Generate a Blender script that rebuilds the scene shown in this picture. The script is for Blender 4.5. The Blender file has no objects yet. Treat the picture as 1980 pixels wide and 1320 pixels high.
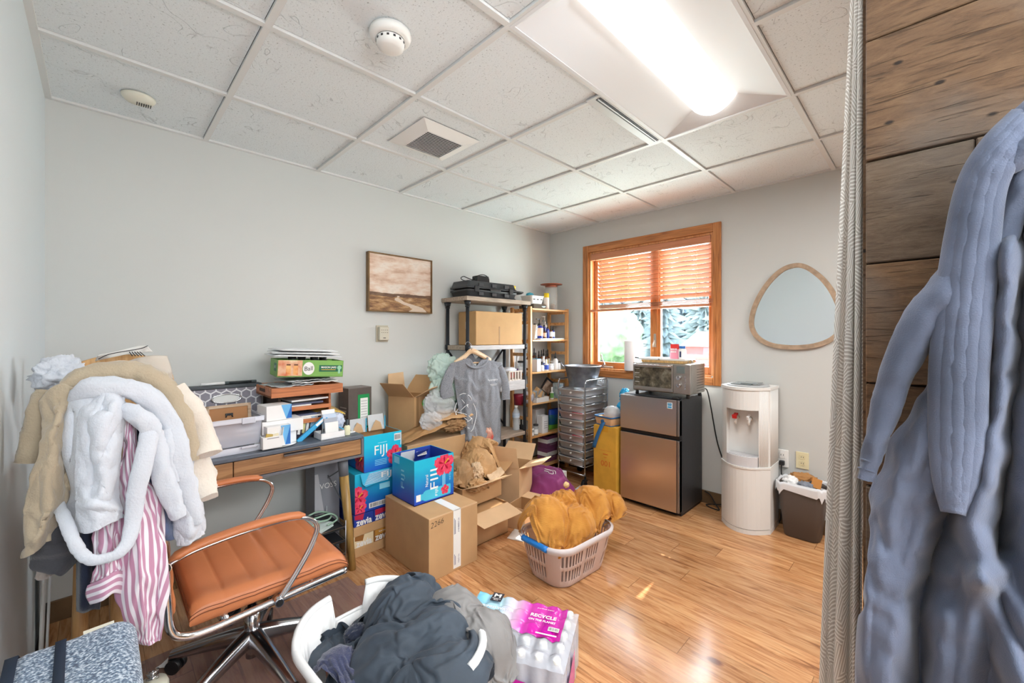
import bpy, bmesh, math, random
from mathutils import Vector, Matrix, Euler, noise
C = bpy.context.scene.collection
PI = math.pi
V = Vector
random.seed(7)

# ---------------------------------------------------------------- camera maths (picture 1980 x 1320)
FPX, YAW, V0, EYE = 802.0, math.radians(45.13), 650.3, 1.335
CY, SY = math.cos(YAW), math.sin(YAW)
def _ray(u, v):
    r = (u - 990) / FPX
    return (CY + r * SY, SY - r * CY, (V0 - v) / FPX)
def wx(u, v, x):                      # point of the plane X = x seen along a sight line
    d = _ray(u, v); t = x / d[0]
    return V((x, t * d[1], EYE + t * d[2]))
def wy(u, v, y):
    d = _ray(u, v); t = y / d[1]
    return V((t * d[0], y, EYE + t * d[2]))
def wz(u, v, z):
    d = _ray(u, v); t = (z - EYE) / d[2]
    return V((t * d[0], t * d[1], z))

# ---------------------------------------------------------------- materials
def lin(c):
    c = c / 255.0
    return c / 12.92 if c <= 0.04045 else ((c + 0.055) / 1.055) ** 2.4
def rgb(r, g, b):
    return (lin(r), lin(g), lin(b), 1.0)
MATS = {}
def mat(name, col, rough=0.6, metal=0.0, var=None, bump=None, alpha=1.0, trans=0.0, emit=0.0, spec=0.5, sheen=0.0, stretch=(1, 1, 1), coat=0.0, ior=1.45):
    """procedural principled material; var=(scale, amount, second colour or None), bump=(scale, strength)"""
    if name in MATS: return MATS[name]
    m = bpy.data.materials.new(name); m.use_nodes = True
    nt = m.node_tree; b = nt.nodes['Principled BSDF']
    c = rgb(*col)
    b.inputs['Base Color'].default_value = c
    b.inputs['Roughness'].default_value = rough
    b.inputs['Metallic'].default_value = metal
    b.inputs['Specular IOR Level'].default_value = spec
    b.inputs['IOR'].default_value = ior
    if sheen:
        b.inputs['Sheen Weight'].default_value = sheen
        b.inputs['Sheen Roughness'].default_value = 0.4
    if coat: b.inputs['Coat Weight'].default_value = coat
    if trans: b.inputs['Transmission Weight'].default_value = trans
    if alpha < 1: b.inputs['Alpha'].default_value = alpha
    if emit:
        b.inputs['Emission Color'].default_value = c
        b.inputs['Emission Strength'].default_value = emit
    tc = None
    if var or bump:
        tc = nt.nodes.new('ShaderNodeTexCoord')
        mp = nt.nodes.new('ShaderNodeMapping'); mp.inputs['Scale'].default_value = stretch
        nt.links.new(tc.outputs['Object'], mp.inputs['Vector'])
    if var:
        n = nt.nodes.new('ShaderNodeTexNoise'); n.inputs['Scale'].default_value = var[0]; n.inputs['Detail'].default_value = 5
        nt.links.new(mp.outputs[0], n.inputs['Vector'])
        mx = nt.nodes.new('ShaderNodeMix'); mx.data_type = 'RGBA'
        if len(var) > 2 and var[2]:
            mx.inputs[6].default_value = c; mx.inputs[7].default_value = rgb(*var[2])
        else:
            mx.inputs[6].default_value = tuple(x * (1 - var[1]) for x in c[:3]) + (1,)
            mx.inputs[7].default_value = tuple(min(1, x * (1 + var[1])) for x in c[:3]) + (1,)
        mr = nt.nodes.new('ShaderNodeMapRange'); mr.inputs[1].default_value = 0.32; mr.inputs[2].default_value = 0.68
        nt.links.new(n.outputs[0], mr.inputs[0]); nt.links.new(mr.outputs[0], mx.inputs[0])
        nt.links.new(mx.outputs[2], b.inputs['Base Color'])
    if bump:
        n2 = nt.nodes.new('ShaderNodeTexNoise'); n2.inputs['Scale'].default_value = bump[0]; n2.inputs['Detail'].default_value = 4
        nt.links.new(mp.outputs[0], n2.inputs['Vector'])
        bp = nt.nodes.new('ShaderNodeBump'); bp.inputs['Strength'].default_value = bump[1]; bp.inputs['Distance'].default_value = 0.004
        nt.links.new(n2.outputs[0], bp.inputs['Height']); nt.links.new(bp.outputs[0], b.inputs['Normal'])
    MATS[name] = m
    return m
class NT:
    """small helper for hand wired node materials"""
    def __init__(s, name):
        s.m = bpy.data.materials.new(name); s.m.use_nodes = True; s.t = s.m.node_tree
        s.b = s.t.nodes['Principled BSDF']; s.out = s.t.nodes['Material Output']
    def n(s, kind, ins=None, **kw):
        q = s.t.nodes.new('ShaderNode' + kind)
        for k, v in kw.items(): setattr(q, k, v)
        for k, v in (ins or {}).items():
            if isinstance(v, bpy.types.NodeSocket): s.t.links.new(v, q.inputs[k])
            else: q.inputs[k].default_value = v
        return q
    def math(s, op, a, b=0.0, c=0.0):
        q = s.n('Math', operation=op)
        for i, v in enumerate((a, b, c)):
            if isinstance(v, bpy.types.NodeSocket): s.t.links.new(v, q.inputs[i])
            else: q.inputs[i].default_value = v
        return q.outputs[0]
    def mix(s, f, a, b, blend='MIX'):
        q = s.n('Mix', data_type='RGBA', blend_type=blend)
        for i, v in ((0, f), (6, a), (7, b)):
            if isinstance(v, bpy.types.NodeSocket): s.t.links.new(v, q.inputs[i])
            else: q.inputs[i].default_value = v
        return q.outputs[2]
    def ramp(s, f, stops):
        q = s.n('ValToRGB'); s.t.links.new(f, q.inputs[0])
        e = q.color_ramp.elements
        while len(e) < len(stops): e.new(0.5)
        for el, (p, c) in zip(e, stops): el.position = p; el.color = c
        return q.outputs[0]
    def set(s, **kw):
        for k, v in kw.items():
            k = k.replace('_', ' ')
            if isinstance(v, bpy.types.NodeSocket): s.t.links.new(v, s.b.inputs[k])
            else: s.b.inputs[k].default_value = v
        return s
    def bump(s, h, strength=0.3, dist=0.01):
        q = s.n('Bump', {'Strength': strength, 'Distance': dist, 'Height': h})
        s.t.links.new(q.outputs[0], s.b.inputs['Normal'])

# ---------------------------------------------------------------- mesh builder
_txt = {}
def text_geo(s, bold):
    k = (s, bold)
    if k not in _txt:
        cu = bpy.data.curves.new('tmp', 'FONT'); cu.body = s; cu.size = 1.0; cu.offset = bold; cu.resolution_u = 3
        o = bpy.data.objects.new('tmp', cu); C.objects.link(o)
        me = bpy.data.meshes.new_from_object(o.evaluated_get(bpy.context.evaluated_depsgraph_get()))
        vs = [v.co.copy() for v in me.vertices]; fs = [tuple(p.vertices) for p in me.polygons]
        bpy.data.objects.remove(o); bpy.data.meshes.remove(me); bpy.data.curves.remove(cu)
        x0 = min(v.x for v in vs); x1 = max(v.x for v in vs); y0 = min(v.y for v in vs); y1 = max(v.y for v in vs)
        vs = [((v.x - x0), (v.y - y0)) for v in vs]
        _txt[k] = (vs, fs, x1 - x0, y1 - y0)
    return _txt[k]
def catmull(P, t):
    n = len(P) - 1
    if n == 0: return P[0].copy()
    x = min(max(t, 0), 1) * n; i = min(int(x), n - 1); f = x - i
    p1, p2 = P[i], P[i + 1]
    p0 = P[i - 1] if i else p1 * 2 - p2
    p3 = P[i + 2] if i + 2 <= n else p2 * 2 - p1
    return 0.5 * ((2 * p1) + (p2 - p0) * f + (2 * p0 - 5 * p1 + 4 * p2 - p3) * f * f + (3 * p1 - p0 - 3 * p2 + p3) * f ** 3)
def smooth_path(P, n):
    P = [V(p) for p in P]
    return [catmull(P, i / n) for i in range(n + 1)]
def surf(ctrl, nu, nv):
    """control grid (rows of points) -> dense grid of points"""
    rows = [smooth_path(r, nu) for r in ctrl]
    return [[catmull([r[i] for r in rows], j / nv) for i in range(nu + 1)] for j in range(nv + 1)]
class MB:
    def __init__(s, off=(0, 0, 0)):
        s.v = []; s.f = []; s.mi = []; s.sm = []; s.uv = {}; s.mats = []; s.off = V(off)
    def _m(s, m):
        if m not in s.mats: s.mats.append(m)
        return s.mats.index(m)
    def add(s, vs, fs, m, smooth=False):
        b = len(s.v); k = s._m(m)
        s.v += [V(p) - s.off for p in vs]
        for f in fs:
            s.f.append(tuple(i + b for i in f)); s.mi.append(k); s.sm.append(smooth)
    def _bm(s, bm, m, M=None, smooth=False):
        bm.verts.index_update()
        vs = [(M @ v.co if M else v.co.copy()) for v in bm.verts]
        s.add(vs, [tuple(v.index for v in f.verts) for f in bm.faces], m, smooth); bm.free()
    def box(s, c, d, m, rot=None, bev=0.0, seg=2, smooth=False, taper=None):
        """centre c, full size d"""
        bm = bmesh.new(); bmesh.ops.create_cube(bm, size=1)
        for v in bm.verts:
            if taper and v.co.z < 0: v.co.x *= taper; v.co.y *= taper
            v.co = V((v.co.x * d[0], v.co.y * d[1], v.co.z * d[2]))
        if bev: bmesh.ops.bevel(bm, geom=list(bm.edges), offset=bev, segments=seg, affect='EDGES', profile=0.5)
        R = Matrix.Translation(c)
        if rot is not None:
            R = R @ (rot.to_4x4() if isinstance(rot, Matrix) else Euler(rot).to_matrix().to_4x4())
        s._bm(bm, m, R, smooth)
    def b2(s, lo, hi, m, bev=0.0, seg=2):
        s.box([(a + b) / 2 for a, b in zip(lo, hi)], [abs(b - a) for a, b in zip(lo, hi)], m, None, bev, seg)
    def cyl(s, p0, p1, r0, m, r1=None, n=16, caps=True, smooth=True):
        p0, p1 = V(p0), V(p1); r1 = r0 if r1 is None else r1
        q = (p1 - p0).to_track_quat('Z', 'Y'); L = (p1 - p0).length
        vs = []
        for k, (z, r) in enumerate(((0, r0), (L, r1))):
            for i in range(n):
                a = 2 * PI * i / n; vs.append(p0 + q @ V((r * math.cos(a), r * math.sin(a), z)))
        s.add(vs, [(i, (i + 1) % n, n + (i + 1) % n, n + i) for i in range(n)], m, smooth)
        if caps:
            b = len(s.v) - 2 * n
            s.f += [tuple(b + i for i in reversed(range(n))), tuple(b + n + i for i in range(n))]
            s.mi += [s._m(m)] * 2; s.sm += [False] * 2
    def tube(s, pts, r, m, n=8, closed=False, rad=None, flat=1.0, up=None):
        pts = [V(p) for p in pts]; N = len(pts); vs = []
        prev = None
        for i, p in enumerate(pts):
            a = pts[i - 1] if (i or closed) else pts[0]
            b = pts[(i + 1) % N] if (i < N - 1 or closed) else pts[-1]
            t = (b - a)
            if t.length < 1e-9: t = V((0, 0, 1))
            t.normalize()
            if up is not None: x = V(up).cross(t)
            elif prev is None: x = (V((0, 0, 1)) if abs(t.z) < .9 else V((1, 0, 0))).cross(t)
            else: x = prev - t * prev.dot(t)
            if x.length < 1e-6: x = V((1, 0, 0))
            x.normalize(); prev = x; y = t.cross(x)
            rr = rad[i] if rad else r
            for k in range(n):
                g = 2 * PI * k / n; vs.append(p + x * (rr * math.cos(g)) + y * (rr * flat * math.sin(g)))
        fs = []
        for i in range(N if closed else N - 1):
            j = (i + 1) % N
            for k in range(n):
                l = (k + 1) % n; fs.append((i * n + k, i * n + l, j * n + l, j * n + k))
        if not closed: fs += [tuple(reversed(range(n))), tuple((N - 1) * n + k for k in range(n))]
        s.add(vs, fs, m, True)
    def lathe(s, prof, loc, m, n=24, M=None, sc=(1, 1), smooth=True, a0=0, a1=2 * PI):
        loc = V(loc); vs = []; full = abs(a1 - a0 - 2 * PI) < 1e-6
        N = n if full else n + 1
        for r, z in prof:
            for i in range(N):
                a = a0 + (a1 - a0) * i / n; p = V((r * math.cos(a) * sc[0], r * math.sin(a) * sc[1], z))
                vs.append(loc + (M @ p if M else p))
        fs = []
        for j in range(len(prof) - 1):
            for i in range(n):
                k = (i + 1) % N; fs.append((j * N + i, j * N + k, (j + 1) * N + k, (j + 1) * N + i))
        s.add(vs, fs, m, smooth)
    def disc(s, c, nrm, r, m, n=20):
        q = V(nrm).to_track_quat('Z', 'Y'); c = V(c)
        s.add([c + q @ V((r * math.cos(2 * PI * i / n), r * math.sin(2 * PI * i / n), 0)) for i in range(n)], [tuple(range(n))], m)
    def poly(s, pts, m): s.add(pts, [tuple(range(len(pts)))], m)
    def prism(s, pts, depth, m, smooth=False):
        """polygon pts (3d, planar) extruded by the vector depth"""
        n = len(pts); d = V(depth); pts = [V(p) for p in pts]
        s.add(pts + [p + d for p in pts], [tuple(range(n))[::-1], tuple(range(n, 2 * n))] + [(i, (i + 1) % n, n + (i + 1) % n, n + i) for i in range(n)], m, smooth)
    def sheet(s, G, m, thick=0.0, closed=False, uvs=None):
        """dense grid of points -> surface (two sided with a rim when thick)"""
        nv, nu = len(G), len(G[0]); flat = [p for r in G for p in r]
        b0 = len(s.f)
        fs = []; loopuv = []
        for j in range(nv - 1):
            for i in range(nu - 1 + (1 if closed else 0)):
                k = (i + 1) % nu
                fs.append((j * nu + i, j * nu + k, (j + 1) * nu + k, (j + 1) * nu + i))
                loopuv.append(((i / (nu - 1), j / (nv - 1)), ((i + 1) / (nu - 1), j / (nv - 1)), ((i + 1) / (nu - 1), (j + 1) / (nv - 1)), (i / (nu - 1), (j + 1) / (nv - 1))))
        if thick:
            nrm = [V((0, 0, 0)) for _ in flat]
            for f in fs:
                q = (flat[f[2]] - flat[f[0]]).cross(flat[f[3]] - flat[f[1]])
                for i in f: nrm[i] += q
            back = [p - (q.normalized() if q.length > 0 else q) * thick for p, q in zip(flat, nrm)]
            n = len(flat)
            fs2 = [tuple(n + i for i in reversed(f)) for f in fs]
            uv2 = [tuple(reversed(u)) for u in loopuv]
            rim = [];ruv = []
            bd = [(i, 0) for i in range(nu)] + [(nu - 1, j) for j in range(1, nv)] + [(i, nv - 1) for i in range(nu - 2, -1, -1)] + [(0, j) for j in range(nv - 2, 0, -1)]
            if not closed:
                for a in range(len(bd)):
                    (i, j), (k, l) = bd[a], bd[(a + 1) % len(bd)]
                    p, q = j * nu + i, l * nu + k
                    rim.append((q, p, n + p, n + q)); ruv.append(((k/(nu-1), l/(nv-1)), (i/(nu-1), j/(nv-1)), (i/(nu-1), j/(nv-1)), (k/(nu-1), l/(nv-1))))
            s.add(flat + back, fs + fs2 + rim, m, True); loopuv = loopuv + uv2 + ruv
        else: s.add(flat, fs, m, True)
        for i, u in enumerate(loopuv): s.uv[b0 + i] = u
    def blob(s, c, r, m, sub=4, fn=None, rot=None):
        bm = bmesh.new(); bmesh.ops.create_icosphere(bm, subdivisions=sub, radius=1)
        c = V(c)
        for v in bm.verts:
            n = v.co.normalized(); k = fn(n) if fn else 1.0
            p = V((n.x * r[0], n.y * r[1], n.z * r[2])) * k
            if rot: p = Euler(rot).to_matrix() @ p
            v.co = c + p
        s._bm(bm, m, None, True)
    def text(s, txt, o, xd, yd, h, m, width=None, bold=0.0, center=True, lift=0.0008):
        """lettering of cap height h whose centre (or left baseline) is o, running along xd, upright along yd"""
        vs, fs, w, hh = text_geo(txt, bold)
        xd = V(xd).normalized(); yd = V(yd).normalized(); n = xd.cross(yd).normalized()
        sy = h / hh; sx = (width / w) if width else sy
        ox, oy = (-w / 2, -hh / 2) if center else (0, 0)
        o = V(o) + n * lift
        s.add([o + xd * ((x + ox) * sx) + yd * ((y + oy) * sy) for x, y in vs], fs, m)
    def build(s, name, parent=None, loc=None, auto=None):
        me = bpy.data.meshes.new(name)
        me.from_pydata([tuple(p) for p in s.v], [], s.f)
        for m in s.mats: me.materials.append(m)
        me.polygons.foreach_set('material_index', s.mi)
        me.polygons.foreach_set('use_smooth', s.sm)
        if s.uv:
            ul = me.uv_layers.new(name='UVMap')
            for fi, us in s.uv.items():
                for k, li in enumerate(me.polygons[fi].loop_indices): ul.data[li].uv = us[k]
        me.update()
        o = bpy.data.objects.new(name, me); C.objects.link(o)
        if parent is not None: o.parent = parent
        if loc is not None: o.location = loc
        return o

def tag(o, label=None, cat=None, group=None, kind=None):
    if label: o['label'] = label
    if cat: o['category'] = cat
    if group: o['group'] = group
    if kind: o['kind'] = kind
    return o
def thing(name, label, cat, loc=(0, 0, 0), rot=(0, 0, 0), group=None):
    o = bpy.data.objects.new(name, None); C.objects.link(o)
    o.empty_display_size = 0.05
    o.location = loc; o.rotation_euler = rot
    return tag(o, label, cat, group)
def single(mb, name, label, cat, loc=(0, 0, 0), rot=(0, 0, 0), group=None):
    o = mb.build(name, None, loc); o.rotation_euler = rot
    return tag(o, label, cat, group)
def struct(mb, name, loc=(0, 0, 0)):
    return tag(mb.build(name, None, loc), kind='structure')
def dup(root, loc, rot=None, label=None, scale=None):
    r = root.copy(); C.objects.link(r); r.location = loc
    if rot is not None: r.rotation_euler = rot
    if scale: r.scale = scale
    if label: r['label'] = label
    for ch in list(root.children):
        c = ch.copy(); C.objects.link(c); c.parent = r
        for g in list(ch.children):
            d = g.copy(); C.objects.link(d); d.parent = c
    return r
def fbm(p, o=3): return noise.fractal(V(p), 0.9, 2.0, o, noise_basis='PERLIN_ORIGINAL')
def ridge(p):                        # sharp crest lines, 0..1
    return 1 - min(1, abs(noise.noise(V(p))) * 2.4)
def crease(p, seed=0.0, s=1.0):      # crumpled cloth height: warped ridges at two scales
    q = V(p) * s + V((seed, seed * 1.7, -seed))
    w = V((noise.noise(q * 0.7), noise.noise(q * 0.7 + V((9, 2, 4))), noise.noise(q * 0.7 + V((3, 8, 1)))))
    q2 = q + w * 0.9
    return 0.6 * ridge(q2) + 0.28 * ridge(q2 * 2.1 + V((5, 5, 5))) + 0.12 * ridge(q2 * 4.3)
# ================================================================= ROOM
WX, WY, LX, HZ, SYB = 3.46, 2.89, -0.178, 2.44, -2.6     # window wall, back wall, left wall, ceiling, wall behind the camera
def m_wall(name, c):
    t = NT(name); tc = t.n('TexCoord')
    n = t.n('TexNoise', {'Vector': tc.outputs['Object'], 'Scale': 260.0, 'Detail': 2.0})
    n2 = t.n('TexNoise', {'Vector': tc.outputs['Object'], 'Scale': 1.3, 'Detail': 2.0})
    col = t.mix(n2.outputs[0], rgb(*[x - 3 for x in c]), rgb(*[x + 3 for x in c]))
    t.set(Base_Color=col, Roughness=0.62); t.bump(n.outputs[0], 0.05, 0.002)
    return t.m
WALL = m_wall('wall_paint', (207, 209, 207))
WALL_L = m_wall('wall_paint_left', (214, 221, 224))
def m_floor():
    t = NT('laminate_floor'); tc = t.n('TexCoord'); s = t.n('SeparateXYZ', {0: tc.outputs['Object']})
    xi = t.math('MULTIPLY', s.outputs[0], 1 / 0.1325); xi = t.math('ADD', xi, 0.99)
    i = t.math('FLOOR', xi); fx = t.math('FRACT', xi)
    wn = t.n('TexWhiteNoise', {'W': i}, noise_dimensions='1D')
    yj = t.math('ADD', t.math('MULTIPLY', s.outputs[1], 1 / 1.15), t.math('MULTIPLY', wn.outputs[0], 7.0))
    j = t.math('FLOOR', yj); fy = t.math('FRACT', yj)
    cmb = t.n('CombineXYZ', {0: i, 1: j})
    wn2 = t.n('TexWhiteNoise', {'Vector': cmb.outputs[0]}, noise_dimensions='2D')
    gv = t.n('CombineXYZ', {0: t.math('MULTIPLY', s.outputs[0], 26.0), 1: t.math('MULTIPLY', s.outputs[1], 2.6), 2: t.math('MULTIPLY', wn2.outputs[0], 40.0)})
    g = t.n('TexNoise', {'Vector': gv.outputs[0], 'Scale': 1.6, 'Detail': 7.0, 'Roughness': 0.62, 'Distortion': 0.9})
    base = t.ramp(g.outputs[0], [(0.24, rgb(124, 78, 46)), (0.43, rgb(184, 128, 82)), (0.55, rgb(202, 150, 102)), (0.75, rgb(216, 170, 122))])
    gv2 = t.n('CombineXYZ', {0: t.math('MULTIPLY', s.outputs[0], 60.0), 1: t.math('MULTIPLY', s.outputs[1], 3.5), 2: t.math('MULTIPLY', wn2.outputs[0], 90.0)})
    st = t.n('TexNoise', {'Vector': gv2.outputs[0], 'Scale': 1.0, 'Detail': 3.0})
    dk = t.ramp(st.outputs[0], [(0.28, rgb(120, 76, 42)), (0.38, (1, 1, 1, 1))])
    base = t.mix(0.55, base, dk, 'MULTIPLY')
    kn = t.n('TexVoronoi', {'Vector': t.n('Mapping', {'Vector': tc.outputs['Object'], 'Scale': (3.2, 1.7, 1)}).outputs[0], 'Scale': 1.0})
    kk = t.ramp(kn.outputs[0], [(0.0, rgb(80, 44, 20)), (0.045, rgb(150, 96, 56)), (0.07, (1, 1, 1, 1))])
    base = t.mix(0.8, base, kk, 'MULTIPLY')
    hv = t.n('HueSaturation', {'Hue': 0.5, 'Saturation': 0.98, 'Value': t.math('ADD', t.math('MULTIPLY', wn2.outputs[0], 0.28), 0.86), 'Color': base})
    gap = t.math('MAXIMUM', t.math('LESS_THAN', fx, 0.014), t.math('LESS_THAN', fy, 0.0026))
    col = t.mix(t.math('MULTIPLY', gap, 0.6), hv.outputs[0], rgb(84, 50, 28))
    t.set(Base_Color=col, Roughness=t.math('ADD', t.math('MULTIPLY', g.outputs[0], 0.10), 0.13))
    t.b.inputs['Specular IOR Level'].default_value = 0.5
    t.bump(t.math('SUBTRACT', t.math('MULTIPLY', g.outputs[0], 0.25), gap), 0.18, 0.002)
    return t.m
b = MB(); b.b2((LX - 0.1, SYB - 0.1, -0.1), (WX + 0.16, WY + 0.1, 0), m_floor()); struct(b, 'floor')
b = MB(); b.b2((LX - 0.1, WY, 0), (WX + 0.16, WY + 0.1, HZ + 0.1), WALL); struct(b, 'wall_back')
b = MB(); b.b2((LX - 0.1, SYB - 0.1, 0), (LX, WY, HZ + 0.1), WALL_L); struct(b, 'wall_left')
b = MB(); b.b2((LX, SYB - 0.1, 0), (WX + 0.16, SYB, HZ + 0.1), WALL); struct(b, 'wall_front')
# window wall with its opening
WY0, WY1, WZ0, WZ1 = 1.205, 2.385, 1.02, 2.165           # clear opening
b = MB()
b.b2((WX, SYB, 0), (WX + 0.16, WY0, HZ + 0.1), WALL); b.b2((WX, WY1, 0), (WX + 0.16, WY, HZ + 0.1), WALL)
b.b2((WX, WY0, 0), (WX + 0.16, WY1, WZ0), WALL); b.b2((WX, WY0, WZ1), (WX + 0.16, WY1, HZ + 0.1), WALL)
struct(b, 'wall_right')
BASE = mat('baseboard_brown', (112, 88, 62), 0.5, var=(12, 0.15))
b = MB(); b.b2((LX + 0.012, WY - 0.012, 0), (WX - 0.012, WY, 0.1), BASE, 0.003); struct(b, 'baseboard_back')
b = MB(); b.b2((WX - 0.012, SYB, 0), (WX, WY, 0.1), BASE, 0.003); struct(b, 'baseboard_right')
b = MB(); b.b2((LX, SYB, 0), (LX + 0.012, WY, 0.1), mat('baseboard_dark', (70, 62, 56), 0.5), 0.003); struct(b, 'baseboard_left')

# ---- suspended ceiling
def m_tile():
    t = NT('ceiling_tile'); tc = t.n('TexCoord'); o = tc.outputs['Object']
    n = t.n('TexNoise', {'Vector': o, 'Scale': 120.0, 'Detail': 4.0, 'Roughness': 0.7})
    w = t.n('TexNoise', {'Vector': o, 'Scale': 3.0, 'Detail': 2.0})
    wv = t.n('VectorMath', {0: o, 1: w.outputs[1]}, operation='ADD')
    f = t.n('TexNoise', {'Vector': wv.outputs[0], 'Scale': 5.5, 'Detail': 1.0})
    fis = t.math('ABSOLUTE', t.math('SUBTRACT', f.outputs[0], 0.5))
    fis = t.ramp(fis, [(0.0, (0, 0, 0, 1)), (0.012, (1, 1, 1, 1))])
    msk = t.n('TexNoise', {'Vector': o, 'Scale': 4.2, 'Detail': 1.0})
    mk = t.ramp(msk.outputs[0], [(0.5, (1, 1, 1, 1)), (0.58, (0, 0, 0, 1))])
    fis2 = t.mix(mk, fis, (1, 1, 1, 1))
    spk = t.ramp(n.outputs[0], [(0.30, rgb(140, 140, 140)), (0.41, (1, 1, 1, 1))])
    col = t.mix(0.75, rgb(230, 236, 239), spk, 'MULTIPLY')
    col = t.mix(0.22, col, fis2, 'MULTIPLY')
    t.set(Base_Color=col, Roughness=0.9)
    h = t.math('ADD', t.math('MULTIPLY', n.outputs[0], 0.7), t.math('MULTIPLY', fis2, 0.8))
    t.bump(h, 0.55, 0.006)
    return t.m
TILE = m_tile(); LINE_SHADE = mat('grid_line_shade', (70, 70, 70), .9); GRID = mat('ceiling_grid', (222, 223, 222), 0.45)
GX0, GY0, T = 0.426, 2.273, 0.6096
b = MB()
xs = sorted([LX] + [GX0 + T * i for i in range(-1, 6) if LX < GX0 + T * i < WX] + [WX])
ys = sorted([SYB] + [GY0 - T * j for j in range(-1, 9) if SYB < GY0 - T * j < WY] + [WY])
LIGHT = (GX0 + T, GX0 + 3 * T, GY0 - 3 * T, GY0 - 2 * T)      # x0 x1 y0 y1 of the fixture
for i in range(len(xs) - 1):
    for j in range(len(ys) - 1):
        cx, cy = (xs[i] + xs[i + 1]) / 2, (ys[j] + ys[j + 1]) / 2
        if LIGHT[0] < cx < LIGHT[1] and LIGHT[2] < cy < LIGHT[3]: continue
        b.b2((xs[i] + .0165, ys[j] + .0165, HZ + 0.009), (xs[i + 1] - .0145, ys[j + 1] - .0145, HZ + 0.03), TILE); b.b2((xs[i], ys[j], HZ + .031), (xs[i + 1], ys[j + 1], HZ + .035), LINE_SHADE)  # dark sheet over the tile slits paints the shadow along the grid bars
struct(b, 'ceiling')
b = MB()
for x in xs[1:-1]:
    segs = [(SYB, WY)]
    if LIGHT[0] + 0.1 < x < LIGHT[1] - 0.1: segs = [(SYB, LIGHT[2]), (LIGHT[3], WY)]
    for a, c in segs: b.b2((x - 0.012, a, HZ - 0.002), (x + 0.012, c, HZ + 0.012), GRID)
for y in ys[1:-1]: b.b2((LX, y - 0.012, HZ - 0.0016), (WX, y + 0.012, HZ + 0.012), GRID)
for lo, hi in (((LX, SYB), (LX + 0.022, WY)), ((WX - 0.022, SYB), (WX, WY)), ((LX, WY - 0.022), (WX, WY))):
    b.b2((lo[0], lo[1], HZ - 0.0012), (hi[0], hi[1], HZ + 0.012), GRID)
struct(b, 'trim_1')

# ---- troffer light
def ceiling_light(x0, x1, y0, y1, label, strength):
    WH = mat('fixture_white', (226, 228, 231), 0.5)
    LENS = mat('lens_glow_%d' % int(strength * 10), (255, 253, 248), 0.5, emit=strength)
    r = thing('ceiling_light', label, 'ceiling light', ((x0 + x1) / 2, (y0 + y1) / 2, HZ), group='recessed troffer lights in the ceiling grid')
    b = MB(r.location); e = 0.014
    a0, a1, c0, c1 = x0 + e, x1 - e, y0 + e, y1 - e
    yl, yr = (y0 + y1) / 2 - 0.105, (y0 + y1) / 2 + 0.105; z1 = HZ + 0.055; xe0, xe1 = a0 + 0.085, a1 - 0.085
    b.poly([(a0, c0, HZ), (a1, c0, HZ), (xe1, yl, z1), (xe0, yl, z1)], WH)
    b.poly([(a1, c1, HZ), (a0, c1, HZ), (xe0, yr, z1), (xe1, yr, z1)], WH)
    b.poly([(a1, c0, HZ), (a1, c1, HZ), (xe1, yr, z1), (xe1, yl, z1)], WH)
    b.poly([(a0, c1, HZ), (a0, c0, HZ), (xe0, yl, z1), (xe0, yr, z1)], WH)
    b.b2((x0, y0, HZ + 0.056), (x1, y1, HZ + 0.09), WH)
    for lo, hi in (((x0, y0), (x1, c0)), ((x0, c1), (x1, y1)), ((x0, c0), (a0, c1)), ((a1, c0), (x1, c1))):
        b.b2((lo[0], lo[1], HZ - 0.003), (hi[0], hi[1], HZ + 0.056), WH)
    b.build('reflector_pan', r)
    b = MB(r.location); G = []
    for k in range(2):
        X = (xe0, xe1)[k]
        G.append([V((X, yl + (yr - yl) * i / 16, z1 - 0.062 * math.sin(PI * i / 16) ** 0.8)) for i in range(17)])
    b.sheet(G, LENS)
    for k in range(2): b.poly(G[k] if k == 0 else G[k][::-1], LENS)
    b.build('lens', r)
    return r
ceiling_light(*LIGHT, 'long white recessed ceiling light, glowing, in the tile grid above the window end', 1.9)

GRILLE = mat('grille_dark', (48, 48, 50), 0.6); PLW = mat('plastic_white', (236, 236, 233), 0.4)
# linear slot diffuser beside the light
b = MB((1.92, 1.09, HZ))
b.b2((1.62, 1.062, HZ - 0.003), (2.245, 1.135, HZ + 0.004), mat('slot_alu', (196, 198, 200), 0.4))
b.b2((1.64, 1.068, HZ - 0.005), (2.225, 1.094, HZ - 0.003), GRILLE); b.b2((1.64, 1.078, HZ - 0.008), (2.225, 1.084, HZ - 0.003), mat('slot_blade', (214, 218, 224), 0.35))
single(b, 'slot_air_vent', 'narrow slotted aluminium air vent running along the edge of the ceiling light', 'vent', (1.92, 1.09, HZ))
# square exhaust grille
r = thing('exhaust_vent', 'square white louvred exhaust fan grille in a ceiling tile', 'vent', (1.35, 1.985, HZ))
b = MB(r.location)
for k in range(4):
    q = [(-.185, -.185), (.185, -.185), (.185, .185), (-.185, .185)]; i = [(-.115, -.115), (.115, -.115), (.115, .115), (-.115, .115)]
    A, B2 = q[k], q[(k + 1) % 4]; D, E2 = i[k], i[(k + 1) % 4]
    P3 = lambda p, z: V((1.35 + p[0], 1.985 + p[1], z))
    b.poly([P3(A, HZ + .004), P3(B2, HZ + .004), P3(E2, HZ - .02), P3(D, HZ - .02)][::-1], PLW)
b.build('cover', r)
b = MB(r.location); b.b2((1.235, 1.87, HZ - 0.012), (1.465, 2.10, HZ - 0.006), GRILLE); b.build('backing', r)
b = MB(r.location)
for k in range(15): b.box((1.35, 1.878 + k * 0.0153, HZ - 0.018), (0.23, 0.009, 0.002), PLW, (0.5, 0, 0))
b.build('louvre', r)
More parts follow.
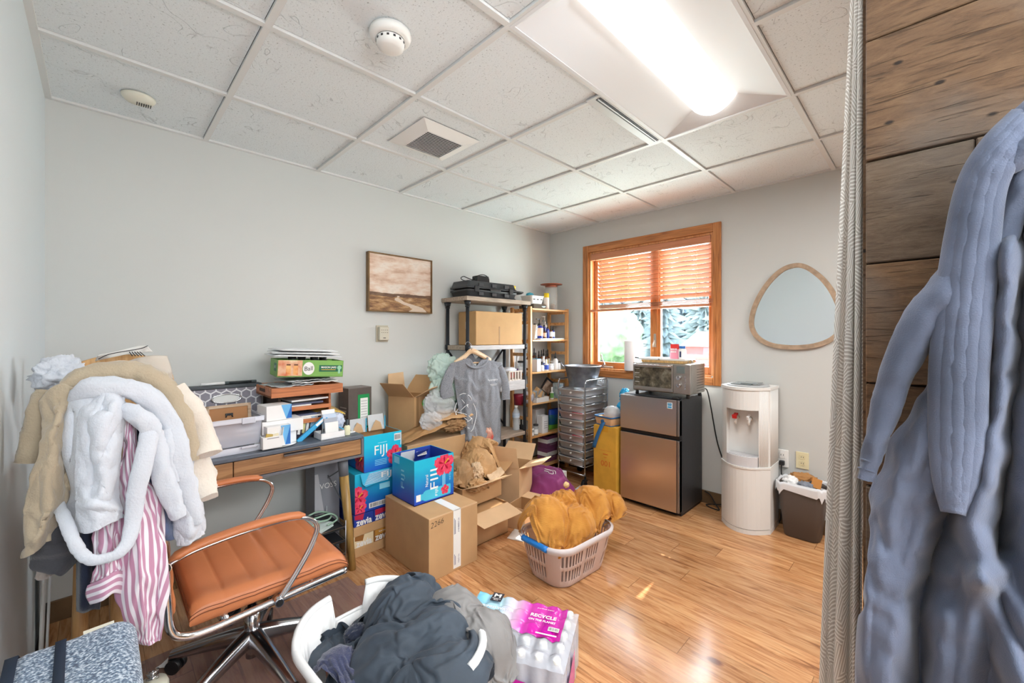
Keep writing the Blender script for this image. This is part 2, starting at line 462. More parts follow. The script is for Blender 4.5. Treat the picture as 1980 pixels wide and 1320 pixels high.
# smoke detector
r = thing('smoke_detector', 'round white smoke detector on the ceiling tile left of the light', 'smoke detector', (0.754, 1.386, HZ))
b = MB(); b.lathe([(0.0, 0), (.072, 0.0), (.074, -.012), (.07, -.024), (.058, -.03), (0.05, -.03)], (0, 0, 0.004), PLW, 32); b.build('base', r)
b = MB(); b.lathe([(.05, -.028), (.05, -.04), (.046, -.052), (.03, -.058), (0, -.058)], (0, 0, 0), PLW, 32)
for k in range(14): a = 2 * PI * k / 14; b.box((.0495 * math.cos(a), .0495 * math.sin(a), -.036), (.003, .008, .007), GRILLE, (0, 0, a))
b.build('sensor_head', r)
r = thing('occupancy_sensor', 'small round cream sensor dome with slots on the ceiling in the corner', 'sensor', (0.13, 2.585, HZ))
CRM = mat('plastic_cream', (226, 223, 208), 0.4)
b = MB(); b.lathe([(0, 0), (.062, 0), (.06, -.008), (.05, -.02), (.028, -.028), (0, -.03)], (0, 0, 0.004), CRM, 28); b.build('housing', r)
b = MB()
for k in range(7): b.box((-.024 + k * .008 + .018, .0, -.0275 + .00012 * (k - 3) ** 2), (.003, .03, .004), GRILLE)
b.build('slots', r)

# ---- wood clad partition on the right
def m_barn(k, a, c, d):
    t = NT('barn_wood_%d' % k); tc = t.n('TexCoord')
    mp = t.n('Mapping', {'Vector': tc.outputs['Object'], 'Location': (0, k * 3.1, k * 1.3), 'Scale': (1, 5.0, 24)})
    g = t.n('TexNoise', {'Vector': mp.outputs[0], 'Scale': 3.0, 'Detail': 10.0, 'Roughness': 0.72, 'Distortion': 0.5})
    base = t.ramp(g.outputs[0], [(0.22, rgb(*a)), (0.46, rgb(*c)), (0.78, rgb(*d))])
    b2 = t.n('TexNoise', {'Vector': tc.outputs['Object'], 'Scale': 5.0, 'Detail': 3.0})
    base = t.mix(t.math('MULTIPLY', t.math('GREATER_THAN', b2.outputs[0], 0.5), t.math('MULTIPLY', t.math('SUBTRACT', b2.outputs[0], 0.5), 2.6)), base, rgb(118, 106, 96))
    mp2 = t.n('Mapping', {'Vector': tc.outputs['Object'], 'Location': (0, k * 1.7, k * 0.3), 'Scale': (1, 14, 26)})
    vo = t.n('TexVoronoi', {'Vector': mp2.outputs[0], 'Scale': 1.0})
    sp = t.ramp(vo.outputs[0], [(0.07, rgb(40, 26, 18)), (0.14, (1, 1, 1, 1))])
    base = t.mix(0.9, base, sp, 'MULTIPLY')
    mp3 = t.n('Mapping', {'Vector': tc.outputs['Object'], 'Location': (0, k * .7, 0), 'Scale': (1, 3.0, 45)})
    cr = t.n('TexNoise', {'Vector': mp3.outputs[0], 'Scale': 3.0, 'Detail': 4.0, 'Distortion': 0.6})
    crk = t.ramp(cr.outputs[0], [(0.30, rgb(70, 46, 30)), (0.40, (1, 1, 1, 1))])
    base = t.mix(0.5, base, crk, 'MULTIPLY')
    t.set(Base_Color=base, Roughness=0.75); t.bump(t.math('ADD', g.outputs[0], t.math('MULTIPLY', crk, 0.6)), 0.7, 0.006)
    return t.m
BW = [m_barn(0, (66, 50, 38), (104, 84, 66), (136, 114, 92)), m_barn(1, (72, 50, 34), (120, 88, 60), (150, 116, 82)), m_barn(2, (64, 46, 32), (108, 80, 56), (138, 106, 76))]
PX = 1.15; PEND = 0.094
b = MB(); zz = [0, 0.2, 0.42, 0.62, 0.82, 1.02, 1.237, 1.488, 1.704, 1.957, 2.19, HZ]
DK = mat('partition_core', (60, 42, 30), 0.8)
b.b2((PX + 0.014, SYB, 0), (PX + 0.12, PEND - 0.004, HZ), DK)
kk = [0, 1, 2, 0, 1, 2, 2, 1, 0, 0, 1]
for i in range(len(zz) - 1):
    sp = [SYB, -1.1 + 0.35 * (i % 3), PEND] if i != 7 else [SYB, -0.062, PEND]
    for j in range(2):
        b.b2((PX - (0.003 if (i + j) % 2 else 0), sp[j] + (0.0015 if j else 0), zz[i] + 0.0022), (PX + 0.018, sp[j + 1], zz[i + 1] - 0.0022), BW[(kk[i] + j * 2) % 3], 0.002, 1)
struct(b, 'wall_partition')
b = MB(); b.b2((PX + 0.018, PEND, 0), (PX + 0.12, PEND + 0.006, HZ), BW[2]); struct(b, 'trim_2')

# ================================================================= WINDOW
def m_oak(name, a, c, d, axis='Z', rough=0.35):
    t = NT(name); tc = t.n('TexCoord'); sc = {'X': (2, 30, 30), 'Y': (30, 2, 30), 'Z': (30, 30, 2)}[axis]
    mp = t.n('Mapping', {'Vector': tc.outputs['Object'], 'Scale': sc})
    g = t.n('TexNoise', {'Vector': mp.outputs[0], 'Scale': 1.6, 'Detail': 6.0, 'Distortion': 0.8})
    t.set(Base_Color=t.ramp(g.outputs[0], [(0.3, rgb(*a)), (0.5, rgb(*c)), (0.7, rgb(*d))]), Roughness=rough)
    t.bump(g.outputs[0], 0.12, 0.002)
    return t.m
OAK = dict(a=(140, 82, 38), c=(186, 118, 62), d=(206, 140, 82))
OAKV = m_oak('oak_vertical', axis='Z', **OAK); OAKH = m_oak('oak_horizontal', axis='Y', **OAK)
OAKB = m_oak('oak_light', (176, 108, 58), (208, 140, 84), (222, 160, 104), 'Z')
r = thing('window_1', None, None, (WX, 1.8, WZ0)); tag(r, kind='structure')
b = MB(r.location); e = 0.02
y0, y1, z0, z1 = 1.145, 2.45, 0.945, 2.235
b.b2((WX - e, WY1, z0), (WX, y1, z1), OAKV, 0.004); b.b2((WX - e, y0, z0), (WX, WY0, z1), OAKV, 0.004)
b.b2((WX - e + 0.001, WY0, WZ1), (WX, WY1, z1), OAKH, 0.004)
b.b2((WX - e + 0.001, WY0, z0), (WX, WY1, WZ0 - 0.012), OAKH, 0.004)
b.build('casing', r)
b = MB(r.location)                                     # jambs and sill board
b.b2((WX - 0.002, WY1 - 0.018, WZ0), (WX + 0.12, WY1, WZ1), OAKB); b.b2((WX - 0.002, WY0, WZ0), (WX + 0.12, WY0 + 0.018, WZ1), OAKB)
b.b2((WX - 0.002, WY0 + .018, WZ1 - 0.018), (WX + 0.12, WY1 - .018, WZ1), OAKB); b.b2((WX - 0.006, WY0 + .018, WZ0 - 0.012), (WX + 0.12, WY1 - .018, WZ0 + 0.004), OAKB)
b.build('jamb', r)
ym = 1.722
def m_glass():
    m = bpy.data.materials.new('window_glass'); m.use_nodes = True; nt = m.node_tree; nt.nodes.clear()
    o = nt.nodes.new('ShaderNodeOutputMaterial'); x = nt.nodes.new('ShaderNodeMixShader'); tr = nt.nodes.new('ShaderNodeBsdfTransparent'); g = nt.nodes.new('ShaderNodeBsdfGlossy')
    g.inputs['Roughness'].default_value = 0.02; tr.inputs[0].default_value = (0.96, 0.98, 0.98, 1); x.inputs[0].default_value = 0.06
    nt.links.new(tr.outputs[0], x.inputs[1]); nt.links.new(g.outputs[0], x.inputs[2]); nt.links.new(x.outputs[0], o.inputs[0]); return m
PANE = m_glass()
for (a, c) in ((WY0 + .018, ym - 0.006), (ym + 0.006, WY1 - .018)):
    b = MB(r.location); X0, X1 = WX + 0.06, WX + 0.1; w = 0.042
    b.b2((X0, a, WZ0 + .004), (X1, a + w, WZ1 - .018), OAKV, 0.004); b.b2((X0, c - w, WZ0 + .004), (X1, c, WZ1 - .018), OAKV, 0.004)
    b.b2((X0 + .001, a + w, WZ0 + .004), (X1 - .001, c - w, WZ0 + .065), OAKH, 0.004); b.b2((X0 + .001, a + w, WZ1 - .075), (X1 - .001, c - w, WZ1 - .018), OAKH, 0.004)
    f = b.build('sash', r)
    b = MB(r.location); b.b2((X0 + 0.02, a + w - .004, WZ0 + .06), (X0 + 0.024, c - w + .004, WZ1 - .07), PANE); b.build('pane', f)
b = MB(r.location); b.b2((WX + 0.05, ym - 0.022, WZ0 + .004), (WX + 0.061, ym + 0.022, WZ1 - .018), OAKV, 0.002); b.build('mullion', r)
CHR = mat('chrome', (214, 216, 220), 0.13, 1.0); STEEL = mat('steel_brushed', (176, 178, 182), 0.34, 1.0)
NICK = mat('nickel_satin', (196, 190, 180), 0.35, 0.9)
b = MB(r.location)
b.b2((WX + 0.048, ym - .012, 1.24), (WX + 0.056, ym + .012, 1.36), NICK, 0.003); b.tube([(WX + .045, ym, 1.30), (WX + .03, ym + .004, 1.27), (WX + .028, ym + .006, 1.24)], 0.005, NICK)
b.build('latch', r)
for yy in (2.2,):
    b = MB(r.location); b.b2((WX + .03, yy - .06, WZ0 + .004), (WX + .06, yy + .06, WZ0 + .026), NICK, 0.006)
    b.tube([(WX + .03, yy + .01, WZ0 + .03), (WX - .0, yy + .03, WZ0 + .08), (WX - .01, yy + .04, WZ0 + .13)], 0.0055, NICK); b.blob((WX - .01, yy + .04, WZ0 + .135), (.009, .009, .009), NICK, 2)
    b.build('crank', r)
# ---- wooden blind
r = thing('window_blind', 'honey wood venetian blind half lowered across the window', 'blind', (WX + 0.02, ym, 2.14))
def m_slat():
    t = NT('blind_slat'); tc = t.n('TexCoord'); mp = t.n('Mapping', {'Vector': tc.outputs['Object'], 'Scale': (40, 2, 40)})
    g = t.n('TexNoise', {'Vector': mp.outputs[0], 'Scale': 1.5, 'Detail': 4.0})
    t.set(Base_Color=t.ramp(g.outputs[0], [(0.3, rgb(190, 118, 80)), (0.7, rgb(212, 146, 108))]), Roughness=0.38)
    return t.m
SL = m_slat(); BY0, BY1 = WY0 + 0.024, WY1 - 0.024
b = MB(r.location); b.b2((WX - 0.005, BY0 - .003, 2.085), (WX + 0.035, BY1 + .003, 2.145), SL, 0.003); b.build('valance', r)
for k in range(11):
    b = MB(r.location); z = 2.062 - k * 0.0385
    b.box((WX + 0.018, ym, z), (0.048, BY1 - BY0, 0.003), SL, (0, 0.62, 0), 0.0008, 1); b.build('slat', r)
b = MB(r.location)
for k in range(5): b.box((WX + 0.018, ym, 1.637 - k * 0.0075), (0.05, BY1 - BY0, 0.004), SL, None, 0.001, 1)
b.build('stacked_slats', r)
b = MB(r.location); b.b2((WX - 0.006, BY0, 1.578), (WX + 0.043, BY1, 1.6), SL, 0.004); b.build('bottom_rail', r)
b = MB(r.location); CORD = mat('cord_tan', (222, 196, 160), 0.8)
for fy in (.1, .36, .62, .9):
    y = BY1 + (BY0 - BY1) * fy
    for dx in (-.008, .044): b.tube([(WX + dx, y, 2.09), (WX + dx, y, 1.58)], .0011, CORD, 5)
    for k in range(11): b.box((WX + 0.018, y, 2.060 - k * 0.0385), (0.05, .0016, .001), CORD, (0, .62, 0))
b.build('ladder_cords', r)
b = MB(r.location); b.tube([(WX - .012, BY1 - .06, 2.09), (WX - .014, BY1 - .06, 1.25)], .003, SL, 6); b.build('wand', r)

# ================================================================= OUTSIDE
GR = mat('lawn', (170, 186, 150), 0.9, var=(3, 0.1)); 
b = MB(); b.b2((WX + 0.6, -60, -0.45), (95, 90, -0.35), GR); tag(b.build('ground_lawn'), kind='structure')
TRK = mat('bark', (160, 158, 160), 0.9); LEAF = [mat('leaf_%d' % i, c, 0.8, var=(1.2, 0.4)) for i, c in enumerate([(140, 154, 162), (150, 162, 164), (126, 142, 154), (140, 166, 134)])]  # bright bluish haze is put into the pale leaf and bark colours
def make_tree(kind, k):
    r = thing('tree', '', 'tree', (0, 0, -0.36), group='trees across the lawn')
    b = MB(); H = 9.0 if kind == 'spruce' else 3.2
    if kind == 'spruce':
        b.cyl((0, 0, 0), (0, 0, H * .95), .16, TRK, .03, 8); b.build('trunk', r); b = MB()
        rnd = random.Random(k)
        for t in range(34):
            z = .5 + t * (H - .9) / 34; R = (1.75 * (1 - t / 36.0) + .1) * rnd.uniform(.75, 1.15)
            n = 34; vs = []
            for i in range(n):
                a = 2 * PI * i / n; q = R * (1 if i % 2 else .45) * rnd.uniform(.55, 1.2); vs.append((q * math.cos(a), q * math.sin(a), z - .3 * rnd.uniform(.2, 1.8)))
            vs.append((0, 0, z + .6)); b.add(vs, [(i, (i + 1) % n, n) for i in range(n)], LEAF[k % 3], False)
        b.build('needles', r)
    else:
        b.cyl((0, 0, 0), (0, 0, 1.6), .1, TRK, .06, 8); b.build('trunk', r); b = MB()
        b.blob((0, 0, 1.75), (1.5, 1.5, 1.45), LEAF[3], 4, lambda n: 0.78 + .35 * crease(n * 2.2, k)); b.build('foliage', r)
    return r
def put_tree(i, x, y, s, kind, lab, cache={}):
    if (kind, i % 3) not in cache:
        t = cache[(kind, i % 3)] = make_tree(kind, i % 3); t.location = (x, y, -.36); t.scale = (s, s, s); t['label'] = lab
    else: dup(cache[(kind, i % 3)], (x, y, -.36), (0, 0, i * 1.1), lab, (s, s, s))
rnd = random.Random(4)
SPL = 'dark spruce in the hazy tree line across the lawn'
for i in range(12):
    d = (26, 33, 41)[i % 3]; a = math.radians(17.5 + (i // 3) * 7.6 + (i % 3) * 2.6)
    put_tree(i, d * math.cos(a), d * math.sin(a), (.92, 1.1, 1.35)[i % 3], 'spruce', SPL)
put_tree(0, 19.5, 11.9, 1.0, 'bush', 'round pale green bush on the lawn seen through the left window pane')
r = thing('red_shed', 'small red shed, pale with haze, on the lawn seen through the right window pane', 'shed', (14.5, 5.35, -.36))
RED = mat('shed_red', (206, 92, 96), 0.8); b = MB(r.location)  # haze is put into the pinkish reds of wall and roof
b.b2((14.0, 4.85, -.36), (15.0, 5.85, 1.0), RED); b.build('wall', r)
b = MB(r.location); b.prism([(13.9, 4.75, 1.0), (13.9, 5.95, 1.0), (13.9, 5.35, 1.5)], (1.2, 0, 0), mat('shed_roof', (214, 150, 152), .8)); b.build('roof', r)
# ================================================================= THINGS ON THE WALLS
def m_paint():
    t = NT('landscape_paint'); tc = t.n('TexCoord'); s = t.n('SeparateXYZ', {0: tc.outputs['Object']})
    x, z = s.outputs[0], s.outputs[2]
    nv = t.n('Mapping', {'Vector': tc.outputs['Object'], 'Scale': (5, 5, 15)})
    n = t.n('TexNoise', {'Vector': nv.outputs[0], 'Scale': 1.0, 'Detail': 7.0, 'Roughness': 0.6})
    sky = t.ramp(n.outputs[0], [(0.36, rgb(196, 158, 134)), (0.47, rgb(222, 196, 176)), (0.6, rgb(234, 222, 210)), (0.74, rgb(200, 182, 168))])
    nv2 = t.n('Mapping', {'Vector': tc.outputs['Object'], 'Scale': (9, 9, 40)})
    n2 = t.n('TexNoise', {'Vector': nv2.outputs[0], 'Scale': 1.0, 'Detail': 8.0, 'Roughness': 0.7})
    land = t.ramp(n2.outputs[0], [(0.3, rgb(84, 56, 40)), (0.45, rgb(136, 98, 66)), (0.56, rgb(176, 136, 92)), (0.7, rgb(206, 178, 146))])
    hz = t.math('ADD', z, t.math('MULTIPLY', t.math('SUBTRACT', n.outputs[0], .5), 0.03))
    island = t.math('LESS_THAN', hz, -0.075)
    dark = t.math('MULTIPLY', island, t.math('GREATER_THAN', hz, -0.098))
    # pale winding river
    cx = t.math('ADD', t.math('MULTIPLY', t.math('ADD', z, 0.09), -1.75), t.math('SUBTRACT', t.math('MULTIPLY', t.math('SINE', t.math('MULTIPLY', z, 62.0)), 0.035), 0.05))
    d = t.math('ABSOLUTE', t.math('SUBTRACT', x, cx)); wd = t.math('ADD', t.math('MULTIPLY', t.math('SUBTRACT', -0.095, z), 0.55), 0.012)
    riv = t.math('MULTIPLY', t.math('LESS_THAN', t.math('ADD', d, t.math('MULTIPLY', t.math('SUBTRACT', n2.outputs[0], .5), .09)), wd), t.math('LESS_THAN', z, -0.09))
    col = t.mix(island, sky, land); col = t.mix(t.math('MULTIPLY', dark, .75), col, rgb(84, 62, 56)); col = t.mix(t.math('MULTIPLY', riv, .8), col, rgb(226, 208, 190))
    t.set(Base_Color=col, Roughness=0.6); t.bump(n2.outputs[0], .3, .003); return t.m
r = thing('landscape_painting', 'framed brown and cream marsh landscape painting on the long wall', 'painting', (1.648, WY - 0.02, 1.735))
b = MB(r.location); b.b2((1.385, WY - .03, 1.528), (1.912, WY - .004, 1.943), m_paint()); b.build('canvas', r)
b = MB(r.location); FRM = mat('frame_bronze', (120, 92, 58), 0.4, 0.4, var=(20, .2)); w = .009
b.b2((1.376, WY - .042, 1.519), (1.376 + w, WY - .002, 1.952), FRM); b.b2((1.921 - w, WY - .042, 1.519), (1.921, WY - .002, 1.952), FRM)
b.b2((1.376 + w, WY - .041, 1.519), (1.921 - w, WY - .002, 1.519 + w), FRM); b.b2((1.376 + w, WY - .041, 1.952 - w), (1.921 - w, WY - .002, 1.952), FRM); b.build('frame', r)
r = thing('thermostat', 'beige wall control box below the landscape painting', 'thermostat', (1.5, WY, 1.355))
TAN = mat('control_beige', (192, 184, 164), 0.5); TAN2 = mat('control_face', (204, 198, 182), 0.45)
b = MB(r.location); b.b2((1.452, WY - .008, 1.295), (1.548, WY, 1.418), TAN, .002); b.build('wall_plate', r)
b = MB(r.location); b.b2((1.464, WY - .04, 1.307), (1.54, WY - .008, 1.406), TAN2, .004)
for k in range(8): b.b2((1.478 + (k % 4) * .015, WY - .0405, 1.38 - (k // 4) * .018), (1.484 + (k % 4) * .015, WY - .04, 1.385 - (k // 4) * .018), mat('slot_brown', (120, 112, 96), .6))
b.b2((1.492, WY - .041, 1.322), (1.512, WY - .04, 1.327), GRILLE); b.build('cover', r)
# organic mirror
def z2(pts): return [wx(1430 + x / 6.6, 490 + y / 6.6, WX - .022) for x, y in pts]
outl = [(720, 120), (560, 165), (420, 270), (300, 410), (205, 570), (145, 720), (118, 860), (130, 965), (185, 1065), (285, 1145), (430, 1200), (640, 1224), (850, 1218), (1020, 1188), (1180, 1125), (1300, 1020), (1352, 880), (1325, 720), (1225, 490), (1110, 330), (980, 215), (850, 140)]
P = z2(outl); N = len(P); O = [catmull([P[(i - 1) % N], P[i], P[(i + 1) % N], P[(i + 2) % N]], (1 + f / 4) / 3) for i in range(N) for f in range(4)]
cen = sum(P, V()) / N
I = []
for k, p in enumerate(O):
    tg = (O[(k + 1) % len(O)] - O[k - 1]).normalized(); nn = tg.cross(V((1, 0, 0))).normalized()
    if nn.dot(cen - p) < 0: nn = -nn
    I.append(p + nn * .031)
r = thing('wall_mirror', 'rounded pebble-shaped mirror in a thin pale wood frame on the window wall', 'mirror', (WX, cen.y, cen.z))
b = MB(r.location); WDM = mat('mirror_wood', (176, 152, 128), .6, var=(30, .18)); n = len(O); D = V((.02, 0, 0)); rec = V((.012, 0, 0))
b.add(O + I + [p + D for p in O] + [p + rec for p in I], [(i, n + i, n + (i + 1) % n, (i + 1) % n) for i in range(n)] + [(2 * n + i, i, (i + 1) % n, 2 * n + (i + 1) % n) for i in range(n)] + [(n + i, 3 * n + i, 3 * n + (i + 1) % n, n + (i + 1) % n) for i in range(n)], WDM)
b.build('frame', r)
b = MB(r.location); b.poly([p + V((.011, 0, 0)) for p in I][::-1], mat('mirror_silver', (228, 234, 236), .02, 1.0)); b.build('glass', r)
OUTC = mat('outlet_cream', (232, 222, 184), .4); OUTW = mat('outlet_white', (240, 240, 238), .35)
r = thing('wall_outlet', 'cream wall outlet plate above the waste bin', 'outlet', (WX, .618, .475))
b = MB(r.location); b.b2((WX - .007, .581, .418), (WX, .655, .533), OUTC, .002); b.build('plate', r)
b = MB(r.location)
for zz_ in (.455, .498): b.b2((WX - .009, .604, zz_ - .014), (WX - .006, .632, zz_ + .014), OUTC, .004); b.b2((WX - .0095, .610, zz_ - .004), (WX - .009, .6125, zz_ + .006), GRILLE); b.b2((WX - .0095, .6225, zz_ - .004), (WX - .009, .625, zz_ + .006), GRILLE)
b.build('socket', r)
r = thing('power_outlet', 'white outlet with a black plug on the wall beside the water cooler', 'outlet', (WX, .735, .47))
b = MB(r.location); b.b2((WX - .014, .698, .408), (WX, .772, .53), OUTW, .004); b.build('plate', r)
b = MB(r.location); b.b2((WX - .017, .718, .47), (WX - .013, .752, .515), OUTW, .004); b.b2((WX - .0175, .726, .488), (WX - .017, .729, .5), GRILLE); b.b2((WX - .0175, .741, .488), (WX - .017, .744, .5), GRILLE); b.build('socket', r)
BLKP = mat('black_plastic', (34, 35, 38), .45); BLKR = mat('black_rubber', (26, 26, 28), .6)
b = MB((WX, .735, .44)); b.b2((WX - .045, .718, .424), (WX - .0145, .75, .456), BLKP, .006)
b.tube(smooth_path([(WX - .04, .734, .43), (WX - .05, .733, .38), (WX - .03, .73, .25), (WX - .045, .735, .1), (WX - .03, .76, .012), (WX - .02, .9, .01)], 30), .004, BLKR, 6)
single(b, 'black_cable', 'black plug and cord dropping from the white outlet beside the cooler', 'cord', (WX, .735, .44))

# ================================================================= FRIDGE
def m_stainless():
    t = NT('stainless_door'); tc = t.n('TexCoord'); mp = t.n('Mapping', {'Vector': tc.outputs['Object'], 'Scale': (1, 1, 220)})
    n = t.n('TexNoise', {'Vector': mp.outputs[0], 'Scale': 2.0, 'Detail': 2.0})
    t.set(Base_Color=rgb(196, 186, 180), Metallic=1.0, Roughness=t.math('ADD', t.math('MULTIPLY', n.outputs[0], .06), .27)); t.b.inputs['Anisotropic'].default_value = .5
    return t.m
SST = m_stainless(); FBK = mat('fridge_black', (52, 54, 58), .38, var=(60, .1), bump=(300, .1))
FX, FY0, FY1, FZ = 3.0, 1.284, 1.768, .875
r = thing('mini_fridge', 'two-door stainless mini fridge with black sides under the window', 'fridge', (3.23, 1.53, 0))
b = MB(r.location); b.b2((FX + .055, FY0 + .002, .02), (3.44, FY1 - .002, FZ), FBK, .006); b.b2((FX + .06, FY0 + .01, 0.0), (3.42, FY1 - .01, .03), BLKP); b.build('cabinet', r)
def fdoor(z0, z1, nm):
    b = MB(r.location); b.b2((FX + .004, FY0, z0), (FX + .05, FY1, z1), BLKP, .004); b.b2((FX, FY0 + .022, z0 + .003), (FX + .006, FY1 - .001, z1 - .003), SST, .002)
    b.b2((FX + .001, FY0 + .0, z0 + .003), (FX + .05, FY0 + .021, z1 - .003), mat('door_edge', (150, 150, 154), .3, 1.0), .006); return b.build(nm, r)
d1 = fdoor(.598, FZ - .006, 'freezer_door'); d2 = fdoor(.035, .572, 'fridge_door')
b = MB(r.location); b.b2((FX + .012, FY0 + .003, .573), (FX + .055, FY1 - .003, .597), mat('gap_black', (20, 20, 22), .4), .003); b.build('recessed_grip', r)
b = MB(r.location); EB = mat('sticker_blue', (40, 150, 205), .4); b.b2((FX - .0012, 1.335, .80), (FX, 1.375, .845), mat('sticker_white', (232, 242, 246), .4))
b.b2((FX - .0018, 1.34, .822), (FX - .0012, 1.37, .841), EB); b.b2((FX - .0018, 1.34, .805), (FX - .0012, 1.37, .817), EB)
b.text('energy', (FX - .0018, 1.355, .833), (0, -1, 0), (0, 0, 1), .006, OUTW, .022); b.build('energy_sticker', d1)
b = MB(r.location); b.b2((FX + .006, FY0 + .01, FZ - .004), (FX + .075, FY0 + .06, FZ + .01), BLKP, .004); b.build('hinge', r)
b = MB((3.44, 1.25, .8)); b.tube(smooth_path([(3.405, 1.262, .925), (3.425, 1.24, .9), (3.44, 1.215, .75), (3.442, 1.17, .5), (3.437, 1.1, .3)], 30), .0045, BLKR, 6); single(b, 'appliance_cord', 'black cord hanging from the toaster oven down the wall to the cooler', 'cord', (3.44, 1.25, .8))
b = MB((3.4, 1.2, 0)); b.tube(smooth_path([(3.432, 1.262, .1), (3.425, 1.22, .085), (3.4, 1.17, .03), (3.36, 1.13, .008), (3.37, 1.2, .006), (3.41, 1.24, .006), (3.425, 1.14, .03), (3.42, 1.08, .06)], 50), .0045, BLKR, 6); single(b, 'fridge_cord', 'black cord looped on the floor between fridge and cooler', 'cord', (3.4, 1.2, 0))

# ================================================================= TOASTER OVEN
OX, OY0, OY1, OZ0, OZ1 = 3.05, 1.223, 1.69, .905, 1.13
r = thing('toaster_oven', 'silver toaster oven with two knobs standing on the mini fridge', 'toaster oven', (3.19, 1.456, .876))
OST = mat('oven_steel', (186, 182, 176), .32, 1.0, var=(8, .12)); b = MB(r.location)
b.b2((OX + .012, OY0, OZ0), (OX + .28, OY1, OZ1), OST, .01, 3)
for k in range(9):
    for j in range(7): b.b2((OX + .12 + j * .019, OY0 - .0008, .925 + k * .02), (OX + .131 + j * .019, OY0 + .001, .929 + k * .02), GRILLE)
b.build('housing', r)
b = MB(r.location); b.b2((OX - .002, OY0 + .001, OZ0 + .004), (OX + .014, OY0 + .128, OZ1 - .004), OST, .003); b.build('control_panel', r)
b = MB(r.location); b.b2((OX - .004, OY0 + .04, 1.062), (OX - .001, OY0 + .102, 1.112), mat('lcd_grey', (108, 118, 118), .2), .001); b.build('display', r)
for zk in (1.028, .972):
    b = MB(r.location); b.cyl((OX - .003, OY0 + .083, zk), (OX - .022, OY0 + .083, zk), .018, mat('knob_silver', (206, 206, 208), .25, 1.0), .016, 20); b.b2((OX - .0235, OY0 + .0815, zk), (OX - .022, OY0 + .0845, zk + .014), GRILLE); b.build('knob', r)
for k in range(6):
    b = MB(r.location); b.cyl((OX - .002, OY0 + .036, 1.034 - k * .017), (OX - .007, OY0 + .036, 1.034 - k * .017), .0085 if k == 0 else .0055, mat('knob_silver', (206, 206, 208), .25, 1.0), None, 12); b.build('button', r)
b = MB(r.location); DY0, DY1 = OY0 + .13, OY1 - .016
b.b2((OX - .001, DY0, OZ0 + .01), (OX + .014, DY1, OZ1 - .006), OST, .003); dd = b.build('door', r)
def m_ovglass():
    t = NT('oven_glass'); tc = t.n('TexCoord'); n = t.n('TexNoise', {'Vector': tc.outputs['Object'], 'Scale': 14.0, 'Detail': 6.0, 'Roughness': .65})
    t.set(Base_Color=t.ramp(n.outputs[0], [(.38, rgb(46, 44, 38)), (.55, rgb(98, 92, 76)), (.72, rgb(150, 146, 130))]), Roughness=.22); return t.m
b = MB(r.location); b.b2((OX - .0022, DY0 + .012, OZ0 + .038), (OX, DY1 - .006, OZ1 - .035), m_ovglass())
for k in range(4): b.b2((OX - .003, DY1 - .05, 1.08 - k * .035), (OX - .002, DY1 - .012, 1.083 - k * .035), PLW)
b.build('glass', dd)
b = MB(r.location); zH = OZ1 - .018; b.tube(smooth_path([(OX, DY0 + .02, zH), (OX - .028, DY0 + .024, zH), (OX - .032, (DY0 + DY1) / 2, zH), (OX - .028, DY1 - .024, zH), (OX, DY1 - .02, zH)], 24), .008, CHR, 10); b.build('handle', dd)
for (x, y) in ((OX + .03, OY0 + .03), (OX + .03, OY1 - .03), (OX + .25, OY0 + .03), (OX + .25, OY1 - .03)):
    b = MB(r.location); b.cyl((x, y, .8755), (x, y, .91), .014, BLKP, .012, 12); b.build('foot', r)
b = MB((3.19, 1.45, OZ1)); b.b2((OX + .02, 1.285, OZ1 + .0005), (OX + .25, 1.62, OZ1 + .021), mat('cutting_board', (206, 168, 112), .5, var=(30, .25), stretch=(1, 6, 1)), .004); single(b, 'cutting_board', 'wooden cutting board lying on top of the toaster oven', 'cutting board', (3.19, 1.45, OZ1))
r = thing('white_tray', 'white rimmed tray on top of the cutting board', 'tray', (3.18, 1.46, OZ1 + .0215))
b = MB(r.location); b.b2((OX + .02, 1.275, OZ1 + .0215), (OX + .24, 1.645, OZ1 + .027), PLW, .002)
for lo, hi in (((OX + .02, 1.275), (OX + .026, 1.645)), ((OX + .234, 1.275), (OX + .24, 1.645)), ((OX + .02, 1.275), (OX + .24, 1.281)), ((OX + .02, 1.639), (OX + .24, 1.645))): b.b2((lo[0], lo[1], OZ1 + .024), (hi[0], hi[1], OZ1 + .036), PLW, .002)
b.build('tray_body', r)
b = MB(r.location); b.cyl((OX + .014, 1.47, OZ1 + .03), (OX + .021, 1.47, OZ1 + .03), .007, NICK, None, 10); b.cyl((OX + .02, 1.645, OZ1 + .034), (OX + .02, 1.672, OZ1 + .036), .005, GRILLE, None, 8); b.build('fitting', r)
r = thing('wire_rack_stand', 'small chrome wire stand at the right end on top of the toaster oven', 'rack', (3.15, 1.255, OZ1)); b = MB(r.location)
for dx in (0, .06): b.tube([(OX + .07 + dx, 1.236, OZ1 + .003), (OX + .07 + dx, 1.236, OZ1 + .028), (OX + .07 + dx, 1.268, OZ1 + .028), (OX + .07 + dx, 1.268, OZ1 + .003)], .003, CHR, 6)
b.tube([(OX + .06, 1.25, OZ1 + .03), (OX + .15, 1.25, OZ1 + .03)], .003, CHR, 6); b.build('wire', r)
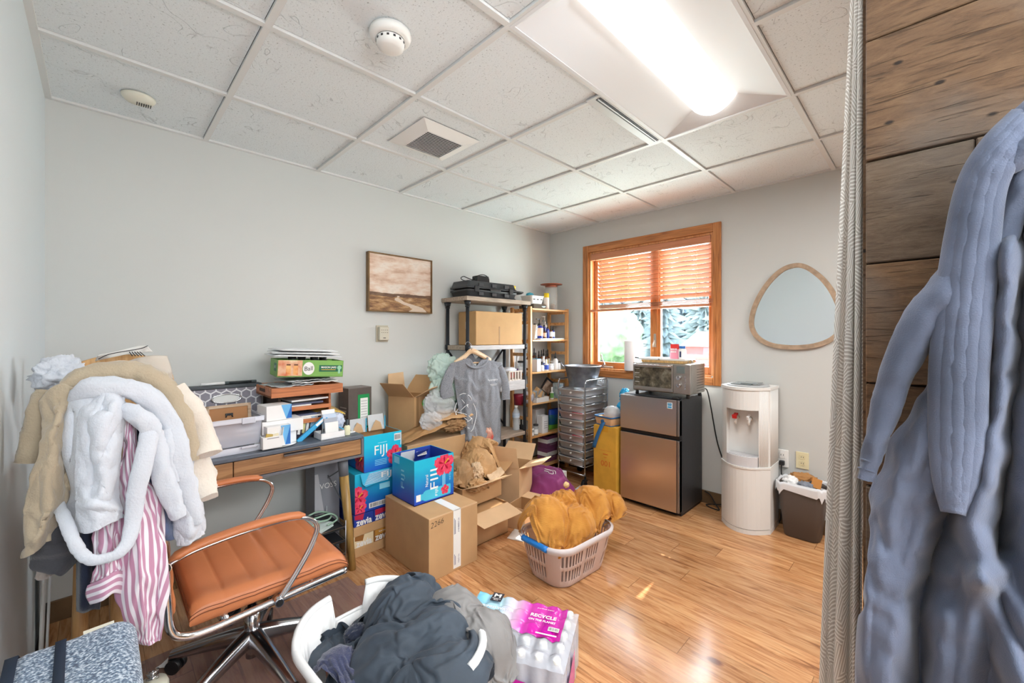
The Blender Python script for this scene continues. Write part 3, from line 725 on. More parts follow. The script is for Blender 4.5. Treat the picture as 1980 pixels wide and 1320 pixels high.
# bottles standing on the tray
r = thing('drink_pouch', 'red and pink pouch with white lettering standing on the tray above the oven', 'pouch', (3.2, 1.405, OZ1 + .0275)); PR = mat('pouch_red', (226, 58, 56), .35); PK = mat('pouch_pink', (238, 150, 170), .4)
b = MB(); G = []
for j in range(13):
    z = j / 12; w = .040 * (1 - .15 * z); d = .022 * (1 - z) ** .6 + .002
    G.append([V((d * math.cos(2 * PI * i / 24), w * math.sin(2 * PI * i / 24), z * .118)) for i in range(25)])
b.sheet(G[:9], PK); b.sheet(G[8:], PR); b.build('pouch_body', r)
b = MB()
for k in range(5): b.box((-.0235 + .004 * (k > 2), .02 - k * .01, .078), (.001, .006, .014), OUTW); b.box((-.024, .018 - k * .009, .058), (.001, .006, .012), OUTW)
b.build('lettering', r)
r = thing('supplement_bottle', 'white bottle with a blue lid standing beside the red pouch', 'bottle', (3.2, 1.345, OZ1 + .0275)); b = MB()
b.lathe([(0, 0), (.026, 0), (.028, .004), (.028, .075), (.02, .085)], (0, 0, 0), PLW, 24); b.box((-.0275, .004, .04), (.002, .014, .045), mat('label_navy', (58, 70, 104), .5)); b.build('bottle_body', r)
b = MB(); b.lathe([(.021, .084), (.023, .086), (.023, .104), (.0, .105)], (0, 0, 0), mat('lid_blue', (52, 112, 190), .4), 24); b.build('lid', r)
r = thing('paper_towel_roll', 'white paper towel roll standing on the window sill', 'paper roll', (3.452, 1.925, WZ0 + .0045)); b = MB(); PT = mat('paper_towel', (244, 244, 246), .9)
b.lathe([(.02, 0), (.056, 0), (.058, .004), (.058, .268), (.056, .272), (.02, .272)], (0, 0, 0), PT, 32); b.build('paper', r)
b = MB(); b.lathe([(.02, 0.0), (.02, .272), (.017, .272), (.017, 0)], (0, 0, 0), mat('core_card', (190, 160, 120), .8), 24); b.build('core', r)

# ================================================================= WATER COOLER
CW = mat('cooler_white', (232, 232, 230), .38); CW2 = mat('cooler_niche', (226, 226, 224), .4)
YC = .907
def fr(y, g=0): return 3.095 - g + .115 * min(1, abs((y - YC) / .1525)) ** 2.2
def clip(y0, y1, g=0, xb=3.425, n=14):
    return [V((fr(y0 + (y1 - y0) * i / n, g), y0 + (y1 - y0) * i / n, 0)) for i in range(n + 1)] + [V((xb, y1, 0)), V((xb, y0, 0))]
def up(pts, z): return [V((p.x, p.y, z)) for p in pts]
r = thing('water_cooler', 'tall white water cooler with a red and a white tap against the window wall', 'water cooler', (3.28, YC, 0))
b = MB(r.location); b.prism(up(clip(.752, 1.062, .004), 0), (0, 0, .03), CW); b.prism(up(clip(.752, 1.062, .006), .034), (0, 0, .406), CW, False); b.build('cabinet', r)
b = MB(r.location); b.prism(up(clip(.75, 1.064, .012), .44), (0, 0, .012), CW); b.build('waist_band', r)
b = MB(r.location)
b.prism(up(clip(.756, 1.058), .835), (0, 0, .135), CW); b.prism(up(clip(1.006, 1.058), .452), (0, 0, .383), CW); b.prism(up(clip(.756, .806), .452), (0, 0, .383), CW)
b.b2((3.205, .806, .452), (3.425, 1.006, .835), CW2)
for k in range(11):
    y = .802 - .0042 * k; b.cyl((fr(y) + .0005 + (k > 9) * .01, y, .455), (fr(y) + .0005 + (k > 9) * .01, y, .965), .0022, CW, None, 6)
for k in range(14): b.cyl((3.225 + k * .014, .7557, .455), (3.225 + k * .014, .7557, .965), .0045, CW, None, 6)
b.build('upper_body', r)
b = MB(r.location); b.prism(up(clip(.75, 1.064, .008), .97), (0, 0, .018), CW); b.lathe([(.12, .985), (.135, .99), (.13, .998), (.09, .999), (.08, .985)], (3.27, YC, 0), mat('collar_grey', (180, 182, 184), .4), 28); b.build('top_collar', r)
DRP = mat('drip_tray', (214, 214, 218), .35)
b = MB(r.location); b.prism(up(clip(.81, 1.003, .004, 3.2), .452), (0, 0, .068), DRP); b.prism(up(clip(.82, .995, -.012, 3.2), .52), (0, 0, .003), mat('drip_grid', (190, 190, 194), .5)); b.build('drip_tray', r)
for (y, c, nm) in ((.955, (206, 40, 40), 'hot_tap'), (.872, (236, 236, 236), 'cold_tap')):
    b = MB(r.location); b.cyl((3.205, y, .765), (3.168, y, .765), .014, PLW, None, 14); b.cyl((3.165, y, .775), (3.16, y, .725), .011, PLW, .009, 14); t_ = b.build(nm, r)
    b = MB(r.location); LV = mat('lever_%d' % c[1], c, .4); b.box((3.155, y, .787), (.05, .026 if c[1] == 40 else .016, .012), LV, (0, -.35, 0), .004); b.box((3.136, y, .778), (.012, .03 if c[1] == 40 else .014, .028), LV, (0, -.35, 0), .004); b.build('lever', t_)
b = MB((3.25, .93, .999)); b.b2((3.17, .86, 1.0), (3.33, .99, 1.006), mat('tray_smoke', (150, 158, 160), .15, alpha=.75), .003); b.b2((3.18, .82, 1.006), (3.31, .93, 1.012), mat('tray_smoke2', (120, 128, 130), .15), .003); single(b, 'grey_platter', 'flat grey plastic lids lying on top of the water cooler', 'lid', (3.25, .93, .999))

# ================================================================= WASTE BIN
def rrect(cx, cy, w, h, r_, n=6):
    out = []
    for sx, sy, a in ((1, 1, 0), (-1, 1, PI / 2), (-1, -1, PI), (1, -1, 3 * PI / 2)):
        for k in range(n + 1):
            t = a + PI / 2 * k / n; out.append(V((cx + sx * (w / 2 - r_) + r_ * math.cos(t), cy + sy * (h / 2 - r_) + r_ * math.sin(t), 0)))
    return out
def tub(b, levels, m, closed_bottom=True):
    """stack of closed outlines -> wall"""
    n = len(levels[0]); G = [l + [l[0]] for l in levels]
    b.sheet(G, m)
    if closed_bottom: b.poly(levels[0][::-1], m)
r = thing('waste_bin', 'dark brown-grey rectangular waste bin with a white liner near the curtain', 'waste bin', (3.335, .59, 0))
BIN = mat('bin_taupe', (92, 84, 80), .55, bump=(400, .15)); b = MB(r.location)
L = lambda z, w, h: up(rrect(3.345, .595, w, h, .045), z)
tub(b, [L(0.0, .15, .19), L(.006, .165, .2), L(.33, .205, .265), L(.345, .205, .265), L(.33, .196, .255), L(.02, .155, .19)], BIN); b.build('tub', r)
LIN = mat('liner_white', (236, 238, 242), .3, alpha=.9, bump=(40, .4)); b = MB(r.location); G = []
rn = random.Random(3); base_ = rrect(3.345, .595, .212, .272, .05, 8); nb = len(base_); wob = [rn.uniform(-.012, .02) for _ in range(nb)]
for z, s_, wv in ((.30, .0, .0), (.315, .93, 0), (.33, .95, 0), (.352, .985, .2), (.362, 1.03, .3), (.34, 1.05, .7), (.30, 1.055, 1.5), (.288, 1.05, 1.8)):
    row = [V((3.345 + (p.x - 3.345) * (s_ + .02 * math.sin(i * 2.1) * wv), .595 + (p.y - .595) * (s_ + .02 * math.cos(i * 1.7) * wv), z + wob[i] * wv)) for i, p in enumerate(base_)]; G.append(row + [row[0]])
b.sheet(G, LIN); b.build('liner', r)
def crumple(name, label, cat, c, rad, m, seed, s=2.2, amp=.45, sub=4, rot=None, group=None):
    b = MB(c); b.blob(c, rad, m, sub, lambda n: (1 - amp) + amp * crease(n, seed, s), rot); return single(b, name, label, cat, c, (0, 0, 0), group)
TIS = mat('tissue', (240, 240, 240), .9); CARD2 = mat('bin_card', (176, 128, 78), .8)
crumple('crumpled_tissue', 'white crumpled tissue on top of the full waste bin', 'tissue', (3.32, .655, .35), (.075, .065, .055), TIS, 1)
crumple('crumpled_paper_bag', 'brown crumpled paper bag in the back of the waste bin', 'paper bag', (3.385, .60, .365), (.06, .10, .055), CARD2, 2)
crumple('grey_wrapper', 'grey crumpled wrapper in the middle of the waste bin', 'wrapper', (3.305, .575, .35), (.05, .06, .035), mat('wrap_grey', (128, 134, 146), .5), 3)
r = thing('food_carton', 'small orange-brown carton sticking out of the waste bin', 'carton', (3.35, .53, .335)); b = MB(); b.box((0, 0, .03), (.08, .055, .06), mat('carton_orange', (196, 132, 66), .7), (.25, .3, .4)); b.box((-.043, .01, .045), (.002, .02, .018), GRILLE, (.25, .3, .4)); b.build('carton_body', r)

# ================================================================= ROLLING DRAWER CART
r = thing('drawer_cart', 'chrome rolling cart with ten translucent drawers between the wood rack and the yellow box', 'drawer cart', (3.24, 2.297, 0))
KX0, KX1, KY0, KY1 = 3.05, 3.41, 2.148, 2.445
FR_ = mat('cart_chrome', (190, 194, 200), .22, 1.0)
for y in (KY0, KY1):
    b = MB(r.location); b.tube(smooth_path([(KX0, y, .08), (KX0, y, .5), (KX0, y, .88), (KX0 + .01, y, .922), (KX0 + .045, y, .94), (KX1 - .045, y, .94), (KX1 - .01, y, .922), (KX1, y, .88), (KX1, y, .5), (KX1, y, .08)], 60), .0075, FR_, 8)
    for k in range(11): b.tube([(KX0, y, .172 + k * .0685), (KX1, y, .172 + k * .0685)], .0032, FR_, 6)
    b.build('side_frame', r)
b = MB(r.location)
for k in range(11):
    for x in (KX0, KX1): b = MB(r.location); b.tube([(x, KY0, .172 + k * .0685), (x, KY1, .172 + k * .0685)], .0032, FR_, 6); b.build('cross_rail', r)
for x in (KX0, KX1): b = MB(r.location); b.tube([(x, KY0, .10), (x, KY1, .10)], .006, FR_, 6); b.build('cross_rail', r)
def m_frost(name, c, a):
    return mat(name, c, .32, alpha=a)
for k in range(10):
    z = .178 + k * .0685; tint = {3: (232, 214, 216), 6: (230, 218, 220), 5: (230, 226, 222)}.get(9 - k, (226, 229, 233)); m = m_frost('drawer_%d' % tint[1], tint, .97)
    b = MB(r.location); x0, x1, y0, y1 = KX0 - .012, KX1 - .01, KY0 + .014, KY1 - .014; zt = z + .052
    def ring(z_, i): return [V((x0 + i, y0 + i * 1.2, z_)), V((x1 - i, y0 + i * 1.2, z_)), V((x1 - i, y1 - i * 1.2, z_)), V((x0 + i, y1 - i * 1.2, z_))]
    rs = [ring(z, .014), ring(zt, .002), ring(zt, -.003), ring(zt + .005, -.003), ring(zt + .005, .004), ring(z + .004, .017)]
    b.sheet([q + [q[0]] for q in rs], m); b.poly(ring(z, .014)[::-1], m)
    d_ = b.build('drawer', r); b = MB(r.location)
    b.cyl((x0 + .006, (y0 + y1) / 2, z + .03), (x0 - .006, (y0 + y1) / 2, z + .03), .0085, PLW, .007, 12); b.build('knob', d_)
    if k in (3, 6):
        b = MB(r.location); b.b2((x0 - .002, y0 + .01, zt + .004), (x0 + .01, y0 + .12, zt + .009), mat('ribbon_red', (170, 36, 54), .6)); b.build('red_trim', d_)
for x in (KX0 + .005, KX1 - .005):
    for y in (KY0, KY1):
        b = MB(r.location); b.cyl((x - .018, y - .014, .03), (x - .018, y + .014, .03), .03, BLKR, None, 18); b.cyl((x, y, .045), (x, y, .1), .009, BLKP, None, 8); b.box((x - .006, y, .058), (.04, .036, .016), BLKP, None, .004); b.build('caster', r)
r = thing('galvanized_bucket', 'grey galvanized metal bucket with loop handles on top of the drawer cart', 'bucket', (3.225, 2.297, .868))
GAL = mat('galvanized', (150, 154, 162), .38, .9, var=(18, .25)); b = MB()
b.lathe([(0, 0), (.118, 0), (.122, .006), (.168, .185), (.174, .187), (.174, .196), (.168, .196), (.164, .185), (.118, .012), (0, .01)], (0, 0, 0), GAL, 40); b.build('pail', r)
for sgn in (-1, 1):
    b = MB(); a = math.radians(-50 if sgn > 0 else 130); c_ = V((math.cos(a), math.sin(a), 0)); t_ = V((-c_.y, c_.x, 0))
    b.tube(smooth_path([c_ * .172 + t_ * .045 + V((0, 0, .18)), c_ * .196 + t_ * .04 + V((0, 0, .205)), c_ * .2 + V((0, 0, .222)), c_ * .196 - t_ * .04 + V((0, 0, .205)), c_ * .172 - t_ * .045 + V((0, 0, .18))], 16), .004, GAL, 6); b.build('handle', r)
CLR = mat('clear_film', (236, 242, 248), .12, alpha=.32, bump=(30, .6))
crumple('clear_plastic_bag', 'clear crumpled plastic bag behind the bucket on the drawer cart', 'plastic bag', (3.36, 2.19, .9), (.05, .04, .035), CLR, 9)

# ================================================================= YELLOW CARTON BY THE FRIDGE
YB = mat('yellow_card', (214, 164, 60), .7, var=(9, .1)); ORG = mat('print_orange', (206, 110, 40), .7)
r = thing('yellow_carton', 'tall yellow cardboard box printed 100 upside down left of the fridge', 'box', (3.11, 1.893, 0)); b = MB(r.location)
b.b2((2.965, 1.785, 0), (3.27, 2.0, .592), YB, .003); b.b2((2.9642, 1.86, .545), (2.9652, 1.92, .592), mat('tape_yellow', (206, 150, 40), .3)); b.b2((2.9642, 1.86, .0), (2.9652, 1.92, .05), mat('tape_yellow', (206, 150, 40), .3))
b.build('carton', r); b = MB(r.location)
b.text('100', (2.965, 1.885, .285), (0, 1, 0), (0, 0, -1), .045, ORG, .085, .01); b.b2((2.9645, 1.872, .333), (2.965, 1.898, .337), ORG); b.b2((2.9645, 1.862, .357), (2.965, 1.908, .365), ORG); b.b2((2.9645, 1.83, .39), (2.965, 1.945, .392), ORG); b.build('print', r)
r = thing('wicker_basket', 'small woven basket with blue trim on the yellow box', 'basket', (3.05, 1.905, .5925), (0, 0, -.18)); 
def m_wick():
    t = NT('wicker'); tc = t.n('TexCoord'); ck = t.n('TexChecker', {'Vector': tc.outputs['Object'], 'Scale': 160.0, 'Color1': rgb(216, 172, 128), 'Color2': rgb(176, 128, 86)}); t.set(Base_Color=ck.outputs[0], Roughness=.7); return t.m
WK = m_wick(); BLT = mat('blue_trim', (46, 104, 156), .7); b = MB()
R4 = lambda z, w, h: up(rrect(0, 0, w, h, .012, 3), z)
tub(b, [R4(0, .13, .165), R4(.07, .15, .19), R4(.07, .144, .184), R4(.004, .126, .16)], WK); b.build('weave', r)
b = MB(); q = R4(.072, .15, .19); b.tube(q, .006, BLT, 6, True); b.tube(R4(.004, .132, .167), .004, BLT, 6, True); b.build('trim_band', r)
b = MB(); b.cyl((-.072, .0, .038), (-.084, .0, .038), .014, BLT, None, 12); b.build('button', r)
b = MB((2.94, 1.95, .5)); b.sheet([[p + V((0, -.018, 0)), p + V((0, .018, 0))] for p in smooth_path([(2.969, 1.905, .625), (2.952, 1.915, .59), (2.948, 1.955, .5), (2.952, 1.992, .40)], 12)], BLT, .002); single(b, 'blue_strap', 'blue webbing strap hanging from the woven basket over the yellow box', 'strap', (2.94, 1.95, .5))
b = MB((3.06, 1.88, .668)); b.lathe([(.068, 0), (.07, .03), (.062, .06), (.035, .082), (0, .088)], (3.06, 1.88, .667), mat('dome_clear', (232, 236, 240), .1, alpha=.45), 24); single(b, 'clear_plastic_dome', 'clear plastic dome lid resting in the woven basket', 'lid', (3.06, 1.88, .668))
BBAG = mat('bag_blue', (52, 168, 222), .22, var=(20, .35), bump=(60, .5))
b = MB((3.2, 1.86, .5925)); b.blob((3.2, 1.865, .69), (.055, .05, .1), BBAG, 4, lambda n: .7 + .4 * crease(n, 5, 2.5)); b.blob((3.215, 1.845, .82), (.05, .055, .07), BBAG, 4, lambda n: .65 + .5 * crease(n, 8, 2.8)); single(b, 'blue_plastic_bag', 'bright blue crumpled plastic bag squeezed between fridge and cart', 'plastic bag', (3.2, 1.86, .5925))
b = MB((3.0, 2.06, 0)); b.box((2.98, 2.09, .008), (.13, .17, .014), mat('scale_white', (222, 228, 230), .3), (0, 0, .2), .006); single(b, 'white_flat_scale', 'flat pale glass slab on the floor beside the cart caster', 'scale', (3.0, 2.06, 0))
# ================================================================= BLACK PIPE SHELF
def xu(u, y): return wy(u, 650, y).x
PIPE = mat('pipe_black', (48, 52, 58), .45, .4, bump=(80, .1)); GWD = mat('grey_wood', (172, 156, 140), .6, var=(9, .25), bump=(40, .2), stretch=(1, 8, 8))
GWW = mat('grey_wash', (206, 204, 204), .6, var=(12, .12), bump=(40, .2), stretch=(1, 8, 8))
SX0, SX1, SY0, SY1 = 2.075, 2.735, 2.585, 2.85
r = thing('pipe_shelf', 'tall black pipe shelving unit with grey wooden boards on the long wall', 'shelf unit', (2.4, 2.715, 0))
def board(z0, z1, nm, m=GWD, g=.04, mf=None):
    b = MB(r.location); b.b2((SX0 - g, SY0 - g, z0), (SX1 + g, min(SY1 + g, WY - .006), z1), m, .003)
    if mf: b.b2((SX0 - g + .01, SY0 - g - .002, z0), (SX1 + g + .002, SY0 - g + .004, z1), mf, .002)
    b.build(nm, r)
board(1.62, 1.654, 'top_board'); board(1.225, 1.262, 'shelf_board', GWD, .012, GWW); board(.862, .945, 'shelf_board', GWW, .012); board(.45, .482, 'shelf_board', GWD, .012); board(.08, .11, 'shelf_board', GWD, .012)
for x in (SX0, SX1):
    for y in (SY0, SY1):
        b = MB(r.location); b.cyl((x, y, 0), (x, y, 1.62), .0145, PIPE, None, 14); b.cyl((x, y, 1.585), (x, y, 1.62), .021, PIPE, .03, 14); b.cyl((x, y, 1.57), (x, y, 1.58), .02, PIPE, None, 14)
        b.cyl((x, y, 1.222), (x, y, 1.266), .021, PIPE, None, 14); b.build('post', r)
b = MB(r.location)
for x in (SX0, SX1): b.b2((x - .006, SY0, 1.222), (x + .006, SY1, 1.262), PIPE)
b.build('side_rail', r)
b = MB(r.location)
b.tube([(SX0, SY1 + .006, 1.22), (SX1, SY1 + .006, .5)], .009, PIPE, 6); b.tube([(SX1, SY1 + .012, 1.22), (SX0, SY1 + .012, .5)], .009, PIPE, 6); b.build('cross_brace', r)
b = MB(r.location); b.lathe([(0, -.004), (.016, -.004), (.016, .004), (0, .004)], (SX0, SY0 - .02, 1.245), PIPE, 12, Euler((PI / 2, 0, 0)).to_matrix()); b.build('knob', r)
CB = mat('cardboard', (196, 156, 112), .75, var=(7, .06), bump=(90, .06)); CBD = mat('cardboard_inside', (176, 134, 90), .8, var=(7, .08)); CBL = mat('cardboard_pale', (214, 178, 138), .75, var=(7, .06)); TAPE = mat('packing_tape', (188, 150, 108), .25, alpha=.7)
r = thing('shipping_box', 'closed brown cardboard box on the upper board of the pipe shelf', 'box', (2.44, 2.71, 1.2625), (0, 0, -.03)); b = MB()
b.box((0, 0, .141), (.53, .24, .28), mat('cardboard_warm', (206, 166, 116), .75, var=(6, .07)), None, .006); b.box((-.266, .0, .165), (.001, .035, .06), OUTW); b.box((-.01, -.1205, .08), (.012, .0012, .155), TAPE); b.box((0, 0, .2815), (.53, .05, .0008), TAPE); b.build('carton', r)
# tool case etc on the top board
CASE = mat('case_black', (58, 60, 64), .45, bump=(200, .1)); r = thing('tool_case', 'black hard plastic tool case slightly open on top of the pipe shelf', 'case', (2.36, 2.71, 1.6545), (0, 0, -.03)); 
for (z0, z1, nm, tp) in ((.0, .062, 'lower_shell', 1), (.074, .135, 'lid_shell', -1)):
    b = MB(); w, d = .54, .25; q0, q1 = rrect(0, 0, w - .03, d - .03, .02), rrect(0, 0, w, d, .03); q2 = rrect(0, 0, w + .014, d + .014, .03)
    if tp > 0: tub(b, [up(q0, z0), up(q1, z1 - .016), up(q2, z1 - .014), up(q2, z1)], CASE); b.poly(up(q2, z1), CASE)
    else: tub(b, [up(q2, z0), up(q2, z0 + .014), up(q1, z0 + .016), up(q0, z1)], CASE); b.poly(up(q0, z1), CASE)
    for k in range(3): b.box((-.14 + k * .14, -d / 2 - .004, (z0 + z1) / 2), (.05, .012, .03), CASE, None, .003)
    b.build(nm, r)
b = MB()
for k in (-.19, .19): b.box((k, -.136, .068), (.045, .014, .05), BLKP, None, .004)
b.box((0, -.146, .066), (.12, .016, .022), BLKP, None, .006); b.box((.0, .09, .068), (.5, .02, .02), BLKP); b.build('latches', r)
r = thing('black_charger', 'small black charger box with a looped cable on top of the tool case', 'charger', (2.28, 2.69, 1.7905)); b = MB(); b.box((.02, 0, .028), (.12, .08, .055), BLKP, (0, 0, -.1), .006); b.box((.062, -.0405, .03), (.02, .002, .03), mat('label_grey', (130, 140, 160), .4), (0, 0, -.1)); b.build('charger_body', r)
b = MB(); b.tube(smooth_path([(-.04, 0, .02), (-.09, -.02, .015), (-.13, 0, .03), (-.17, -.01, .035), (-.19, .0, .02), (-.15, .01, .006), (-.08, .0, .01), (-.04, -.03, .05), (.03, -.03, .066), (.09, -.02, .05), (.1, -.02, .01)], 50), .0035, BLKR, 6); b.build('cable', r)
r = thing('cake_stand', 'black round cake stand at the right end of the pipe shelf top', 'stand', (2.67, 2.70, 1.6545)); b = MB(); b.lathe([(0, 0), (.06, 0), (.055, .01), (.035, .03), (.03, .06), (.05, .07)], (0, 0, 0), BLKP, 28); b.build('pedestal', r); b = MB(); b.lathe([(0, .068), (.1, .068), (.118, .078), (.12, .084), (.1, .08), (0, .079)], (0, 0, 0), BLKP, 36); b.build('plate', r)
YEL = mat('tub_yellow', (240, 204, 30), .4)
def tubpot(name, label, x, y, z, rr, h, m, lidm, grp=None, cat='tub'):
    r = thing(name, label, cat, (x, y, z), group=grp); b = MB(); b.lathe([(0, 0), (rr * .92, 0), (rr, h * .85)], (0, 0, 0), m, 20); b.build('tub_body', r); b = MB(); b.lathe([(rr * 1.04, h * .82), (rr * 1.04, h), (0, h)], (0, 0, 0), lidm, 20); b.build('lid', r); return r
tubpot('yellow_tub', 'upright yellow tub standing on the black cake stand', 2.68, 2.69, 1.739, .032, .055, YEL, YEL)
r = thing('yellow_tub_tipped', 'tipped yellow tub lying behind the tool case on the cake stand', 'tub', (2.60, 2.735, 1.765), (1.3, .2, .8)); b = MB(); b.lathe([(0, 0), (.024, 0), (.026, .06)], (0, 0, -.03), YEL, 18); b.build('tub_body', r); b = MB(); b.lathe([(.027, .03), (.027, .038), (0, .038)], (0, 0, -.008), OUTW, 18); b.build('lid', r); r.name = 'yellow_tub'

# ================================================================= PINE RACK
PINE = m_oak('pine', (190, 130, 74), (222, 168, 108), (236, 190, 132), 'Z'); PINEX = m_oak('pine_x', (190, 130, 74), (222, 168, 108), (238, 196, 140), 'X')
RX0, RX1, RY0, RY1 = 2.83, 3.41, 2.60, 2.87
r = thing('pine_rack', 'open pine shelf rack full of bottles in the corner of the room', 'shelf unit', (3.12, 2.735, 0))
for x in (RX0, RX1 - .024):
    for y in (RY0, RY1 - .036):
        b = MB(r.location); b.b2((x, y, 0), (x + .024, y + .036, 1.615), PINE, .003); b.build('post', r)
RZ = (1.60, 1.305, 1.0, .71, .40, .10)
for z in RZ:
    b = MB(r.location)
    for k in range(7):
        y = RY0 - .003 + k * .0372; b.b2((RX0 + .024, y, z - .016), (RX1 - .024, y + .032, z), PINEX, .002, 1)
    for x in (RX0 + .025, RX1 - .045): b.b2((x, RY0 + .036, z - .036), (x + .02, RY1 - .036, z - .016), PINEX)
    b.build('slatted_shelf', r)
for z in (1.45, 1.15, .86, .55):
    b = MB(r.location)
    for x in (RX0 + .004, RX1 - .02): b.b2((x, RY0 + .036, z), (x + .016, RY1 - .036, z + .03), PINEX)
    b.build('side_rail', r)
# --- bottles
def m_glassy(n, c, rough=.1): return mat(n, c, rough, spec=.6, coat=.4)
COB = m_glassy('glass_cobalt', (30, 50, 150)); AMB = m_glassy('glass_amber', (96, 52, 26)); CLRG = mat('glass_clear', (224, 234, 238), .06, alpha=.35); WHB = mat('bottle_white', (238, 238, 238), .35)
LBW = mat('label_white', (236, 238, 240), .5); LBP = mat('label_peach', (232, 196, 168), .5); LBY = mat('label_yellow', (232, 208, 60), .5); LBB = mat('label_blue', (60, 90, 190), .5)
def bottle(label, x, y, z, rr, h, glass, top='dropper', lab=LBW, capm=BLKP, group=None, labh=(.12, .55), name=None):
    r = thing(name or 'bottle', label, 'bottle', (x, y, z), group=group); b = MB(); sh = h * (.62 if top != 'jar' else .82)
    b.lathe([(0, 0), (rr * .95, 0), (rr, rr * .12), (rr, sh * .86), (rr * .8, sh * .96), (rr * (.36 if top != 'jar' else .9), sh * 1.06), (rr * (.34 if top != 'jar' else .9), sh * 1.12)], (0, 0, 0), glass, 18); b.build('bottle_body', r)
    if lab:
        b = MB(); b.lathe([(rr * 1.015, h * labh[0]), (rr * 1.015, min(h * labh[1], sh * .84))], (0, 0, 0), lab, 18); b.build('paper_label', r)
    b = MB(); c = rr * .42
    if top == 'dropper': b.lathe([(c, sh * 1.04), (c, sh * 1.24), (c * .6, sh * 1.27), (c * .62, h * .93), (c * .3, h), (0, h)], (0, 0, 0), capm, 14); nm = 'dropper_cap'
    elif top == 'pump': b.lathe([(c, sh * 1.04), (c, sh * 1.2), (c * .35, sh * 1.22), (c * .35, h * .95), (c * .6, h * .95), (c * .6, h), (0, h)], (0, 0, 0), capm, 14); b.box((-rr * .6, 0, h * .97), (rr * 1.3, c, h * .04), capm, None, .001); nm = 'pump'
    elif top == 'jar': b.lathe([(rr * 1.0, h * .86), (rr * 1.0, h), (0, h)], (0, 0, 0), capm, 18); nm = 'lid'
    else: b.lathe([(c * 1.1, sh * 1.02), (c * 1.1, h), (0, h)], (0, 0, 0), capm, 14); nm = 'cap'
    b.build(nm, r); return r
zA = 1.3055; y0 = 2.655
r = thing('white_shelf_tray', 'flat white tray under the blue bottles on the pine rack', 'tray', (3.16, 2.655, zA)); b = MB(r.location); b.b2((2.98, 2.606, zA), (3.34, 2.705, zA + .012), PLW, .002); b.build('tray_body', r)
zt = zA + .0125
bottle('large cobalt pump bottle with peach label, first blue bottle on the rack tray', xu(1043, y0), y0, zt, .036, .19, COB, 'pump', LBP, BLKP)
bottle('tall cobalt bottle behind the peach labelled pump bottle', xu(1051, 2.69), 2.682, zt, .022, .175, COB, 'pump', None, BLKP)
bottle('small amber bottle with cream label between two cobalt bottles', xu(1053, 2.63), 2.63, zt, .02, .1, AMB, 'dropper', LBP, BLKP)
bottle('slim unlabelled cobalt spray bottle in the middle of the rack tray', xu(1058.5, 2.66), 2.66, zt, .021, .145, COB, 'pump', None, BLKP)
bottle('amber dropper bottle with white label beside the last blue bottle', xu(1065, 2.64), 2.64, zt, .02, .125, AMB, 'dropper', LBW, BLKP)
bottle('cobalt dropper bottle with white label at the right end of the rack tray', xu(1070, 2.65), 2.655, zt, .019, .12, COB, 'dropper', LBW, BLKP)
bottle('white squeeze bottle at the left end of the upper rack shelf', xu(1034, y0), y0, zt, .024, .14, WHB, 'cap', None, BLKP)
bottle('white pump bottle with a tall white neck behind the blue bottles', xu(1053, 2.78), 2.78, zA, .034, .24, WHB, 'pump', None, WHB)
b = MB((2.94, 2.7, zA)); b.box((2.925, 2.7, zA + .072), (.004, .16, .14), OUTW, (0, .18, 0)); b.box((2.945, 2.7, zA + .067), (.003, .15, .13), mat('paper_grey', (216, 220, 224), .7), (0, .25, 0)); single(b, 'paper_stack', 'white papers leaning at the left of the upper rack shelf', 'papers', (2.94, 2.7, zA))
DRY = mat('dried_grass', (190, 164, 134), .9); b = MB((2.99, 2.8, zA)); b.cyl((2.99, 2.8, zA), (2.99, 2.8, zA + .13), .02, WHB, .024, 14); b.blob((2.99, 2.8, zA + .22), (.045, .045, .075), DRY, 4, lambda n: .6 + .5 * crease(n, 3, 4)); single(b, 'dried_flower', 'beige dried flower head in a small vase on the upper rack shelf', 'dried flower', (2.99, 2.8, zA))
# shelf 2: amber droppers, jars
zB = 1.0005
for i, (u, y, h) in enumerate([(1021, 2.83, .2), (1027.5, 2.80, .215), (1033, 2.83, .22), (1036, 2.77, .175), (1042, 2.82, .19), (1047, 2.78, .2), (1051, 2.83, .205), (1056, 2.76, .195), (1059, 2.82, .2)]):
    bottle('amber dropper bottle packed in the back row of the middle rack shelf', xu(u, y), y, zB, .022, h, AMB, 'dropper', LBY if i in (1, 7) else LBW, BLKP, 'amber droppers in the back row of the middle rack shelf', (.1, .6))
b = MB((3.03, 2.655, zB)); b.box((xu(1037, 2.64), 2.64, zB + .06), (.055, .07, .119), mat('box_pale', (222, 224, 232), .5), None, .002); b.box((xu(1037, 2.64), 2.64, zB + .121), (.056, .071, .003), mat('box_teal', (70, 160, 200), .5)); single(b, 'white_carton', 'white carton with a teal top in front of the amber droppers', 'carton', (3.03, 2.655, zB))
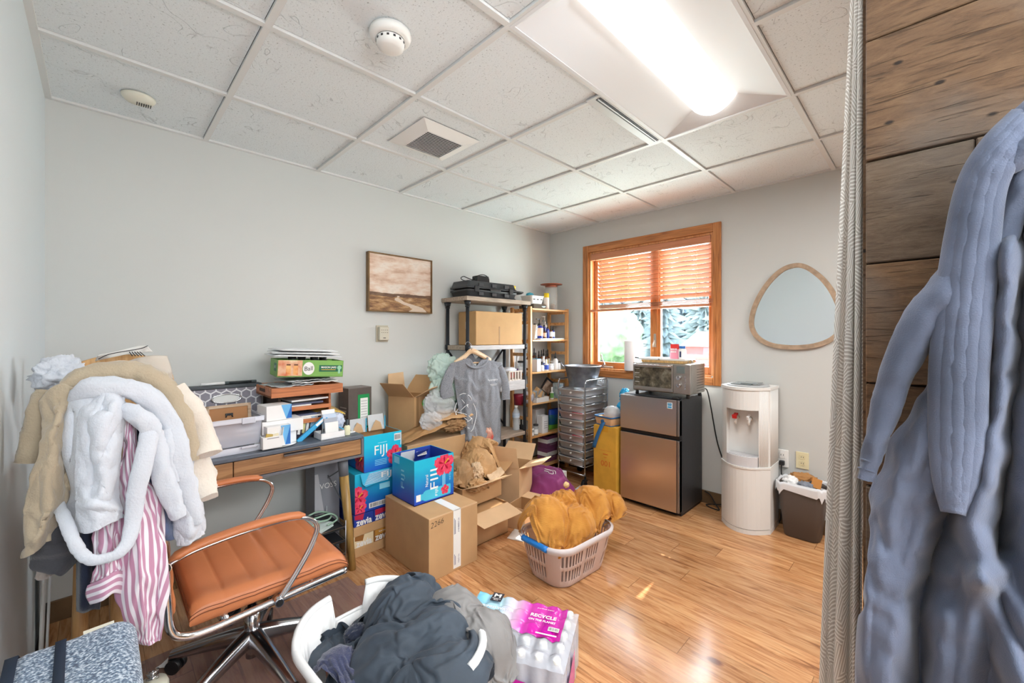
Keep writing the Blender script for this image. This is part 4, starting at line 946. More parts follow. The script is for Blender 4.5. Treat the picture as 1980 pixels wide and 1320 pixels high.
for u, y, h, rr, t_, cap, lb, lab in [(1008, 2.64, .11, .035, 'jar', BLKP, LBW, 'clear jar with black lid at the left end of the middle rack shelf'), (1048, 2.65, .09, .022, 'cap', BLKP, LBW, 'small white bottle with black cap right of the white carton'), (1051, 2.7, .14, .024, 'cap', WHB, LBB, 'white bottle with blue label and white cap behind small bottles'), (1056, 2.64, .11, .025, 'cap', WHB, LBB, 'white squeeze bottle with a blue band in front of the yellow labelled dropper'),
        (1064, 2.67, .062, .036, 'jar', WHB, None, 'wide white jar in the row of white jars on the middle rack shelf'), (1069, 2.71, .085, .03, 'jar', WHB, None, 'taller white jar behind the wide white jar'), (1074, 2.66, .175, .026, 'dropper', BLKP, None, 'white bottle with a tall black dropper among the jars'), (1080, 2.65, .08, .022, 'jar', BLKP, LBW, 'small white jar with a dark lid at the right end of the middle rack shelf'), (1000, 2.8, .15, .02, 'cap', WHB, None, 'tall frosted bottle at the back left of the middle rack shelf')]:
    bottle(lab, xu(u, y), y, zB, rr, h, WHB if cap is WHB or t_ == 'dropper' else CLRG if 'clear' in lab else WHB, t_, lb, cap)
b = MB((2.93, 2.66, zB)); b.box((xu(1002, 2.66), 2.66, zB + .02), (.03, .03, .04), mat('purple_small', (140, 80, 160), .5), None, .003); single(b, 'purple_bottle_cap', 'small purple cap beside the black lidded jar', 'cap', (2.93, 2.66, zB))
# shelf 3 (0.71)
zC = .7105
r = thing('soap_tray', 'white paper tray holding kraft soap packets on the lower rack shelf', 'tray', (xu(1040, 2.66), 2.66, zC)); b = MB(); b.b2((-.085, -.06, 0), (.085, .06, .008), OUTW, .002)
for lo, hi in (((-.09, -.062), (-.084, .062)), ((.084, -.062), (.09, .062)), ((-.09, -.064), (.09, -.058)), ((-.09, .058), (.09, .064))): b.b2((lo[0], lo[1], 0), (hi[0], hi[1], .045), OUTW)
b.build('tray_body', r)
KR = mat('kraft_box', (206, 168, 122), .7)
for i, (dx, dz, rot, lab) in enumerate([(-.05, .075, (.3, -.35, .1), 'tilted kraft soap packet at the left of the white tray'), (.0, .095, (.4, .5, .0), 'kraft soap packet lying across the top of the tray pile'), (.045, .06, (.2, .2, .4), 'kraft soap packet at the right of the white tray')]):
    q = xu(1040, 2.66); b = MB((q + dx, 2.655, zC + dz)); b.box((q + dx, 2.655, zC + dz), (.085, .035, .06), KR, rot, .003); b.box((q + dx, 2.655, zC + dz), (.03, .036, .0605), mat('soap_band', (150, 160, 170), .6), rot); single(b, 'soap_packet', lab, 'soap packet', (q + dx, 2.655, zC + dz))
r = thing('photo_card', 'black framed food photo card tilted behind the soap packets', 'card', (xu(1060, 2.74), 2.74, zC + .12)); b = MB(); b.box((0, 0, 0), (.16, .008, .13), BLKP, (.2, .55, 0)); b.build('frame', r); b = MB(); b.box((-.012, -.007, -.008), (.12, .004, .11), mat('photo_food', (196, 170, 148), .4, var=(22, .6, (96, 62, 40))), (.2, .55, 0)); b.build('photo', r)
b = MB((xu(1079, 2.66), 2.66, zC)); b.box((xu(1079, 2.66), 2.66, zC + .075), (.06, .09, .149), mat('box_aqua', (140, 178, 192), .4, var=(25, .5, (220, 230, 234))), None, .002); single(b, 'aqua_carton', 'pale aqua patterned cartons at the right end of the lower rack shelf', 'carton', (xu(1079, 2.66), 2.66, zC))
bottle('white and green squeeze tube between the soap tray and aqua carton', xu(1067, 2.65), 2.65, zC, .018, .12, WHB, 'cap', mat('label_green', (110, 170, 90), .5), WHB, name='squeeze_tube')
tubpot('maroon_tub', 'maroon tub at the left end of the lower rack shelf', xu(1003, 2.66), 2.66, zC, .048, .095, mat('maroon', (136, 32, 54), .4), mat('maroon', (136, 32, 54), .4))
r = thing('tape_roll', 'grey and cream tape roll standing next to the maroon tub', 'tape roll', (xu(1021, 2.65), 2.65, zC + .055)); b = MB(); b.lathe([(.022, -.025), (.055, -.025), (.055, .025), (.022, .025), (.022, -.025)], (0, 0, 0), mat('tape_grey', (186, 190, 204), .4), 24, Euler((0, PI / 2, .3)).to_matrix()); b.build('tape', r); b = MB(); b.lathe([(.022, -.024), (.019, -.024), (.019, .024), (.022, .024)], (0, 0, 0), KR, 24, Euler((0, PI / 2, .3)).to_matrix()); b.build('core', r)
# shelf 4 (0.40)
zD = .4005
def carton(name, lab, u, y, z, d, m, strip=None, rot=0, cat='carton'):
    x = xu(u, y); b = MB((x, y, z)); b.box((x, y, z + d[2] / 2), d, m, (0, 0, rot), .002)
    if strip: b.box((x, y, z + d[2] * .6), (d[0] + .001, d[1] + .001, d[2] * .3), strip, (0, 0, rot))
    for k in range(4): b.box((x + d[0] * (.05), y - d[1] / 2 - .0006, z + d[2] * (.3 + .12 * k)), (d[0] * .6, .001, d[2] * .03), mat('print_grey', (150, 150, 154), .6), (0, 0, rot))
    return single(b, name, lab, cat, (x, y, z))
carton('white_carton', 'tall white printed carton in front on the bottom middle rack shelf', 1049, 2.66, zD, (.085, .075, .165), LBW)
carton('white_carton', 'white carton behind the tall printed carton on the bottom middle rack shelf', 1040, 2.77, zD, (.13, .07, .21), mat('carton_dull', (224, 222, 222), .6))
bottle('clear jar with white label in front of the white cartons', xu(1036, 2.64), 2.64, zD, .025, .1, CLRG, 'jar', LBW, GRILLE)
bottle('low glass jar at the left front of the bottom middle rack shelf', xu(1026, 2.64), 2.64, zD, .032, .07, CLRG, 'jar', LBW, PLW)
bottle('small black bottle behind the water bottle', xu(1008, 2.75), 2.75, zD, .02, .15, BLKP, 'cap', None, BLKP)
r = thing('snack_bag', 'blue and green glossy bag standing on the bottom middle rack shelf', 'bag', (xu(1074, 2.68), 2.68, zD)); b = MB(); G = []
for j in range(13):
    z = j / 12; d = .045 * math.sin(PI * min(1, .15 + .85 * (1 - z))) + .004; G.append([V((.1 * math.cos(2 * PI * i / 28) * (1 + .04 * math.sin(9 * z + i)), d * math.sin(2 * PI * i / 28), z * .2)) for i in range(29)])
b.sheet(G[:4], mat('bag_lime', (110, 190, 70), .3)); b.sheet(G[3:10], mat('bag_green', (36, 110, 70), .3, var=(14, .8, (40, 90, 170)))); b.sheet(G[9:], mat('bag_royal', (36, 76, 180), .3)); b.build('bag_body', r)
for k in range(2):
    carton('purple_carton', ('lower' if k == 0 else 'upper') + ' purple and white carton of the pair under the lowest rack shelf', 1058 + k, 2.70, .1005 + k * .1255, (.16, .12, .125), mat('carton_purple', (112, 62, 100), .5), LBW)
# things on the pipe shelf boards
r = thing('water_bottle', 'clear water bottle with blue label standing on the low board of the pipe shelf', 'bottle', (xu(998, 2.66), 2.66, .4825)); b = MB(); pr = [(0, 0), (.028, 0), (.032, .006)] + [(.0325 - (.0025 if k % 2 else 0), .012 + k * .009) for k in range(11)] + [(.033, .115), (.033, .15), (.031, .165), (.014, .2), (.0135, .21)]
PET = mat('pet_clear', (226, 236, 244), .05, alpha=.38); b.lathe(pr, (0, 0, 0), PET, 24); b.build('bottle_body', r); b = MB(); b.lathe([(.0335, .115), (.0335, .155)], (0, 0, 0), mat('water_label', (130, 180, 220), .4, var=(30, .5, (236, 240, 246))), 24); b.build('paper_label', r); b = MB(); b.lathe([(.0155, .206), (.0155, .224), (0, .225)], (0, 0, 0), PLW, 18); b.build('cap', r)
r = thing('wooden_crate', 'small white slatted crate with papers on the pipe shelf board right of the shirt', 'crate', (2.62, 2.66, .9455)); CRT = mat('crate_white', (222, 212, 200), .7); b = MB()
for dx in (-.08, .08): b.box((dx, 0, .04), (.01, .14, .08), CRT)
for k in range(5): b.box((-.07 + k * .035, -.07, .04), (.012, .008, .08), CRT)
b.box((0, 0, .005), (.16, .14, .01), CRT); b.box((0, -.07, .08), (.17, .012, .01), CRT); b.box((0, .07, .04), (.16, .008, .08), CRT); b.build('crate_body', r)
b = MB((2.61, 2.67, 1.0)); b.blob((2.61, 2.66, 1.035), (.085, .06, .03), mat('paper_white', (228, 232, 238), .7), 3, lambda n: .7 + .35 * crease(n, 4, 2)); b.box((2.60, 2.645, .99), (.1, .05, .05), mat('pack_pink', (214, 130, 120), .6), (0, 0, .3)); single(b, 'paper_bundle', 'crumpled white paper and pink packet lying in the slatted crate', 'paper', (2.61, 2.67, 1.0))
# things on top of the pine rack
r = thing('glass_vase', 'clear glass cylinder vase with wide copper rim on top of the pine rack', 'vase', (xu(1066, 2.73), 2.73, 1.6005)); b = MB(); b.lathe([(0, .004), (.06, .004), (.064, .01), (.062, .24), (.06, .24), (.061, .012)], (0, 0, 0), mat('vase_glass', (236, 240, 240), .03, alpha=.22), 32); b.build('glass_body', r)
COP = mat('copper', (166, 98, 78), .3, .7); b = MB(); b.lathe([(.06, .252), (.112, .262), (.114, .268), (.06, .259)], (0, 0, 0), COP, 40); b.lathe([(.06, .24), (.064, .24), (.064, .258), (.06, .258)], (0, 0, 0), COP, 32); b.build('rim', r)
b = MB((xu(1066, 2.73), 2.73, 1.605)); q = V((xu(1066, 2.73), 2.73, 1.606)); b.blob(q + V((.008, -.01, .035)), (.03, .03, .034), mat('copper_bits', (170, 120, 84), .5, .3), 4, lambda n: .5 + .55 * crease(n, 2, 4)); single(b, 'dried_pods', 'copper brown dried pods at the bottom of the glass vase', 'dried pods', q)
r = thing('spray_bottle', 'white bottle with a yellow cap left of the copper rimmed vase', 'bottle', (xu(1056.5, 2.66), 2.66, 1.6005)); b = MB(); b.lathe([(0, 0), (.026, 0), (.027, .11), (.024, .118)], (0, 0, 0), mat('bottle_blush', (240, 228, 220), .4, var=(16, .1)), 20); b.build('bottle_body', r); b = MB(); b.lathe([(.026, .117), (.025, .16), (0, .162)], (0, 0, 0), YEL, 20); b.build('cap', r)
r = thing('storage_basket', 'white plastic basket with papers and a turquoise cloth on the rack top', 'basket', (2.965, 2.70, 1.642)); b = MB(); tub(b, [up(rrect(0, 0, .15, .12, .02), 0), up(rrect(0, 0, .19, .15, .025), .075), up(rrect(0, 0, .2, .16, .025), .08), up(rrect(0, 0, .18, .14, .025), .074), up(rrect(0, 0, .14, .11, .02), .005)], PLW)
for k in range(3): b.box((-.05 + k * .05, -.072, .045), (.02, .01, .006), GRILLE, (-.2, 0, 0))
b.build('basket_body', r)
crumple('turquoise_cloth', 'small turquoise cloth on top of the white basket on the rack', 'cloth', (2.93, 2.70, 1.735), (.05, .04, .025), mat('turq', (80, 170, 190), .8), 6)
b = MB((2.985, 2.7, 1.6)); b.b2((2.87, 2.60, 1.6005), (3.06, 2.79, 1.641), mat('woven_brown', (86, 74, 62), .8, bump=(120, .8)), .008); single(b, 'woven_box', 'flat dark woven box under the white basket on the rack', 'box', (2.985, 2.7, 1.6))
b = MB((3.1, 2.62, 1.601)); b.lathe([(0, .0), (.03, 0), (.05, .02), (.052, .024), (.03, .006)], (xu(1046, 2.635), 2.64, 1.6005), mat('dish_blue', (206, 222, 230), .3), 24); single(b, 'small_dish', 'small pale dish on the front edge of the rack top', 'dish', (3.1, 2.62, 1.601))
# ================================================================= DESK
DTOP = mat('desk_top_grey', (92, 100, 112), .35, var=(20, .06)); DFR = mat('desk_frame_grey', (104, 106, 112), .45)
WAL = m_oak('desk_walnut', (120, 84, 54), (160, 118, 80), (184, 142, 100), 'X', .4); LEGW = m_oak('desk_leg_wood', (118, 88, 44), (160, 126, 70), (182, 148, 88), 'Z', .35)
DX0, DX1, DY0, DY1, DZ = 0.0, 1.10, 2.335, 2.865, .76
r = thing('desk', 'mid-century desk with a grey top and walnut drawers along the long wall', 'desk', (.55, 2.6, 0))
b = MB(r.location); b.b2((DX0, DY0, DZ - .022), (DX1, DY1, DZ), DTOP, .004); b.build('tabletop', r)
b = MB(r.location); t_ = .014
b.b2((DX0, DY0 + .002, .632), (DX1, DY1, .646), DFR); b.b2((DX1 - t_, DY0 + .002, .646), (DX1, DY1, DZ - .022), DFR); b.b2((DX0, DY0 + .002, .646), (DX0 + t_, DY1, DZ - .022), DFR); b.b2((DX0 + t_, DY1 - .01, .646), (DX1 - t_, DY1, DZ - .022), DFR); b.build('carcass', r)
for x0, x1 in ((DX0 + t_ + .002, .452), (.456, DX1 - t_ - .002)):
    b = MB(r.location); b.b2((x0, DY0 + .004, .649), (x1, DY0 + .024, DZ - .025), WAL, .002); d_ = b.build('drawer', r)
    xm = (x0 + x1) / 2; b = MB(r.location); b.b2((xm - .1, DY0 - .012, DZ - .03), (xm + .08, DY0 + .01, DZ - .0265), mat('handle_grey', (120, 124, 132), .3, .8)); b.b2((xm - .1, DY0 - .012, DZ - .04), (xm + .08, DY0 - .009, DZ - .0265), mat('handle_grey', (120, 124, 132), .3, .8)); b.build('handle', d_)
for (x, y, dx, dy) in ((1.0, 2.40, .03, -.07), (1.0, 2.80, .03, .04), (.1, 2.40, -.03, -.07), (.1, 2.80, -.03, .04)):
    b = MB(r.location); p0, p1 = V((x, y, .632)), V((x + dx, y + dy, 0)); pm = p0.lerp(p1, .16)
    b.cyl(pm, p1, .026, LEGW, .019, 20); b.cyl(p0, pm, .029, DFR, .0265, 20); b.build('leg', r)
b = MB(r.location)
for x in (.1, 1.0): b.tube([(x, 2.38, .58), (x, 2.82, .36)], .004, DFR, 6); b.tube([(x, 2.82, .58), (x, 2.36, .36)], .004, DFR, 6)
b.build('brace', r)

# ---- hexagon document box
def m_hex():
    t = NT('hexagon_print'); tc = t.n('TexCoord'); s = t.n('SeparateXYZ', {0: tc.outputs['Object']})
    sc = 21.0; px = t.math('MULTIPLY', s.outputs[0], sc); pz = t.math('MULTIPLY', s.outputs[2], sc)
    def cell(ox, oz):
        a = t.math('SUBTRACT', t.math('FRACT', t.math('ADD', px, ox)), .5)
        z = t.math('MULTIPLY', t.math('SUBTRACT', t.math('FRACT', t.math('ADD', t.math('DIVIDE', pz, 1.7320508), oz)), .5), 1.7320508)
        return a, z
    def hd(a, z):
        a, z = t.math('ABSOLUTE', a), t.math('ABSOLUTE', z)
        return t.math('MAXIMUM', a, t.math('ADD', t.math('MULTIPLY', a, .5), t.math('MULTIPLY', z, .8660254)))
    d = t.math('MINIMUM', hd(*cell(0, 0)), hd(*cell(.5, .5)))
    line = t.math('GREATER_THAN', d, .43)
    n = t.n('TexNoise', {'Vector': tc.outputs['Object'], 'Scale': 30.0, 'Detail': 3.0})
    g = t.mix(n.outputs[0], rgb(120, 116, 128), rgb(158, 154, 166))
    t.set(Base_Color=t.mix(line, g, rgb(232, 230, 234)), Roughness=.5); return t.m
HEX = m_hex(); DGR = mat('trim_darkgrey', (72, 78, 84), .5)
yb = 2.76; xa, xb = xu(362, yb), xu(506, yb)
r = thing('document_case', 'grey hexagon patterned document case with a handle cut-out at the back of the desk', 'document case', ((xa + xb) / 2, yb, DZ)); b = MB(r.location)
b.b2((xa, yb, DZ + .0005), (xb, yb + .07, DZ + .285), HEX, .004); b.build('case_body', r)
b = MB(r.location); b.b2((xa - .002, yb - .003, DZ + .286), (xb + .002, yb + .073, DZ + .304), DGR, .004); b.build('lid_edge', r)
b = MB(r.location); xm = (xa + xb) / 2 + .0; b.b2((xm - .06, yb - .002, DZ + .21), (xm + .06, yb - .0005, DZ + .25), OUTW, .0); b.tube([V((xm + .07 * math.cos(a) , yb - .004, DZ + .23 + .024 * math.sin(a))) for a in [2 * PI * i / 24 for i in range(24)]], .004, CHR, 6, True); b.build('handle', r)
for i, (du, c, lab) in enumerate([(0, (238, 238, 238), 'white marker lying on top of the hexagon document case'), (50, (50, 54, 56), 'black marker lying on top of the hexagon document case')]):
    x0 = xu(388 + du * 1.1, yb + .03); b = MB((x0 + .07, yb + .03, DZ + .311)); m_ = mat('marker_%d' % i, c, .4); b.cyl((x0, yb + .03, DZ + .313), (x0 + .11, yb + .035, DZ + .313), .008, m_, None, 10); b.cyl((x0 + .11, yb + .035, DZ + .313), (x0 + .135, yb + .036, DZ + .313), .0085, mat('marker_cap', (80, 90, 92), .4), None, 10); single(b, 'marker', lab, 'marker', (x0 + .07, yb + .03, DZ + .311))
# ---- clear drawer organizer with frames
CLP = mat('organizer_clear', (214, 216, 230), .18, alpha=.42, bump=(8, .05)); CLE = mat('organizer_edge', (226, 228, 240), .25, alpha=.78)
r = thing('clear_organizer', 'clear plastic organizer box with a tray base at the left end of the desk', 'organizer', (.46, 2.5, DZ), (0, 0, .06))
def tubx(b, w, d, z0, z1, t_, m, tp=.96):
    tub(b, [up(rrect(0, 0, w * tp, d * tp, .015, 3), z0), up(rrect(0, 0, w, d, .015, 3), z1), up(rrect(0, 0, w - 2 * t_, d - 2 * t_, .015, 3), z1), up(rrect(0, 0, w * tp - 2 * t_, d * tp - 2 * t_, .015, 3), z0 + t_)], m)
b = MB(); tubx(b, .265, .25, .001, .034, .003, CLE, .94); b.build('base_tray', r)
b = MB(); tubx(b, .25, .22, .036, .155, .003, CLP); b.build('bin', r)
b = MB(); q = rrect(0, 0, .27, .24, .018, 4); b.sheet([up(q, .15) + [up(q, .15)[0]], up(q, .172) + [up(q, .172)[0]], up(rrect(0, 0, .245, .215, .018, 4), .172) + [up(rrect(0, 0, .245, .215, .018, 4), .172)[0]]], CLE); b.box((.06, -.122, .158), (.06, .008, .03), CLE, None, .003); b.box((.06, -.132, .03), (.07, .01, .012), CLE, None, .003); b.build('rim', r)
FWD = m_oak('frame_ash', (150, 124, 100), (186, 160, 134), (206, 184, 160), 'X', .5); FBKG = mat('frame_backing', (170, 122, 82), .8)
for i, (yy, zz_, lab) in enumerate([(2.53, .975, 'wood picture frame seen from behind standing in the clear organizer')]):
    r = thing('picture_frame', lab, 'picture frame', (.475, yy, .80), (-.12, 0, .06)); w, h = .2, .185; b = MB()
    for lo, hi in (((-w / 2, 0), (-w / 2 + .016, h)), ((w / 2 - .016, 0), (w / 2, h)), ((-w / 2, h - .016), (w / 2, h)), ((-w / 2, 0), (w / 2, .016))): b.b2((lo[0], -.008, lo[1]), (hi[0], .008, hi[1]), FWD, .002)
    b.build('moulding', r); b = MB(); b.b2((-w / 2 + .016, -.004, .016), (w / 2 - .016, .002, h - .016), FBKG); b.build('backing', r)
    b = MB(); b.box((0, -.007, h - .05), (.035, .004, .012), GRILLE, None, .002); b.tube([(-.015, -.008, h - .065), (-.008, -.009, h - .045), (0, -.008, h - .055), (.008, -.009, h - .045), (.015, -.008, h - .065)], .003, GRILLE, 6); b.build('hanger_clasp', r)
b = MB((.64, 2.66, DZ))
for k in range(6): b.box((.66 + .004 * (k % 3), 2.62, DZ + .012 + k * .0225), (.15, .2, .02), mat('mag_%d' % (k % 3), [(226, 220, 230), (196, 182, 200), (238, 236, 240)][k % 3], .5), (0, 0, .05 * (k % 2)))
single(b, 'magazine_stack', 'stack of pale lilac magazines between organizer and letter tray', 'magazines', (.64, 2.66, DZ))
# ---- letter tray with tiers
TRY = m_oak('tray_wood', (150, 88, 52), (196, 122, 78), (212, 142, 96), 'X', .45); TRD = mat('tray_inside', (66, 46, 34), .7)
TX0, TX1, TY0, TY1 = .70, .985, 2.5, 2.82
r = thing('letter_tray', 'wooden letter tray with two open tiers on the desk', 'letter tray', (.84, 2.66, DZ)); b = MB(r.location)
b.b2((TX0, TY0 + .03, DZ + .0005), (TX0 + .012, TY1, DZ + .245), TRD); b.b2((TX1 - .012, TY0 + .03, DZ + .0005), (TX1, TY1, DZ + .245), TRY); b.b2((TX0, TY1, DZ + .0005), (TX1, TY1 + .01, DZ + .245), TRD); b.build('sides', r)
for z in (.09, .165):
    b = MB(r.location); b.b2((TX0 + .012, TY0, DZ + z), (TX1 - .012, TY1, DZ + z + .01), TRY); b.b2((TX0 + .012, TY0 - .006, DZ + z - .006), (TX1 - .012, TY0 + .006, DZ + z + .016), TRY); b.build('tier', r)
for z, n_, lab in ((.1015, 3, 'papers and dark folders lying on the lower tier of the letter tray'), (.1765, 4, 'white envelopes lying on the upper tier of the letter tray')):
    b = MB((.84, 2.64, DZ + z))
    for k in range(n_): b.box((.80 + .05 * (k % 2), 2.64, DZ + z + .006 + k * .01), (.15 + .02 * k, .25, .009), [OUTW, mat('folder_blue', (86, 92, 120), .5), mat('folder_dark', (40, 42, 48), .5), OUTW][(k + n_) % 4], (0, 0, .06 * (k - 1)))
    single(b, 'paper_stack', lab, 'papers', (.84, 2.64, DZ + z))
r = thing('serving_tray', 'reddish wooden handled tray lying on top of the letter tray', 'tray', (.84, 2.635, DZ + .2455)); b = MB(r.location); z0 = DZ + .2455; x0, x1, y0, y1 = .648, 1.03, 2.462, 2.812
b.b2((x0, y0, z0), (x1, y1, z0 + .008), TRY); b.b2((x0, y0, z0), (x1, y0 + .012, z0 + .052), TRY, .003); b.b2((x0, y1 - .012, z0), (x1, y1, z0 + .052), TRY, .003); b.b2((x0, y0 + .012, z0), (x0 + .012, y1 - .012, z0 + .052), TRY, .003); b.b2((x1 - .012, y0 + .012, z0), (x1, y1 - .012, z0 + .052), TRY, .003); b.build('tray_body', r)
b = MB(r.location); b.b2((x0 - .0008, 2.58, z0 + .022), (x0 + .001, 2.69, z0 + .04), TRD); b.build('handle_slot', r)
FILM = mat('film_grey', (206, 210, 214), .2, alpha=.8, bump=(60, .6)); 
for i, (x, y, w, d, z, rot, m_, lab) in enumerate([(.76, 2.6, .2, .24, .055, .1, FILM, 'crumpled clear mailer at the left in the wooden tray'), (.9, 2.62, .24, .26, .066, -.12, OUTW, 'white envelope lying across the wooden tray'), (.86, 2.60, .26, .22, .08, .05, FILM, 'flat clear mailer right under the jar carton')]):
    b = MB((x, y, DZ + .24 + z)); G = []
    for j in range(17):
        row = []
        for k in range(17):
            p = V(((k / 16 - .5) * w, (j / 16 - .5) * d, .010 * crease(V((k * .09, j * .09, i * 3)), i, 4))); p.rotate(Euler((0, 0, rot))); row.append(p + V((x, y, DZ + .2455 + z - .002)))
        G.append(row)
    b.sheet(G, m_, .004); single(b, 'mailer_envelope', lab, 'envelope', (x, y, DZ + .24 + z))
# mason jar carton
MG = mat('carton_green', (122, 172, 84), .5, var=(8, .12)); MD = mat('carton_darkgreen', (24, 104, 72), .5); MO = mat('print_jam', (214, 92, 40), .5, var=(26, .7, (240, 190, 120))); MBR = mat('print_brown', (110, 66, 46), .6)
r = thing('jar_carton', 'green mason jar carton with orange jars printed on it, open on the tray pile', 'carton', (.87, 2.60, DZ + .345), (0, .05, -.13)); b = MB(); W, Dp, Hh = .345, .25, .095
b.b2((-W / 2, -Dp / 2, 0), (W / 2, Dp / 2, .004), MG)
for lo, hi in (((-W / 2, -Dp / 2), (W / 2, -Dp / 2 + .003)), ((-W / 2, Dp / 2 - .003), (W / 2, Dp / 2)), ((-W / 2, -Dp / 2), (-W / 2 + .003, Dp / 2)), ((W / 2 - .003, -Dp / 2), (W / 2, Dp / 2))): b.b2((lo[0], lo[1], 0), (hi[0], hi[1], Hh), MG)
b.build('carton_body', r); b = MB(); f = -Dp / 2; X_, Z_ = V((1, 0, 0)), V((0, 0, 1))
b.b2((-W / 2 + .004, f - .0006, .006), (-W / 2 + .125, f, Hh - .002), mat('print_cream', (232, 206, 170), .5, var=(20, .5, (214, 110, 70))))
for dx in (.055, .092): b.b2((-W / 2 + dx - .012, f - .0012, .012), (-W / 2 + dx + .012, f - .0006, .064), MO); b.b2((-W / 2 + dx - .01, f - .0012, .064), (-W / 2 + dx + .01, f - .0006, .072), MBR)
q = [V((-.015 + .03 * math.cos(a), f - .0012, .048 + .036 * math.sin(a))) for a in [2 * PI * i / 24 for i in range(24)]]; b.poly(q, OUTW)
b.text('Ball', (-.015, f - .0014, .048), (1, 0, .1), Z_, .024, mat('script_black', (30, 34, 34), .6), .042)
b.b2((.04, f - .0012, .03), (.165, f - .0006, .068), MD); b.text('MASON JARS', (.092, f - .0013, .054), X_, Z_, .014, OUTW, .082, .02); b.b2((.052, f - .0016, .04), (.13, f - .0012, .043), mat('print_gold', (230, 180, 60), .5))
b.poly([V((.15 + .012 * math.cos(a), f - .0016, .054 + .012 * math.sin(a))) for a in [2 * PI * i / 18 for i in range(18)]], mat('rosette', (150, 205, 170), .5)); b.b2((.144, f - .0016, .02), (.156, f - .0012, .045), mat('rosette', (150, 205, 170), .5))
b.b2((-W / 2 - .0006, -.1, .03), (-W / 2, -.02, .075), MD); b.text('JARS', (-W / 2 - .0008, -.06, .052), (0, -1, 0), Z_, .02, OUTW, .06)
b.build('print', r)
for i in range(4):
    b = MB((.87, 2.6, DZ + .43)); p = V((.78 + .06 * i, 2.56 + .03 * (i % 2), DZ + .349)); b = MB(p); b.lathe([(0, 0), (.024, 0), (.024, .085), (.02, .095)], p, mat('jar_dark', (60, 58, 60), .2), 16); b.lathe([(.022, .094), (.022, .112), (0, .112)], p, BLKP, 16); single(b, 'small_jar', 'small dark jar with a black lid standing inside the mason jar carton', 'jar', p, (0, 0, 0), 'dark jars inside the mason jar carton')
WF = mat('white_foam', (238, 240, 242), .45, alpha=.93)
for k, (dz, rot, w, lab) in enumerate([(.462, .03, .36, 'lowest white plastic tray lying over the mason jar carton'), (.478, -.06, .35, 'middle white plastic tray of the pile on the mason jar carton'), (.494, .08, .31, 'topmost white plastic tray of the pile above the mason jar carton')]):
    b = MB((.86, 2.62, DZ + dz)); G = []
    for j in range(13):
        row = []
        for i in range(13):
            x, y = (i / 12 - .5) * w, (j / 12 - .5) * .26; e = max(abs(i / 6 - 1), abs(j / 6 - 1)); p = V((x, y, .012 if .6 < e < .95 else .002 if e <= .6 else .006)); p.rotate(Euler((0.02, .045, rot - .1))); row.append(p + V((.86, 2.62, DZ + dz - .004)))
        G.append(row)
    b.sheet(G, WF, .003); single(b, 'plastic_tray', lab, 'tray', (.86, 2.62, DZ + dz))
# ---- white and blue cartons on the desk
WCB = mat('carton_white', (236, 236, 236), .5); BL1 = mat('carton_skyblue', (110, 180, 230), .5); BL2 = mat('carton_blue', (40, 110, 190), .5)
def wbox(label, x, y, z, d, rot, tri=True, name='white_carton', txt=None):
    r = thing(name, label, 'carton', (x, y, z), (0, 0, rot)); b = MB(); b.box((0, 0, d[2] / 2), d, WCB, None, .0015); b.build('carton_body', r); b = MB(); f = -d[1] / 2 - .0008; w, h = d[0] / 2, d[2]
    if tri: b.poly([V((w * .15, f, h)), V((w * .55, f, .004)), V((w, f, h))], BL1); b.poly([V((w * .55, f - .0002, .004)), V((w, f - .0002, .004)), V((w, f - .0002, h))], BL2); b.poly([V((w + .0008, f + .001, 0)), V((w + .0008, f + d[1], 0)), V((w + .0008, f + d[1], h)), V((w + .0008, f + .001, h))], BL1)
    else: b.b2((-w * .7, f - .0004, h * .3), (w * .3, f, h * .36), mat('print_grey', (150, 150, 154), .6)); b.b2((-w * .7, f - .0004, h * .18), (w * .1, f, h * .22), mat('print_grey', (150, 150, 154), .6))
    if txt: b.text(txt, (-w * .4, f, h * .55), (1, 0, 0), (0, 0, 1), h * .16, mat('print_navy', (40, 60, 100), .5), w * .7)
    b.build('print', r); return r
wbox('white carton with pale blue triangles on top of the white carton pile', .665, 2.47, DZ + .135, (.125, .12, .078), .12, True)
wbox('long white carton under the blue triangle carton at the back of the pile', .69, 2.475, DZ + .0675, (.2, .13, .066), .02, False)
wbox('bottom white carton of the pile beside the clear organizer', .66, 2.485, DZ + .0005, (.2, .12, .066), .0, False)
wbox('white carton with blue triangle end standing in front of the carton pile', .655, 2.385, DZ + .0095, (.11, .05, .105), .05, True)
b = MB((.665, 2.37, DZ)); b.lathe([(0, .001), (.06, .001), (.085, .007), (.086, .009), (.06, .004), (0, .004)], (.655, 2.41, DZ), mat('plate_white', (240, 241, 243), .2), 32, None, (1.15, .78)); single(b, 'white_plate', 'oval white plate under the small cartons near the desk edge', 'plate', (.665, 2.37, DZ))
r = thing('open_carton', 'small open white carton with yellow packets at the desk edge', 'carton', (.62, 2.352, DZ + .0095), (0, 0, .06)); b = MB(); w, d, h = .09, .03, .06
for lo, hi in (((-w / 2, -d / 2), (w / 2, -d / 2 + .002)), ((-w / 2, d / 2 - .002), (w / 2, d / 2)), ((-w / 2, -d / 2), (-w / 2 + .002, d / 2)), ((w / 2 - .002, -d / 2), (w / 2, d / 2))): b.b2((lo[0], lo[1], 0), (hi[0], hi[1], h), WCB)
b.b2((-w / 2, -d / 2, 0), (w / 2, d / 2, .002), WCB); b.box((w / 2 + .004, 0, .075), (.002, .03, .05), WCB, (0, .15, 0)); b.b2((-.025, -d / 2 - .0006, .05), (.03, -d / 2, .054), mat('print_grey', (150, 150, 154), .6)); b.build('carton_body', r)
